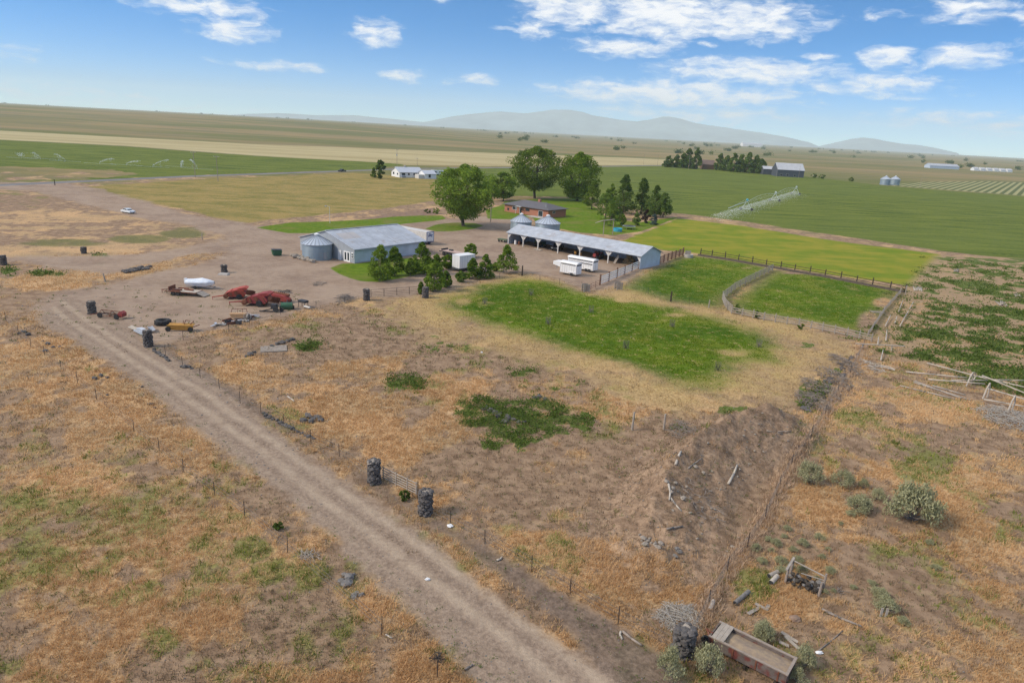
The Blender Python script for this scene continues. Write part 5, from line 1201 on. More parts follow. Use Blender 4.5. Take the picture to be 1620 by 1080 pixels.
for i, a in enumerate([(592, 763, 728, 'wired stone pillar at the left end of the pole gate'), (673, 812, 776, 'wired stone pillar with grey mesh at the right end of the pole gate'), (1079, 1034, 994, 'dark stone pillar standing among sagebrush left of the rusty wagon box'),
        (235, 548, 522, 'stone pillar at the corner of the road fence below the metal sheets'), (146, 496, 477, 'stone pillar beside the rusty red hay rake'), (355, 431, 419, 'stone pillar on a pale concrete base near the boat'),
        (133, 401, 391, 'small stone pillar beside the green patch at the far left drive'), (6, 419, 404, 'stone pillar at the left edge of the picture'), (580, 475, 457, 'stone pillar at the left end of the yard pipe gate'), (673, 471, 454, 'stone pillar at the right end of the yard pipe gate')]):
    pillar(*a, seed=i * 7 + 1, wire=i < 4, w_=(.50 if i < 2 else .56 if i < 3 else .50))
g = G(355, 434); t = thing('concrete_base', 'pale concrete footing under the stone pillar by the boat', 'footing', (g.x, g.y - .3, g.z)); m = MB(); m.box((0, 0, .12), (2.0, 1.4, .3), taper=.85); m.build('slab', M_conc, t)
# white board fence by the shed
pts = resample([G(949, 451), G(1010, 425)], 6)
fence('board_fence', 'white board fence with brown posts from the trailers to the shed corner', 'board fence', pts, 'brown', 2.0, rails=(.4, .85, 1.3, 1.75), rail_w=.24, rail_m=M_white)
pts = resample([G(927, 462), G(949, 452)], 4)
fence('corral_gate', 'rusty pipe gate between the wooden crate post and the white board fence', 'gate', pts, 't', 1.4, rails=(.3, .6, .9, 1.3), rail_w=.05, rail_m=M_rust)
pts = resample([G(1043, 417), G(1080, 404)], 7)
fence('plank_fence', 'rusty brown plank fence running from the shed end wall', 'plank fence', pts, 'brown', 1.9, rails=(.3, .6, .9, 1.2, 1.5, 1.75), rail_w=.15, rail_m=mat('rusty_plank', (.24, .125, .085), .9, .25, 3))
# post fence along the upper pasture with dark earth bank
pts = [G(px, py) for px, py in [(1108, 403), (1126, 405.5), (1147, 408.5), (1168, 412), (1190, 416), (1212, 420), (1235, 424), (1257, 428), (1281, 432), (1305, 436), (1330, 441), (1355, 446), (1380, 451), (1408, 456), (1432, 461)]]
fence('post_fence', 'long dark post and rail fence dividing the yellow pasture from the paddocks', 'post fence', pts, 'dark', 1.7, rails=(.55, 1.15), rail_w=.12, rail_m=M_woodd)
o = pts[0]; m = MB()
q = [p + Vector((-.9, -1.2, 0)) for p in pts]
for i in range(len(q) - 1):
    a, b_ = q[i], q[i + 1]; d = (b_ - a).normalized(); n_ = Vector((-d.y, d.x, 0)); V = []
    for p in (a, b_): V += [p - n_ * 1.1 - Vector((0, 0, .1)), p + Vector((0, 0, .45)), p + n_ * 1.1 - Vector((0, 0, .1))]
    m.add(V, [(0, 3, 4, 1), (1, 4, 5, 2)])
tag(m.build('earth_bank', mat('dark_earth', (.075, .055, .038), .95, .35, 1.5, bump=.5)), kind='structure')
# paddock pole fences
pts = resample([G(1222, 428), G(1190, 444), G(1163, 458), G(1143, 474)], 12)
fence('pole_fence', 'double grey pole fence between the two green paddocks', 'pole fence', pts, 'wood', 1.6, rails=(.3, .6, .9, 1.2, 1.5), rail_w=.13)
pts = resample([G(1143, 474), G(1147, 486), G(1157, 496)], 5)
fence('pole_fence', 'short curved pole fence at the lower corner of the paddocks', 'pole fence', pts, 'wood', 1.6, rails=(.3, .6, .9, 1.2, 1.5), rail_w=.13)
pts = resample([G(1157, 496), G(1210, 507), G(1275, 518), G(1340, 532), G(1378, 541)], 13)
fence('pole_fence', 'weathered rail fence along the lower edge of the right paddock', 'pole fence', pts, 'wood', 1.5, rails=(.4, .8, 1.2), rail_w=.13)
pts = resample([G(1372, 532), G(1398, 493), G(1424, 464)], 7)
fence('pole_fence', 'leaning grey fence on the right side of the paddock by the weeds', 'pole fence', pts, 'wood', 1.2, rails=(.25, .6, .95), rail_w=.16, lean=.12)
# corner posts, single posts
def single_post(px, py, ptop, label, kind='dark', lean=(0, 0)):
    g = G(px, py); h = hgt(px, py, ptop); t = thing('wooden_post', label, 'post', g, 0, 'single wooden posts'); o = link('post', post_mesh(kind, h, int(px)), t); t.rotation_euler = (lean[0], lean[1], 0); t.scale = (1.15, 1.15, 1)
for a in [(167, 446, 432, 'leaning grey timber post on the left dirt drive', 'wood', (0, -.12)), (826, 436, 420, 'dark timber post beside the lone conical tree in the yard', 'dark'), (1061, 477, 461, 'dark timber post in the wire fence of the left paddock', 'dark'), (87, 293, 284, 'small dark post at the junction of driveway and paved road', 'dark'),
          (1432, 466, 452, 'tall grey corner post where pasture and paddock fences meet', 'wood'), (1121, 487, 474, 'grey timber post at the lower left paddock corner', 'wood'), (320, 379, 369, 'thin post beside the green strip on the left', 'wood'), (1050, 680, 655, 'thin stake on the dry slope behind the dirt bank', 'wood'), (1000, 680, 652, 'leaning thin stake left of the dirt bank', 'wood')]:
    single_post(*a)
m = MB(); g = G(692, 1072); t = thing('fence_post', 'steel post with a tangle of dry weed caught on top', 'post', g); link('post', post_mesh('t', 1.5), t)
for k in range(40):
    a = random.uniform(0, 6.28); m.path([(0, 0, 1.45), (math.cos(a) * .25, math.sin(a) * .25, 1.45 + random.uniform(-.15, .2)), (math.cos(a + .6) * .5, math.sin(a + .6) * .45, 1.45 + random.uniform(-.25, .15))], .02, .008, 4)
m.build('tangle', M_post, t)
# ================================================================== UTILITY POLES
def pole(px, py, ptop, label, arms=1, transformer=False, r=.16):
    g = G(px, py); h = hgt(px, py, ptop); t = thing('utility_pole', label, 'utility pole', g, 0, 'utility poles'); m = MB(); m.tube((0, 0, -.3), (0, 0, h), r, r * .7, 8); m.build('pole', M_wood, t)
    for k in range(arms):
        m = MB(); m.box((0, 0, h - .35 - k * 2.6), (2.6, .14, .16)); c = m.build('crossarm', M_woodg, t); m = MB()
        for x_ in (-1.2, -.5, .5, 1.2): m.tube((x_, 0, h - .27 - k * 2.6), (x_, 0, h - .05 - k * 2.6), .05, n=5)
        m.build('insulators', M_white, c)
    if transformer: m = MB(); m.lathe([(.35, h - 4.8), (.38, h - 3.6), (.1, h - 3.5)], 10, c=(0, -.4, 0)); m.build('transformer', M_trim, t)
    return t
pole(628, 262, 236, 'utility pole with crossarms and transformer behind the white farmhouse', 2, True)
pole(660, 264, 250, 'plain shorter utility pole behind the white garage', 1, r=.13)
pole(309, 281, 240, 'utility pole at the left roadside, nearest the sprinklers', 1)
pole(345, 287, 247, 'utility pole in the dry field just right of the road', 1)
pole(776, 352, 303, 'bare utility pole beside the big willow', 0, r=.17)
pole(1089, 268, 242, 'pale pole in front of the left windbreak trees', 0)
pole(1228, 281, 262, 'pole beside the joint of low shed and barn', 0, r=.14); pole(1263, 282, 262, 'pole before the right end of the white roofed barn', 0, r=.14)
pole(1455, 296, 275, 'lone pole by the mown strips on the right', 0, r=.14); pole(1018, 261, 243, 'left of two far poles near the windbreak trees', 0, r=.12); pole(1040, 262, 244, 'right of two far poles near the windbreak trees', 0, r=.12)
g = G(522, 353); t = thing('yard_light', 'slim pale yard light pole on the grass strip behind the workshop', 'lamp post', g); h = hgt(522, 353, 327); m = MB(); m.tube((0, 0, 0), (0, 0, h), .09, .06, 7); m.build('pole', M_whited, t); m = MB(); m.tube((0, 0, h - .1), (-1.1, 0, h + .2), .05, n=5); m.build('arm', M_whited, t); m = MB(); m.lathe([(.12, h - .05), (.28, h + .05), (.2, h + .3)], 10, c=(-1.15, 0, 0)); m.build('lamp', M_trim, t)
# ================================================================== IRRIGATION
pa, pb = Vector(G(1180, 333)), Vector(G(1258, 308)); dv = (pb - pa); Ls = dv.length; ux = dv.normalized(); nx = Vector((-ux.y, ux.x, 0))
pv_ = thing('pivot_sprinkler', 'long wheeled irrigation boom spraying water over the green field', 'irrigation boom', pa, math.atan2(ux.y, ux.x))
TW = [0, Ls * .5, Ls]; M_galv = mat('pale_galvanised', (.55, .60, .60), .5, .1, 1, metal=.1)
def arch(f): return 4.0 + 1.5 * math.sin(math.pi * f)
for k in range(2):
    a, b_ = TW[k], TW[k + 1]; P_ = [(a + (b_ - a) * i / 12, 0, arch(i / 12)) for i in range(13)]
    m = MB(); m.path(P_, .055, n=6); m.build('pipe', M_galv, pv_); m = MB()
    for s_ in (-1, 1): m.path([(x_, s_ * .9, z_ - 1.5 * math.sin(math.pi * (i / 12)) - .1) for i, (x_, y_, z_) in enumerate(P_)], .022, n=4)
    for i in range(1, 12, 2):
        x_, y_, z_ = P_[i]; zl = z_ - 1.5 * math.sin(math.pi * (i / 12)) - .1
        m.tube((x_, 0, z_), (x_, .9, zl), .018, n=4); m.tube((x_, 0, z_), (x_, -.9, zl), .018, n=4); m.tube((x_, -.9, zl), (x_, .9, zl), .018, n=4)
    m.build('truss', M_galv, pv_)
m = MB(); m.path([(-Ls * .25, 0, 3.4), (-Ls * .12, 0, 3.9), (0, 0, 4.0)], .13, n=5); m.tube((0, 0, 5.4), (-Ls * .2, 0, 3.6), .03, n=4); m.build('overhang', M_galv, pv_)
for x_ in TW:
    m = MB()
    for s_ in (-1, 1): m.tube((x_, 0, 4.3), (x_ + .2, s_ * 2.2, .7), .11, n=5); m.tube((x_, 0, 5.4 if x_ == 0 else 4.8), (x_, s_ * .9, 4), .07, n=4)
    m.tube((x_ + .2, -2.4, .8), (x_ + .2, 2.4, .8), .12, n=6); o = m.build('tower', M_galv, pv_)
    m = MB(); m.box((x_, 0, 4.9), (1.0, .8, .7)); m.build('control_box', M_tank if x_ == 0 else M_galv, o)
    for s_ in (-1, 1): wheel(o, (x_ + .2, s_ * 2.5, .65), .65, .4, 'X')
def spray_mesh(P, s):
    V, F = quads(P, s, r_); return np_mesh('water_spray', V, F, M_spray)
M_spray = bpy.data.materials.new('water_spray'); M_spray.use_nodes = True; t_ = M_spray.node_tree; b_ = t_.nodes['Principled BSDF']; b_.inputs['Base Color'].default_value = (.9, .93, .95, 1); b_.inputs['Roughness'].default_value = .5
nz_ = t_.nodes.new('ShaderNodeTexNoise'); nz_.inputs['Scale'].default_value = .6; mr_ = t_.nodes.new('ShaderNodeMapRange'); mr_.inputs['To Min'].default_value = .08; mr_.inputs['To Max'].default_value = .75
t_.links.new(nz_.outputs['Fac'], mr_.inputs['Value']); t_.links.new(mr_.outputs[0], b_.inputs['Alpha'])
n = 9000; f = r_.uniform(-.42, 1, n); fall = r_.uniform(0, 1, n)
P = np.stack([f * Ls + r_.normal(size=n) * .8, r_.normal(size=n) * (.5 + 2.6 * fall) - 2.5 * fall, 2.2 * (1 - fall ** 1.5) + .1], -1)
link('water_spray', spray_mesh(P, .26 * r_.uniform(.6, 1.4, n)), pv_)
sp = [(34, 251, 9, 2, 0), (64, 252, -12, -8, 1), (103, 256, -14, -10, 1), (158, 260, 22, 8, 2), (200, 262, 22, 6, 2), (242, 265, 26, 12, 2), (286, 265, 4, 9, 1), (312, 268, -10, -14, 2)]
for i, (px, py, dx_, dh, kd) in enumerate(sp):
    g = G(px, py); k = mpp(px, py); t = thing('field_sprinkler', ['leftmost field sprinkler throwing a narrow upright white plume', 'faint field sprinkler jet, second from the left', 'field sprinkler with a broad fan of water, third from the left', 'field sprinkler throwing a long slanted jet left of the middle', 'slanted field sprinkler jet in the middle of the row', 'longest slanted field sprinkler jet, left of the bright fan', 'field sprinkler with a small bright fan left of the pole', 'faint field sprinkler jet crossing behind the roadside pole'][i], 'sprinkler', g, 0, 'row of field sprinklers')
    m = MB(); m.tube((0, 0, 0), (0, 0, 1.3), .06, n=5); m.tube((-9, 0, .4), (9, 0, .4), .05, n=4); m.build('riser', M_alu, t)
    n = 150; f = r_.uniform(0, 1, n) ** .8; 
    if kd == 0: P = np.stack([r_.normal(size=n) * (.7 + 1.0 * f), r_.normal(size=n) * 1.2, 1 + f * 8 * k * (1 - .2 * f)], -1)
    else:
        X_ = dx_ * k * f; top_ = abs(dh) * k * .75; P = np.stack([X_ + r_.normal(size=n) * .25, r_.normal(size=n) * .8 * f, 1.2 + top_ * np.sin(np.pi * .5 * f) + r_.normal(size=n) * .18], -1)
        fan = r_.random(n) < (.55 if kd == 1 else .12); P[:, 2] = np.where(fan, np.maximum(.2, P[:, 2] * r_.uniform(.1, 1, n)), P[:, 2])
    link('water_spray', spray_mesh(P, .5 * r_.uniform(.6, 1.4, n)), t)
# ================================================================== YARD FURNITURE BY THE HOUSE
a, b_ = G(954, 373), G(969, 371); t = thing('timber_gallows', 'tall timber gallows frame with slanted boards behind the long shed', 'timber frame', a); h = 4.6; d = b_ - a
for k in (0, 1):
    m = MB(); p = d * k; m.box((p.x, p.y, h / 2), (.22, .22, h)); m.build('post', M_woodg, t)
m = MB(); m.box((d.x / 2, d.y / 2, h + .12), (d.length + .5, .5, .16), rz=math.atan2(d.y, d.x)); m.build('beam', M_woodg, t)
m = MB(); m.box((-1.5, .3, h - .35), (2.6, .7, .1), ry=-.35); m.build('slanted_board', M_woodg, t)
g = G(977, 366); t = thing('water_tank', 'round blue stock tank behind the long shed', 'stock tank', g); m = MB(); m.lathe([(1.35, 0), (1.45, 1.0), (1.5, 1.05), (1.38, 1.05), (1.3, .3)], 24); m.build('body', M_tank, t); m = MB(); m.lathe([(1.46, .45), (1.49, .5), (1.46, .55)], 24, close=False); m.build('rib', M_tank, t)
g = G(990, 362); t = thing('trampoline', 'round trampoline with grey mat beside the blue tank', 'trampoline', (g.x + 1, g.y, g.z)); m = MB(); m.lathe([(1.9, .95), (2.2, .97), (2.2, 1.02), (1.9, 1.02)], 28, close=False); m.build('frame_pad', mat('grey_pad', (.30, .34, .35), .7, .1, 1), t); m = MB(); m.lathe([(0.01, .99), (1.9, .99)], 28, close=False); m.build('mat', M_dark, t)
for k in range(6):
    a_ = k * math.pi / 3; m = MB(); m.tube((2.05 * math.cos(a_), 2.05 * math.sin(a_), 0), (2.05 * math.cos(a_), 2.05 * math.sin(a_), .98), .04, n=5); m.build('leg', M_trim, t)
g = G(1089, 407); t = thing('stock_tank', 'pale round concrete water trough at the end of the plank fence', 'water trough', g); m = MB(); m.lathe([(1.2, 0), (1.25, .8), (1.1, .82), (1.05, .4)], 20); m.build('body', M_conc, t); m = MB(); m.box((0, .9, 1.0), (1.5, .12, 1.2)); m.build('splash_board', M_woodg, t)
for px, py, lab in ((926, 461, 'small weathered timber crate post at the end of the rusty gate'), (978, 458, 'grey pallet crate standing in the pasture corner')):
    g = G(px, py); t = thing('timber_crate', lab, 'crate', g, .4)
    for k in range(4):
        m = MB(); m.box((.6 if k % 2 else -.6, .45 if k > 1 else -.45, .75), (.13, .13, 1.5)); m.build('post', M_woodg, t)
    for s_ in (-1, 1):
        m = MB()
        for z in (.25, .55, .85, 1.15, 1.4): m.box((0, s_ * .5, z), (1.3, .04, .2))
        m.build('slats', M_woodg, t)
g = G(796, 383); t = thing('flat_cart', 'low dull green farm cart beside the left end of the shed', 'cart', g, RAD(-35)); m = MB(); m.box((0, 0, .75), (3.0, 1.4, .3)); m.build('deck', M_dgreen, t); m = MB(); m.tube((1.5, 0, .6), (2.6, 0, .4), .06); m.build('tongue', M_dark, t)
for x_ in (-1, 1):
    for s_ in (-1, 1): wheel(t, (x_, s_ * .6, .35), .35, .2)
# things in the shed
def tractor(label, loc, rz, mp, s=1.0):
    t = thing('tractor', label, 'tractor', loc, rz); m = MB(); m.box((.9, 0, 1.05), (1.9, .7, .75)); m.box((1.9, 0, .95), (.2, .72, .6)); m.build('hood', mp, t); m = MB(); m.box((-.5, 0, .95), (1.3, .5, .5)); m.build('chassis', M_dark, t)
    m = MB()
    for s_ in (-1, 1): m.prism([(-1.2, 1.2), (-1.0, 1.55), (-.3, 1.55), (-.1, 1.2)], s_ * .75 - .2, s_ * .75 + .2)
    m.build('fenders', mp, t); m = MB(); m.box((-.55, 0, 1.35), (.5, .5, .12)); m.box((-.8, 0, 1.6), (.1, .5, .45)); m.build('seat', M_dark, t); m = MB(); m.tube((1.2, .2, 1.4), (1.2, .2, 2.1), .05); m.build('exhaust', M_dark, t); m = MB(); m.lathe([(.2, 1.62), (.22, 1.64)], 12, c=(.05, 0, 0), close=False); m.tube((.3, 0, 1.3), (.05, 0, 1.63), .03); m.build('steering_wheel', M_dark, t)
    for s_ in (-1, 1): wheel(t, (-.65, s_ * .85, .75), .75, .4); wheel(t, (1.5, s_ * .65, .42), .42, .22)
    t.scale = (s,) * 3; return t
bm = [(bay[i] + bay[i + 1]) / 2 for i in range(6)]
tractor('old dark green tractor inside the second bay of the shed', in_shed(bm[1] + .3, 3.6), SHA + RAD(80), M_green)
car('dark utility truck parked in the third bay of the shed', in_shed(bm[2], 4.2), SHA - RAD(70), M_carb, 'pickup', 'utility truck', 'utility_truck')
tractor('red tractor parked in the fifth bay of the shed', in_shed(bm[4] - .8, 3.0), SHA - RAD(80), M_red, 1.05)
tractor('small yellow garden tractor inside the fourth bay of the shed', in_shed(bm[3] + .4, 2.6), SHA - RAD(60), M_yell, .7)
def barrel(label, p, mt, r=.3, h=.85, lie=None, cat='barrel', name='barrel', group=None):
    t = thing(name, label, cat, p, 0, group); m = MB(); m.lathe([(r * .96, 0), (r, .04), (r, h * .33), (r * 1.05, h * .35), (r, h * .37), (r, h * .66), (r * 1.05, h * .68), (r, h * .7), (r, h - .04), (r * .96, h)], 16); m.build('shell', mt, t)
    m = MB(); m.lathe([(.05, h), (.05, h + .03)], 8, c=(r * .6, 0, 0)); m.build('bung', M_dark, t)
    if lie is not None: t.rotation_euler = (0, math.pi / 2, lie); t.location.z += r
    return t
barrel('white drum in the first bay of the shed', in_shed(bm[0] - 1.0, 1.2), M_white, .35, 1.1); barrel('rusty drum beside the white drum in the shed', in_shed(bm[0] + .1, 1.5), M_rust, .32, .95); barrel('ochre drum by the fourth post of the shed', in_shed(bay[4] - .9, 1.7), M_yell, .32, .95)
p = in_shed(bm[5] - 1.8, 4.0); t = thing('hay_stack', 'brown stack of hay bales inside the last bay of the shed', 'hay stack', p, SHA)
for i, (a, b_, c) in enumerate([(0, 0, .3), (1.25, 0, .3), (0, 1.2, .3), (1.25, 1.2, .3), (.3, .2, .9), (1.2, .9, .9), (.4, .9, 1.5)]):
    m = MB(); m.box((a, b_, c), (1.2, 1.1, .58), rz=random.uniform(-.1, .1)); m.build('bale', M_hay, t)
p = in_shed(bm[5] - 3.0, .9); t = thing('plank', 'grey plank leaning against the last post of the shed', 'plank', p, SHA); m = MB(); m.box((0, .5, 1.05), (.5, .08, 2.3), ry=.35, rx=-.2); m.box((.3, .5, 1.0), (.2, .08, 2.1), ry=.4, rx=-.2); m.build('board', M_woodg, t)
p = in_shed(bay[2] + .6, -.6); t = thing('pallet', 'pale wooden pallet on the gravel before the third bay of the shed', 'pallet', p, SHA); m = MB()
for k in range(7): m.box((0, -.6 + .2 * k, .13), (2.2, .13, .03))
for k in (-1, 0, 1): m.box((k, 0, .06), (.1, 1.3, .1))
m.build('slats', M_woodw, t)
# ================================================================== JUNK YARD
# tandem equipment trailer
g = G(292, 466); t = thing('equipment_trailer', 'long low tandem axle trailer with worn wooden deck in front of the boat', 'flatbed trailer', g, RAD(-6))
m = MB()
for k in range(7): m.box((0, -.9 + .3 * k, .72), (5.2, .27, .06))
m.build('deck', M_woodw, t); m = MB(); m.box((0, 1.1, .68), (5.6, .1, .16)); m.box((0, -1.1, .68), (5.6, .1, .16)); m.box((2.75, 0, .68), (.1, 2.2, .16)); m.box((-2.75, 0, .68), (.1, 2.2, .16)); m.tube((-2.7, 1.0, .66), (-4.2, 0, .6), .06); m.tube((-2.7, -1.0, .66), (-4.2, 0, .6), .06); m.tube((-4.1, 0, .6), (-4.1, 0, .05), .05); m.build('frame', M_rust, t)
m = MB(); m.box((3.4, 0, .42), (1.5, 1.8, .08), ry=.42); m.build('ramp', M_woodg, t)
for s_ in (-1, 1):
    for x_ in (-1.3, -.45): wheel(t, (x_, s_ * 1.25, .38), .38, .24)
    m = MB(); m.prism([(-1.85, .72), (-1.7, .9), (-.05, .9), (.1, .72)], s_ * 1.25 - .15, s_ * 1.25 + .15); m.build('fender', M_rust, t)
m = MB(); m.box((-2.2, 0, 1.1), (.1, 2.0, .7)); m.box((-1.0, -.5, .9), (1.6, .35, .25), rz=.3); m.box((.7, .3, .86), (1.8, .25, .2), rz=-.2); m.build('scrap_load', M_rust, t)
# boat under a pale cover
g = G(318, 456); t = thing('boat', 'small boat on its trailer under a pale blue grey cover', 'boat', g, RAD(-4)); m = MB()
secs = [(-2.6, .80, .55, 1.15), (-1.2, .95, .45, 1.25), (.4, .95, .45, 1.28), (1.6, .7, .55, 1.32), (2.6, .12, .95, 1.42)]; V = []
for x_, w_, zb, zt in secs: V += [(x_, -w_, zt), (x_, -w_ * .75, zb + .1), (x_, 0, zb - .05), (x_, w_ * .75, zb + .1), (x_, w_, zt)]
F = [(i * 5 + j, i * 5 + j + 1, i * 5 + j + 6, i * 5 + j + 5) for i in range(4) for j in range(4)] + [(0, 1, 2, 3, 4)]; m.add(V, F); m.build('hull', M_white, t, smooth=False)
m = MB(); V = []
for x_, w_, zb, zt in secs: V += [(x_, -w_ * 1.03, zt - .15), (x_, -w_ * .5, zt + .22 * (w_ > .3) + .03), (x_, 0, zt + .38 * (w_ > .3) + .05 + (.25 if abs(x_ - .4) < .1 else 0)), (x_, w_ * .5, zt + .22 * (w_ > .3) + .03), (x_, w_ * 1.03, zt - .15)]
m.add(V, [tuple(reversed(f)) for f in F[:-1]] + [(4, 3, 2, 1, 0)]); m.build('cover', M_tarp, t)
m = MB(); m.box((-2.75, 0, 1.25), (.4, .45, .8)); m.build('outboard_motor', M_white, t)
for s_ in (-1, 1): wheel(t, (-.6, s_ * .95, .3), .3, .2)
m = MB(); m.box((0, .5, .38), (5, .08, .1)); m.box((0, -.5, .38), (5, .08, .1)); m.tube((2.4, 0, .38), (3.6, 0, .4), .05); m.build('trailer_frame', M_trim, t)
# red pull-type windrowers
def hay_machine(label, loc, rz, mp, s=1.0):
    t = thing('hay_machine', label, 'farm machine', loc, rz, 'red hay machines'); m = MB()
    m.prism([(-1.6, .7), (-1.2, .45), (1.3, .45), (1.7, .95), (1.25, 1.55), (.2, 1.75), (-1.1, 1.35)], -1.15, 1.15); m.build('body', mp, t)
    m = MB(); m.prism([(.4, 1.45), (1.8, 1.7), (2.0, 1.95), (1.4, 2.1), (.2, 1.85)], -.9, .9); m.box((-1.3, 0, 1.25), (1.0, 2.0, .08), ry=-.5); m.build('hood', mp, t)
    m = MB(); m.lathe([(.28, -1.5), (.42, -1.45), (.42, 1.45), (.28, 1.5)], 10, 0, (-1.75, 0, .62), 'Y'); m.build('pickup_reel', M_rust, t)
    m = MB(); m.tube((-1.4, -.9, .7), (-4.0, -1.5, .5), .09); m.tube((-1.4, -.3, .7), (-4.0, -1.5, .5), .07); m.tube((-3.9, -1.5, .5), (-3.9, -1.5, .02), .05); m.build('drawbar', mp, t)
    for s_ in (-1, 1): wheel(t, (.5, s_ * 1.3, .48), .48, .28)
    m = MB()
    for k in range(4): m.tube((-1.0 + k * .7, -1.18, 1.3), (-.6 + k * .7, -1.22, .6), .04, n=4)
    m.lathe([(.3, -1.28), (.3, -1.2)], 12, 0, (.0, 0, 1.2), 'Y'); m.lathe([(.2, -1.28), (.2, -1.2)], 12, 0, (-.9, 0, .95), 'Y'); m.build('belt_guards', M_rust, t)
    m = MB()
    for k in range(6): m.box((1.9 + .15 * k, -.8 + .3 * k, 1.2 - .1 * k), (.5, .06, .9), ry=.5)
    m.build('deflector_tines', M_rust, t)
    t.scale = (s,) * 3; return t
g = G(374, 472); hay_machine('bright orange red pull behind hay machine, the left one of the pair', (g.x, g.y + .5, g.z), RAD(12), M_redo, .95)
g = G(412, 483); hay_machine('darker red hay machine on the right of the pair', (g.x - .3, g.y + .4, g.z), RAD(-2), M_red, 1.1)
g = G(440, 480); t = thing('red_header', 'long faded red crop header lying right of the darker hay machine', 'farm machine', (g.x - .2, g.y + 1.4, g.z), RAD(-24)); m = MB(); m.prism([(-2.0, .3), (2.0, .25), (2.1, .7), (1.3, 1.2), (-1.8, 1.3)], -.55, .55); m.build('body', M_red, t)
m = MB()
for k in range(9):
    m.tube((-1.7 + k * .42, .3, 1.2), (-1.5 + k * .42, .5, 1.75), .05, n=4); m.tube((-1.5 + k * .42, .5, 1.75), (-1.4 + k * .42, 1.0, 1.5), .05, n=4)
m.build('tines', M_woodg, t); m = MB(); m.lathe([(.2, -1.9), (.24, 0), (.2, 1.9)], 8, 0, (0, .3, 1.3), 'X'); m.build('reel', M_rust, t); wheel(t, (1.6, .8, .3), .3, .2); wheel(t, (-1.7, -.6, .36), .36, .22)
# black implements
for px, py, lab, k in ((436, 493, 'dark disc implement with a wheel, left of the black drum shaped tiller', 0), (454, 489, 'black hump backed tiller beside the disc implement', 1), (480, 486, 'dark box implement with pale roller at the right end of the junk row', 2)):
    g = G(px, py); t = thing('implement', lab, 'farm implement', g, RAD((-10, 12, -30)[k])); m = MB()
    if k == 0:
        m.box((-.2, 0, .9), (.9, .7, .7)); m.tube((.3, 0, .7), (-1.8, -.9, .2), .09); m.box((-1.2, -.7, .15), (2.2, .16, .14), rz=.3); m.build('frame', M_dark, t); wheel(t, (.3, -.45, .48), .48, .25); wheel(t, (.9, .3, .35), .35, .25, mr=M_trim)
    elif k == 1:
        m.lathe([(.2, -.95), (.55, -.9), (.6, 0), (.55, .9), (.2, .95)], 14, 0, (0, 0, .55), 'X'); m.build('drum', M_green, t); m = MB(); m.box((0, .5, .9), (1.6, .25, .25)); m.tube((0, 0, .9), (0, .9, 1.3), .07); m.build('frame', M_dark, t)
        for s_ in (-1, 1): wheel(t, (s_ * 1.05, .1, .3), .3, .2, 'X')
    else:
        m.box((0, 0, 1.05), (1.6, .9, .35)); m.build('hopper', M_dark, t)
        for k2 in range(4): m = MB(); m.tube(((.65 if k2 % 2 else -.65), (.35 if k2 > 1 else -.35), 1.0), ((.75 if k2 % 2 else -.75), (.4 if k2 > 1 else -.4), 0), .05, n=5); m.build('leg', M_dark, t)
        m = MB(); m.lathe([(.1, -.7), (.17, -.65), (.17, .65), (.1, .7)], 12, 0, (1.3, -.4, .35), 'X'); m.build('roller', M_whited, t)
# hay rake
g = G(178, 502); t = thing('hay_rake', 'rusty red side delivery hay rake next to a stone pillar', 'hay rake', g, RAD(-10)); L_ = 3.6
m = MB()
for y_, z_ in ((-.7, .35), (.7, .35), (0, 1.05)): m.tube((-L_ / 2, y_, z_), (L_ / 2, y_, z_), .05, n=5)
for x_ in (-L_ / 2, 0, L_ / 2): m.path([(x_, -.7, .35), (x_, 0, 1.05), (x_, .7, .35), (x_, -.7, .35)], .045, n=5)
m.tube((-L_ / 2, 0, .6), (-L_ / 2 - 1.5, -.6, .25), .06); m.build('frame', M_rust, t)
m = MB(); m.prism([(L_ / 2 - .35, .3), (L_ / 2 + .25, .35), (L_ / 2 + .3, .9), (L_ / 2 - .1, 1.15), (L_ / 2 - .5, .8)], -.5, .5); m.build('gear_shield', M_red, t)
m = MB()
for k in range(16):
    for a in (0, 2.1, 4.2): m.tube((-1.6 + k * .21, .1, .6), (-1.6 + k * .21, .1 + .5 * math.sin(a), .6 + .45 * math.cos(a)), .02, n=3)
m.build('tines', M_rust, t); wheel(t, (-1.4, -.85, .42), .42, .14, mr=M_rust); wheel(t, (1.4, -.85, .42), .42, .14, mr=M_rust)
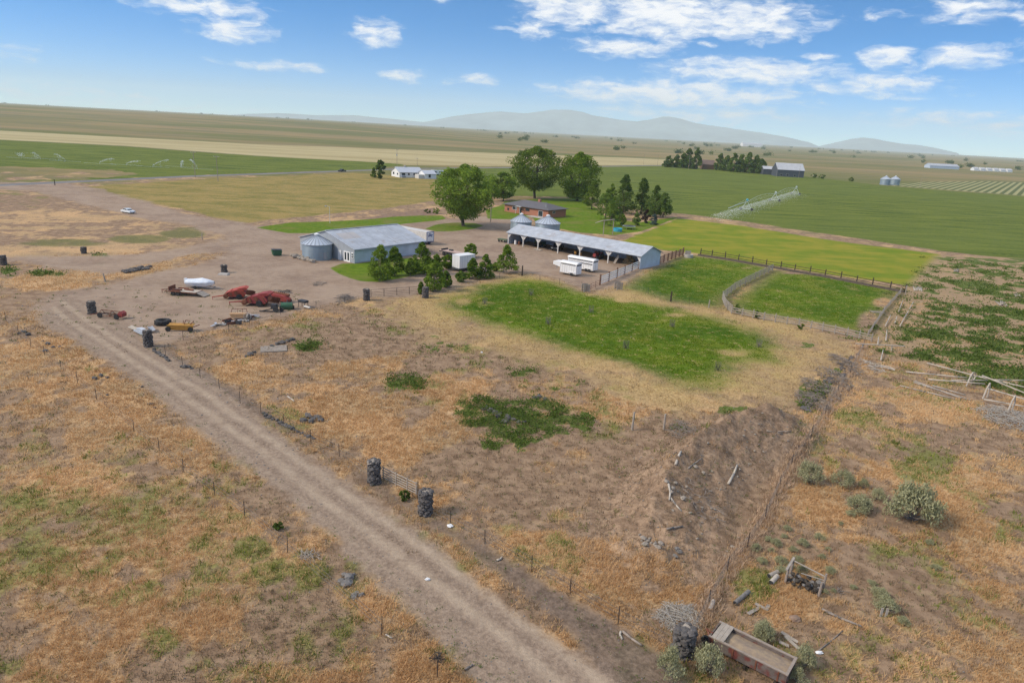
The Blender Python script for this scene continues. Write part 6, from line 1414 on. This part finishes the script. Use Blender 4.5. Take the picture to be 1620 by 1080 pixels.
# sheet metal
sm_lab = ['longest corrugated metal sheet in the pile by the corner stone pillar', 'bright middle metal sheet in the pile by the corner stone pillar', 'curled grey metal sheet at the right of the pile', 'lowest dull metal sheet under the bright one in the pile', 'short metal sheet at the left of the pile by the road']
for k, (px, py, L_, W_, a) in enumerate(((221, 524, 3.4, .9, -38), (229, 524, 3.0, .9, -34), (240, 524, 1.9, .7, -50), (226, 528, 3.2, .9, -30), (214, 522, 2.0, .7, -20))):
    g = G(px, py); t = thing('metal_sheet', sm_lab[k], 'metal sheet', (g.x, g.y, g.z + .12 + .12 * (k % 3)), RAD(a), 'pile of roofing sheets'); t.rotation_euler = (.10 * (k - 2), .06 * (k - 1), RAD(a)); m = MB(); n = 12
    V = [(x_, W_ * (j / n - .5), .035 * (j % 2) + (.5 * (j / n - .5) ** 2 if k == 2 else 0)) for x_ in (-L_ / 2, L_ / 2) for j in range(n + 1)]; V += [(a_, b_, c_ + .012) for a_, b_, c_ in V]; q = 2 * (n + 1)
    F = [(j, j + 1, j + n + 2, j + n + 1) for j in range(n)] + [(q + j + n + 1, q + j + n + 2, q + j + 1, q + j) for j in range(n)] + [(0, n + 1, q + n + 1, q), (n, q + n, q + 2 * n + 1, 2 * n + 1)]
    m.add(V, F); m.build('sheet', M_alu if k in (0, 1) else M_woodw if k == 4 else M_trim, t)
# big tyre on its side
g = G(258, 513); t = thing('big_tractor_tyre', 'big black tractor tyre lying flat beside the yellow scraper', 'tyre', g); m = MB(); m.lathe([(.62, .0), (.95, .0), (1.12, .14), (1.12, .56), (.95, .72), (.62, .72), (.56, .5), (.56, .2), (.62, .0)], 28, close=False); tb = m.build('carcass', M_rub, t, smooth=True)
m = MB()
for k in range(22): a = 2 * math.pi * k / 22; m.box((1.12 * math.cos(a), 1.12 * math.sin(a), .2 if k % 2 else .52), (.07, .12, .32), rz=a, rx=.5 if k % 2 else -.5)
m.build('tread', M_rub, t)
# yellow scraper
g = G(287, 523); t = thing('box_scraper', 'rusty ochre yellow box scraper with small wheels near the fence', 'scraper', g, RAD(4)); m = MB(); m.box((0, -.35, .55), (3.6, .10, .75), rx=.15); m.box((0, .15, .85), (3.5, .9, .08), rx=.2); m.build('blade_box', M_yell, t)
m = MB(); m.tube((1.2, .2, .9), (1.9, -.1, 1.5), .06); m.tube((.4, .2, .9), (.6, .3, 1.5), .06); m.tube((.6, .3, 1.5), (1.2, .3, 1.45), .06); m.tube((.2, .3, 1.0), (.3, .3, 1.45), .05); m.tube((1.7, 0, .6), (2.5, .3, .9), .07); m.build('frame', M_rust, t)
for x_ in (-1.6, 1.5): wheel(t, (x_, -.6, .36), .36, .2, mr=M_dark)
# junk row on the fence
g = G(378, 506); t = thing('old_seeder', 'little old cart with faded orange box and spoked wheel in the scrap row', 'cart', (g.x - .2, g.y + .5, g.z), RAD(8)); m = MB(); m.prism([(-1.3, .9), (1.2, .95), (.9, .35), (-1.0, .3)], -.35, .35); m.build('box', mat('faded_orange', (.50, .30, .15), .8, .2, 2), t)
m = MB(); m.path([(-1.2, .4, .9), (-1.0, .45, 1.5), (1.1, .45, 1.55), (1.2, .4, .9)], .04, n=5); m.path([(-.3, .42, .9), (-.2, .45, 1.5)], .03, n=4); m.path([(.5, .42, .9), (.5, .45, 1.5)], .03, n=4); m.build('rail', M_rust, t)
m = MB(); m.lathe([(.52, -.05), (.58, -.05), (.58, .05), (.52, .05), (.52, -.05)], 20, 0, (1.4, -.55, .58), 'Y', close=False)
for k in range(8): a = k * math.pi / 4; m.tube((1.4, -.55, .58), (1.4 + .54 * math.cos(a), -.55, .58 + .54 * math.sin(a)), .025, n=4)
m.build('wheel', M_woodw, t)
rd = random.Random(3)
JK = [(340, 516), (347, 515), (354, 514), (361, 512), (368, 513), (375, 510), (383, 509), (390, 508), (395, 505), (398, 503), (402, 501), (385, 502), (392, 500), (378, 513), (360, 508)]
for i, (px, py) in enumerate(JK):
    g = G(px, py); k = i % 5; t = thing('scrap_metal', 'twisted piece of scrap metal in the junk row along the wire fence', 'scrap metal', g, rd.uniform(0, 6), 'scrap row'); m = MB()
    if k == 0: m.box((0, 0, .2), (1.9, .35, .08), ry=.08); m.box((.4, .1, .35), (.9, .3, .06), rz=.6)
    elif k == 1: m.tube((-.8, 0, .12), (.8, .1, .3), .08); m.tube((-.4, -.5, .2), (.5, .5, .25), .06); m.box((0, 0, .3), (.5, .4, .1))
    elif k == 2: m.lathe([(.3, 0), (.36, .05), (.36, .2), (.3, .24)], 12, close=False); m.box((.4, 0, .2), (.7, .1, .1))
    elif k == 3: m.box((0, 0, .3), (.7, .6, .5), rz=.4, rx=.2); m.box((.3, .2, .55), (.5, .1, .3), ry=.5)
    else: m.prism([(-.9, 0), (.9, .05), (.7, .3), (-.5, .5)], -.05, .05); m.tube((-.6, -.3, .1), (.6, .3, .4), .04)
    m.build('scrap', [M_alu, M_whited, M_rust, M_woodw, M_dark][(i * 3) % 5], t)
# ================================================================== ROCKS, SLABS, STICKS
RK = []
for i in range(6):
    m = MB(); m.rock((0, 0, .22), .5, 50 + i, 0, (1.15, .9, .62), 1); me = bpy.data.meshes.new('rock'); me.from_pydata([tuple(v) for v in m.v], [], m.f); RK.append(me)
def rock_m(i, mt):
    key = ('rk', i, mt.name); me = _RC.get(key)
    if me is None: me = RK[i].copy(); me.materials.clear(); me.materials.append(mt); _RC[key] = me
    return me
_RC = {}
def rocks(pts, label, mt, s0, s1, group, rnd=0):
    rd = random.Random(rnd)
    for px, py in pts:
        g = G(px, py); o = link('rock', rock_m(rd.randrange(6), mt), None, g, rd.uniform(0, 6)); k = rd.uniform(s0, s1); o.scale = (k, k * rd.uniform(.7, 1.1), k * rd.uniform(.7, 1.1)); tag(o, label, 'rock', group)
def row(a, b_, n, j=2.0, seed=0):
    rd = random.Random(seed); return [(a[0] + (b_[0] - a[0]) * (i + rd.random()) / n + rd.uniform(-j, j), a[1] + (b_[1] - a[1]) * (i + rd.random() * .3) / n + rd.uniform(-j, j) * .6) for i in range(n)]
rocks(row((242, 553), (266, 572), 14, 2, 1), 'dark rock in the short row below the corner stone pillar', M_basalt, .3, .6, 'rocks below the corner pillar', 1)
rocks(row((412, 655), (498, 696), 30, 2, 2), 'dark rock in the long row at the foot of the road fence', M_basalt, .25, .55, 'rocks along the road fence', 2)
rocks(row((286, 580), (303, 583), 5, 2, 3), 'dark rock in the small cluster by a fence post', M_basalt, .4, .8, 'rocks by a fence post', 3)
rocks(row((198, 431), (236, 424), 24, 2.5, 4) + row((205, 428), (225, 427), 10, 2, 40), 'dark stone in the low heap beside the left drive', M_basalt, .6, 1.3, 'dark stone heap by the left drive', 4)
rocks(row((461, 404), (494, 415), 16, 2, 5), 'pale brown stone in the row at the foot of the workshop bin', M_pale_rock, .8, 1.6, 'stones at the foot of the bin', 5)
rocks([(770, 645), (777, 650), (783, 654), (792, 655), (803, 662), (812, 664), (820, 668), (765, 648), (788, 660), (830, 668), (798, 668), (853, 628), (848, 630), (862, 632)], 'dark stone half hidden in the dark green weed patch', M_basalt, .4, .9, 'stones in the weed patch', 6)
rocks([(488, 660), (495, 664), (502, 661), (480, 667), (508, 666), (492, 668)], 'black rock in the lone clump right of the road fence', M_basalt, .7, 1.2, 'black rock clump', 7)
rocks([(545, 910), (552, 916), (540, 920), (558, 910), (548, 925), (565, 938), (572, 942), (560, 944)], 'lichen grey boulder in the group left of the dirt road', M_grey_rock, .3, .75, 'grey boulders left of the road', 8)
rocks([(30, 528), (38, 526), (45, 530), (68, 540), (76, 545), (84, 550), (95, 549), (160, 595), (170, 598), (150, 600), (245, 645), (238, 640), (170, 625), (225, 612), (72, 556)], 'dark rock in the dry grass on the left edge of the road', M_basalt, .3, .8, 'rocks on the left road edge', 9)
rocks([(430, 548), (438, 545), (446, 543), (455, 540), (389, 564), (396, 562), (402, 558), (462, 538)], 'small dark rock near the concrete slab', M_basalt, .4, .9, 'rocks near the slab', 10)
rocks([(1018, 852), (1024, 856), (1030, 860), (1036, 862), (1012, 846), (1020, 862), (1040, 866), (1028, 852), (1045, 860), (1015, 856)], 'pale broken stone block at the lower end of the dirt bank', M_pale_rock, .22, .5, 'pale blocks at the bank end', 11)
rocks([(1068, 880), (1073, 877), (1070, 873)], 'grey stone block apart from the pale blocks below the bank', M_grey_rock, .3, .5, 'grey blocks below the bank', 12)
rocks([(1060, 790), (1072, 778), (1064, 772), (1086, 770), (1052, 778), (1100, 740), (1112, 752), (1125, 748), (1080, 795), (1092, 812), (1120, 700), (1068, 765)], 'stone embedded on the slope of the dirt bank', M_pale_rock, .15, .45, 'stones on the dirt bank', 13)
rocks(row((1150, 880), (1180, 850), 16, 10, 14), 'small stone on the bare ground by the bank fence', M_pale_rock, .12, .3, 'small stones by the bank fence', 14)
rocks([(762, 558), (676, 917)], 'small white rock alone on the dry ground', M_white, .2, .35, 'white rocks', 15)
rd = random.Random(21)
rocks([(1040 + 170 * f + rd.uniform(-8, 60) * (1 - f * .5), 835 - 165 * f + rd.uniform(-14, 30)) for f in [rd.random() for _ in range(60)]], 'stone embedded on the slope of the dirt bank', M_pale_rock, .08, .28, 'stones on the dirt bank', 22)
rocks(row((1350, 566), (1266, 652), 60, 9, 23), 'dark rock in the brushy ditch along the right hand fence', M_basalt, .3, .8, 'rocks in the brushy ditch', 24)
g = G(712, 833); o = link('rock', rock_m(2, M_white), None, g); o.scale = (.42,) * 3; tag(o, 'white painted rock at the foot of a fence post right of the gate', 'rock')
g = G(433, 552); t = thing('concrete_slab', 'flat concrete slab lying in the dry ground', 'slab', g, RAD(20)); m = MB(); m.box((0, 0, .03), (3.4, 2.6, .16)); m.build('slab', mat('old_concrete', (.27, .23, .19), .95, .2, 2), t)
# tree guards in the pasture
def guard(px, py, lab, dark=False):
    g = G(px, py); t = thing('tree_guard', lab, 'tree guard', g, 0, 'wire tree guards in the pasture'); m = MB(); n = 10
    for k in range(n): a = 2 * math.pi * k / n; m.tube((.42 * math.cos(a), .42 * math.sin(a), 0), (.42 * math.cos(a), .42 * math.sin(a), 1.25), .014, n=3)
    for z in np.arange(.1, 1.3, .2): m.lathe([(.42, z), (.425, z + .02)], 12, close=False)
    m.build('wire_cage', M_wire, t); m = MB()
    rd = random.Random(int(px))
    for k in range(14): a = rd.uniform(0, 6.28); m.path([(0, 0, 0), (.2 * math.cos(a), .2 * math.sin(a), .5), (.34 * math.cos(a + .4), .34 * math.sin(a + .4), rd.uniform(.6, 1.1) if dark else .7)], .03, .012, 4)
    m.build('dead_sapling', M_post if dark else M_twig, t)
for a in [(767, 481, 'tree guard nearest the wire mesh fence, left of the others'), (840, 467, 'tree guard near the top edge of the pasture'), (867, 513, 'tree guard at the left middle of the pasture'), (935, 494, 'tree guard in the upper middle of the pasture'), (990, 551, 'dark dead sapling in the middle of the pasture', True), (1063, 517, 'pale tree guard in the upper right of the pasture'), (1135, 586, 'dark dead bush in the dry lower corner of the pasture', True), (1200, 549, 'tree guard nearest the paddock fence')]: guard(*a)
# sticks
def stick(px, py, px2, py2, r, label, mt, group=None, name='log', cat='log', z=.0, z2=0.):
    a, b_ = G(px, py), G(px2, py2); c = (a + b_) / 2; t = thing(name, label, cat, c, 0, group); m = MB(); A_ = a - c + Vector((0, 0, r + z)); B_ = b_ - c + Vector((0, 0, r + z2)); md = (A_ + B_) / 2 + Vector((random.uniform(-.1, .1), random.uniform(-.1, .1), 0)) * (1 if name == 'log' else .1)
    m.path([A_, md, B_], r, r * .7, 7); m.build('pole' if name != 'log' else 'stem', mt, t, smooth=True)
stick(1152, 767, 1166, 737, .13, 'bleached log lying up the face of the dirt bank', M_woodw); stick(1069, 735, 1077, 717, .14, 'short bleached log near the crest of the dirt bank', M_woodw)
stick(1215, 670, 1238, 688, .10, 'dark log at the far end of the dirt bank', M_wood); stick(1230, 689, 1250, 687, .08, 'small grey log lying level at the far foot of the bank', M_wood)
stick(1045, 740, 1070, 715, .07, 'thin grey branch on the near side of the bank crest', M_twig); stick(1055, 838, 1080, 834, .09, 'forked grey branch low on the dirt bank', M_twig)
stick(1055, 785, 1058, 798, .10, 'upright pale root among stones on the bank', M_woodw); stick(1060, 795, 1078, 810, .09, 'pale root lying between stones on the bank', M_woodw); stick(1088, 742, 1110, 728, .08, 'grey branch across the middle of the bank crest', M_twig)
stick(786, 887, 794, 882, .08, 'short pale stick beside the dirt road verge', M_woodw); stick(985, 1000, 1015, 1022, .09, 'dark weathered beam lying near the bottom fence', M_wood); stick(982, 1000, 984, 1012, .08, 'pale short stick beside the dark beam', M_woodw)
stick(735, 1060, 748, 1052, .07, 'grey stick in the dry grass at the bottom', M_twig); stick(610, 1005, 620, 1010, .07, 'pale stick by the lower left steel post', M_woodw); stick(455, 628, 466, 636, .09, 'pale stick on the dry ground right of the road fence', M_woodw)
stick(1290, 1033, 1333, 998, .05, 'thin dark branch lying on the lower right slope', M_twig); stick(1300, 965, 1362, 992, .10, 'long low grey log in the grass right of the timber rack', M_twig)
def brush(px, py, rx, ry, n, h, label, mt, seed, L_=(.6, 1.6), r=(.012, .03), name='brush_pile', at_z=0):
    rd = random.Random(seed); g = G(px, py); t = thing(name, label, 'brush pile', g); m = MB(); kx = rx * mpp(px, py); ay = (Vector(G(px, py - ry)) - Vector(G(px, py + ry))).length / 2
    for i in range(n):
        a = rd.uniform(0, 6.28); q = math.sqrt(rd.random()); c = Vector((math.cos(a) * q * kx, math.sin(a) * q * ay, 0)); c.z = gz(g.x + c.x, g.y + c.y) - g.z + rd.uniform(0, h) * (1 - q * q * .7)
        l = rd.uniform(*L_); b_ = rd.uniform(0, 6.28); d = Vector((math.cos(b_) * l, math.sin(b_) * l, rd.uniform(-.25, .3) * l)); m.path([c - d / 2, c + Vector((rd.uniform(-.1, .1), rd.uniform(-.1, .1), rd.uniform(0, .1))), c + d / 2], rd.uniform(*r), r[0] * .6, 4)
    m.build('branches', mt, t); return t
brush(1076, 978, 36, 20, 420, .5, 'round pale heap of dead twigs above the bottom stone pillar', M_twigw, 1, (.5, 1.3), (.010, .025))
brush(1600, 664, 46, 16, 420, .8, 'big bleached brush pile at the right edge of the picture', M_twigw, 2, (.8, 2.2), (.015, .04))
brush(1080, 685, 22, 12, 120, .9, 'tangle of dead branches behind the dirt bank', M_twig, 3, (.8, 2.0), (.012, .03))
brush(545, 474, 14, 5, 110, .9, 'heap of dead brush by the yard gate fence', M_twig, 4, (1, 2.2), (.02, .05)); brush(450, 463, 9, 3, 40, .5, 'little dark brush heap in the yard above the red machines', M_post, 5, (.8, 1.6), (.03, .06))
brush(505, 449, 10, 3, 30, .3, 'scatter of dead sticks on the yard drive edge', M_twig, 6, (.8, 1.6), (.03, .05))
for i, (px, py, rx, ry) in enumerate(((1338, 578, 16, 16), (1318, 598, 20, 15), (1300, 618, 24, 17), (1285, 636, 22, 15))):
    brush(px, py, rx, ry, 190, .8, ['uppermost dead brush heap in the ditch by the fence', 'second dead brush heap down the ditch', 'widest dead brush heap in the ditch, third from the top', 'lowest dead brush heap in the ditch near the dirt bank'][i], mat('ditch_twigs', (.13, .10, .08), .95, .3, .8, col2=(.36, .30, .24)), 20 + i, (.5, 1.7), (.02, .06))
brush(1380, 580, 14, 8, 60, .4, 'loose pale sticks under the long level pole', M_woodw, 31, (.8, 2.4), (.03, .06)); brush(1330, 935, 6, 4, 12, .2, 'few loose sticks on the right slope', M_twig, 33, (.4, .9), (.02, .03))
brush(1105, 790, 34, 26, 40, .15, 'scattered roots and sticks over the face of the dirt bank', M_twig, 34, (.5, 1.5), (.02, .05)); brush(490, 880, 16, 5, 30, .15, 'flat pile of grey slats by a steel post', M_woodg, 35, (.8, 1.6), (.035, .05))
# weedy lot: pole stacks and wheeled pole rack
def pole_stack(px, py, n, L_, a, label, group, mt=M_woodg, layers=2):
    g = G(px, py); d = Vector((math.cos(a), math.sin(a), 0)); nn = Vector((-d.y, d.x, 0)); rd = random.Random(int(px))
    for k in range(n):
        p = g + nn * (k % (n // layers + 1)) * .26 + Vector((0, 0, .1 + .2 * (k // (n // layers + 1)))) + d * rd.uniform(-.4, .4); t = thing('timber_pole', label, 'pole', p, a + rd.uniform(-.08, .08), group); m = MB(); l = L_ * rd.uniform(.8, 1.1)
        m.tube((-l / 2, 0, 0), (l / 2, 0, 0), .115, .09, 7); m.build('pole', mt, t, smooth=True)
pole_stack(1590, 482, 10, 4.6, RAD(62), 'grey pole in the stack at the right edge of the weedy lot', 'pole stack at the right edge', M_woodg); pole_stack(1612, 468, 6, 3.6, RAD(62), 'grey pole in the small stack cut by the right edge', 'small stack at the right edge', M_woodg)
pole_stack(1515, 429, 6, 4.5, RAD(58), 'grey pole in the small stack in the middle of the weedy lot', 'pole stack amid the weeds', M_woodg); pole_stack(1458, 458, 7, 5.0, RAD(60), 'bleached pole in the stack at the paddock corner', 'pole stack by the paddock corner', M_woodw, 1)
for i, (a, b_) in enumerate([((1423, 518), (1444, 482)), ((1421, 495), (1427, 480)), ((1400, 518), (1408, 503)), ((1415, 513), (1418, 505)), ((1401, 541), (1402, 527)), ((1388, 547), (1389, 538)), ((1393, 572), (1396, 559))]):
    stick(*a, *b_, .10, ['longest bleached pole standing out of the dark weeds by the paddock', 'short bleached pole above the longest one', 'bent pale pole beside the leaning grey fence', 'tiny pale pole between two longer ones in the weeds', 'upright pale pole near the long level pole', 'small stub of pole beside the ditch fence', 'short pole below the long level pole'][i], M_woodw, None, 'timber_pole', 'pole', .15, .5)
a, b_ = G(1352, 552), G(1430, 556); t = thing('timber_pole', 'long level pale pole resting across two stubs at the paddock corner', 'pole', a); m = MB(); m.tube((0, 0, .9), b_ - a + Vector((0, 0, .9)), .08, .07, 7); m.tube((1.2, .1, 0), (1.2, .1, .85), .09); m.tube(b_ - a - Vector((2, 0, 0)), b_ - a + Vector((-2, 0, .85)), .09); m.build('pole', M_woodw, t)
for i, (a, b_, z1, z2) in enumerate([((1466, 577), (1557, 612), .2, 1.1), ((1433, 590), (1528, 607), .1, .8), ((1468, 602), (1555, 618), .1, .9), ((1557, 625), (1625, 645), .9, .9), ((1545, 606), (1625, 625), .9, .9), ((1555, 636), (1625, 651), .3, .5), ((1504, 607), (1560, 611), .4, .8), ((1550, 608), (1620, 635), 1.2, 1.0), ((1570, 606), (1625, 607), .4, .4)]):
    stick(*a, *b_, .10, ['topmost long pale pole of the fallen rack, reaching down to the weeds', 'long pale pole of the fallen rack pointing furthest left', 'yellowish pole of the fallen rack below the furthest one', 'yellowish pole running on from the rack to the right edge', 'uppermost pole from the rack to the right edge', 'lowest pole of the rack, just above the brush pile', 'short pole inside the fallen rack', 'steep pole crossing the rack to the right edge', 'thin level pole behind the rack at the right edge'][i], M_woodw, None, 'timber_pole', 'pole', z1, z2)
for i, (a, b_) in enumerate([((1423, 611), (1510, 632)), ((1445, 606), (1535, 634)), ((1447, 604), (1520, 631)), ((1475, 611), (1527, 626))]):
    stick(*a, *b_, .11, ['lowest and longest of the loose poles on the dry ground', 'second loose pole on the dry ground, the widest pair', 'loose pole tight against the widest one on the dry ground', 'shorter upper loose pole on the dry ground'][i], M_woodg, 'loose poles on the dry ground', 'timber_pole', 'pole')
for i, (px, py, h) in enumerate(((1532, 610, 1.9), (1558, 630, 2.1), (1597, 652, 2.2))):
    g = G(px, py); t = thing('pole_rack', ['bent timber A frame of the pole rack nearest the weeds', 'bent timber frame in the middle of the pole rack', 'bent timber frame of the pole rack nearest the brush pile'][i], 'pole rack', g, .5); m = MB(); m.path([(-.5, 0, 0), (-.1, 0, h * .7), (.25, 0, h)], .1, .09, 7); m.path([(.7, .1, 0), (.55, 0, h * .6), (.25, 0, h)], .1, .08, 7); m.build('bent_leg', M_woodw, t)
    if i == 0: m = MB(); m.lathe([(.6, -.06), (.68, -.06), (.68, .06), (.6, .06), (.6, -.06)], 18, 0, (.9, .2, 1.1), 'Y', close=False); m.build('hoop', M_woodw, t)
g = G(1398, 583); t = thing('old_boat_frame', 'weathered curved timber cradle by the ditch in the weeds', 'timber cradle', g, RAD(-35)); m = MB()
for s_ in (-.4, .4): m.path([(-1.3, s_, .1), (-.5, s_, .3), (.5, s_, .35), (1.4, s_ * .4, .15)], .09, .07, 6)
m.build('side_rails', M_woodw, t); m = MB()
for x_ in (-1.1, -.3, .6): m.box((x_, 0, .32), (.12, .9, .06))
m.build('cross_bars', M_woodg, t)
g = G(1404, 495); t = thing('wooden_gate', 'flat grey wooden gate lying on the grass at the paddock edge', 'gate', (g.x - 2, g.y, g.z)); m = MB()
for k in range(4): m.box((0, -.6 + .4 * k, .1), (2.4, .16, .05))
m.box((-1.0, 0, .14), (.14, 1.5, .05)); m.box((1.0, 0, .14), (.14, 1.5, .05)); m.build('boards', M_woodg, t)
# ================================================================== LOWER RIGHT CORNER
a, b_ = Vector(G0(1133, 1020) + (0,)), Vector(G0(1252, 1080) + (0,)); ar = ang_of(a, b_)
g = G(1188, 1052); t = thing('wagon_box', 'old rusty red wagon box with grey board sides full of earth and straw', 'wagon box', (g.x, g.y + .35, g.z + .05), ar); L_, W_, Hb = 4.65, 1.65, .7
m = MB(); m.box((0, -W_ / 2, .28 + Hb / 2), (L_, .07, Hb)); m.build('side_panel', M_rustr, t); m = MB(); m.box((0, W_ / 2, .28 + Hb / 2), (L_, .07, Hb)); m.build('side_panel', M_rustr, t)
m = MB(); m.box((L_ / 2, 0, .28 + Hb / 2), (.08, W_ + .07, Hb)); m.build('end_panel', M_rustr, t); m = MB(); m.box((-L_ / 2, 0, .28 + Hb / 2), (.08, W_ + .07, Hb)); m.build('end_panel', M_rustr, t)
m = MB()
for s_ in (-1, 1): m.box((0, s_ * (W_ / 2 + .01), .31 + Hb), (L_ + .1, .14, .07))
m.box((L_ / 2 + .02, 0, .32 + Hb), (.16, W_ + .2, .08)); m.build('top_rail', M_wood, t)
m = MB()
for k in range(3): m.box((-L_ / 2 + .25 + k * .26, 0, .33 + Hb + .012 * k), (.24, W_ + .1, .05), ry=.04)
m.build('cross_board', M_woodg, t)
m = MB(); n = 16; V = [(-L_ / 2 + .05 + (L_ - .1) * i / n, -W_ / 2 + .05 + (W_ - .1) * j / 8, .28 + .42 + .10 * float(fbm(np.array([i * .7]), np.array([j * .7]), 1.5)[0]) + .12 * (1 - abs(j - 4) / 4)) for i in range(n + 1) for j in range(9)]
m.add(V, [(i * 9 + j, i * 9 + j + 9, i * 9 + j + 10, i * 9 + j + 1) for i in range(n) for j in range(8)]); m.build('earth_fill', mat('earth_fill', (.21, .165, .135), .95, .3, 3, col2=(.36, .27, .17), bump=.6), t)
m = MB(); m.box((0, -.55, .2), (L_ + .2, .12, .16)); m.box((0, .55, .2), (L_ + .2, .12, .16))
for x_ in (-1.8, 0, 1.8): m.box((x_, 0, .1), (.14, W_ + .3, .14))
m.build('floor_beams', M_woodd, t)
m = MB()
for x_ in (-2.1, -.8, .6, 1.9): m.box((x_, -W_ / 2 - .05, .3 + Hb / 2), (.09, .05, Hb)); m.box((x_, W_ / 2 + .05, .3 + Hb / 2), (.09, .05, Hb))
m.build('stakes', M_rust, t)
m = MB(); m.tube((-L_ / 2, .3, .3), (-L_ / 2 - .7, .6, .25), .06); m.tube((-L_ / 2, -.3, .3), (-L_ / 2 - .7, .6, .25), .06); m.build('drawbar', M_rust, t); wheel(t, (-L_ / 2 - .25, -.55, .33), .33, .18, mr=M_rust)
g = G(1248, 915); t = thing('timber_rack', 'broken timber rack heaped with dark roots right of the wire fence', 'timber rack', (g.x + .7, g.y - .6, g.z), RAD(-36))
for x_, y_ in ((-1.0, -.6), (1.3, -.7), (-1.0, .6), (1.3, .5)): m = MB(); m.tube((x_, y_, -.1), (x_ + .05, y_, 1.25), .10, .08, 7); m.build('post', M_wood, t)
m = MB(); m.box((-1.0, 0, 1.28), (.16, 1.9, .1)); m.build('cross_bar', M_woodg, t); m = MB(); m.tube((-1.0, .6, 1.25), (1.4, .5, 1.0), .05); m.tube((-.2, .1, .8), (1.4, .5, .7), .04); m.build('rail', M_woodg, t)
m = MB(); rd = random.Random(8)
for k in range(60): m.rock((rd.uniform(-.9, 1.2), rd.uniform(-.6, .55), rd.uniform(0, .55)), rd.uniform(.1, .24), rd.randrange(999), rd.choice((0, 0, 1)), lv=0)
m.build('root_fill', [mat('dark_roots', (.055, .045, .035), .95, .4, 4), M_grey_rock], t)
m_tube = mat('pale_pipe', (.42, .36, .30), .7, .15, 2)
for px, py, px2, py2, r, lab, mt in ((1216, 914, 1230, 907, .17, 'upper of two short grey pipes at the edge of the green weeds', M_woodg), (1219, 925, 1229, 914, .18, 'lower of two short grey pipes with open dark end', M_woodw), (1162, 957, 1184, 938, .16, 'dark hollow log beside the leafy weeds', M_grey_rock), (1122, 968, 1128, 953, .16, 'stub of pale pipe at the foot of a fence post', m_tube)):
    a, b_ = G(px, py), G(px2, py2); t = thing('pipe_piece', lab, 'pipe', a); d = b_ - a; m = MB(); m.tube((0, 0, r), d + Vector((0, 0, r)), r, r * .95, 12, cap=False); m.tube(d * .02 + Vector((0, 0, r)), d * .98 + Vector((0, 0, r)), r * .82, r * .8, 12, 1); m.build('pipe', [mt, M_dark], t)
for i, (px, py, px2, py2, lab) in enumerate(((1194, 957, 1209, 964, 'short grey plank lying in the weeds above the wagon box'), (1183, 974, 1201, 962, 'wide grey plank pointing at the yellow tuft above the wagon'), (1235, 1003, 1262, 1017, 'upper of the planks leaning behind the wagon box'), (1241, 1010, 1270, 1033, 'long grey plank behind the right end of the wagon box'), (1232, 1018, 1248, 1024, 'short grey plank below the long one behind the wagon'), (1211, 968, 1216, 958, 'little upright pale stake above the wagon box'))):
    a, b_ = G(px, py), G(px2, py2); d = b_ - a; t = thing('plank', lab, 'plank', (a + b_) / 2, math.atan2(d.y, d.x)); m = MB(); m.box((0, 0, .14), (d.length, .22, .05), ry=.1, rx=.15); m.build('board', M_woodg, t)
for px, py, lab in ((1257, 980, 'brown boulder right of the timber rack'),):
    g = G(px, py); o = link('rock', rock_m(1, mat('brown_stone', (.25, .17, .12), .9, .25, 3)), None, g); o.scale = (.75, .55, .5); tag(o, lab, 'rock')
g = G(1296, 1033); o = link('rock', rock_m(3, M_white), None, g); o.scale = (.45, .3, .3); tag(o, 'white stone at the end of the thin dark branch', 'rock')
g = G(1393, 975); t = thing('wooden_stake', 'pair of pale slats stuck in the ground at lower right', 'stake', g)
for s_ in (0, .35): m = MB(); m.box((s_, 0, .3), (.16, .05, .8)); m.build('slat', M_woodw, t)
# green bushes in the paddock fence
for i, (px, py, w_, lab) in enumerate(((1166, 496, 20, 'larger dark bush in the corner of the paddock fence'), (1196, 503, 16, 'second dark bush along the lower paddock fence'), (1267, 521, 12, 'small dark bush further along the lower paddock fence'), (640, 791, 20, 'low green weed clump at the foot of the pole gate'), (440, 838, 16, 'dark green bushy weed beside the left wire fence'))):
    tree(lab, px, py, py - w_ * .7, w_, 'round', L_dark if i < 3 else L_dweed, 500 + i, .02, 14, 50, .22, name='shrub', cat='shrub')
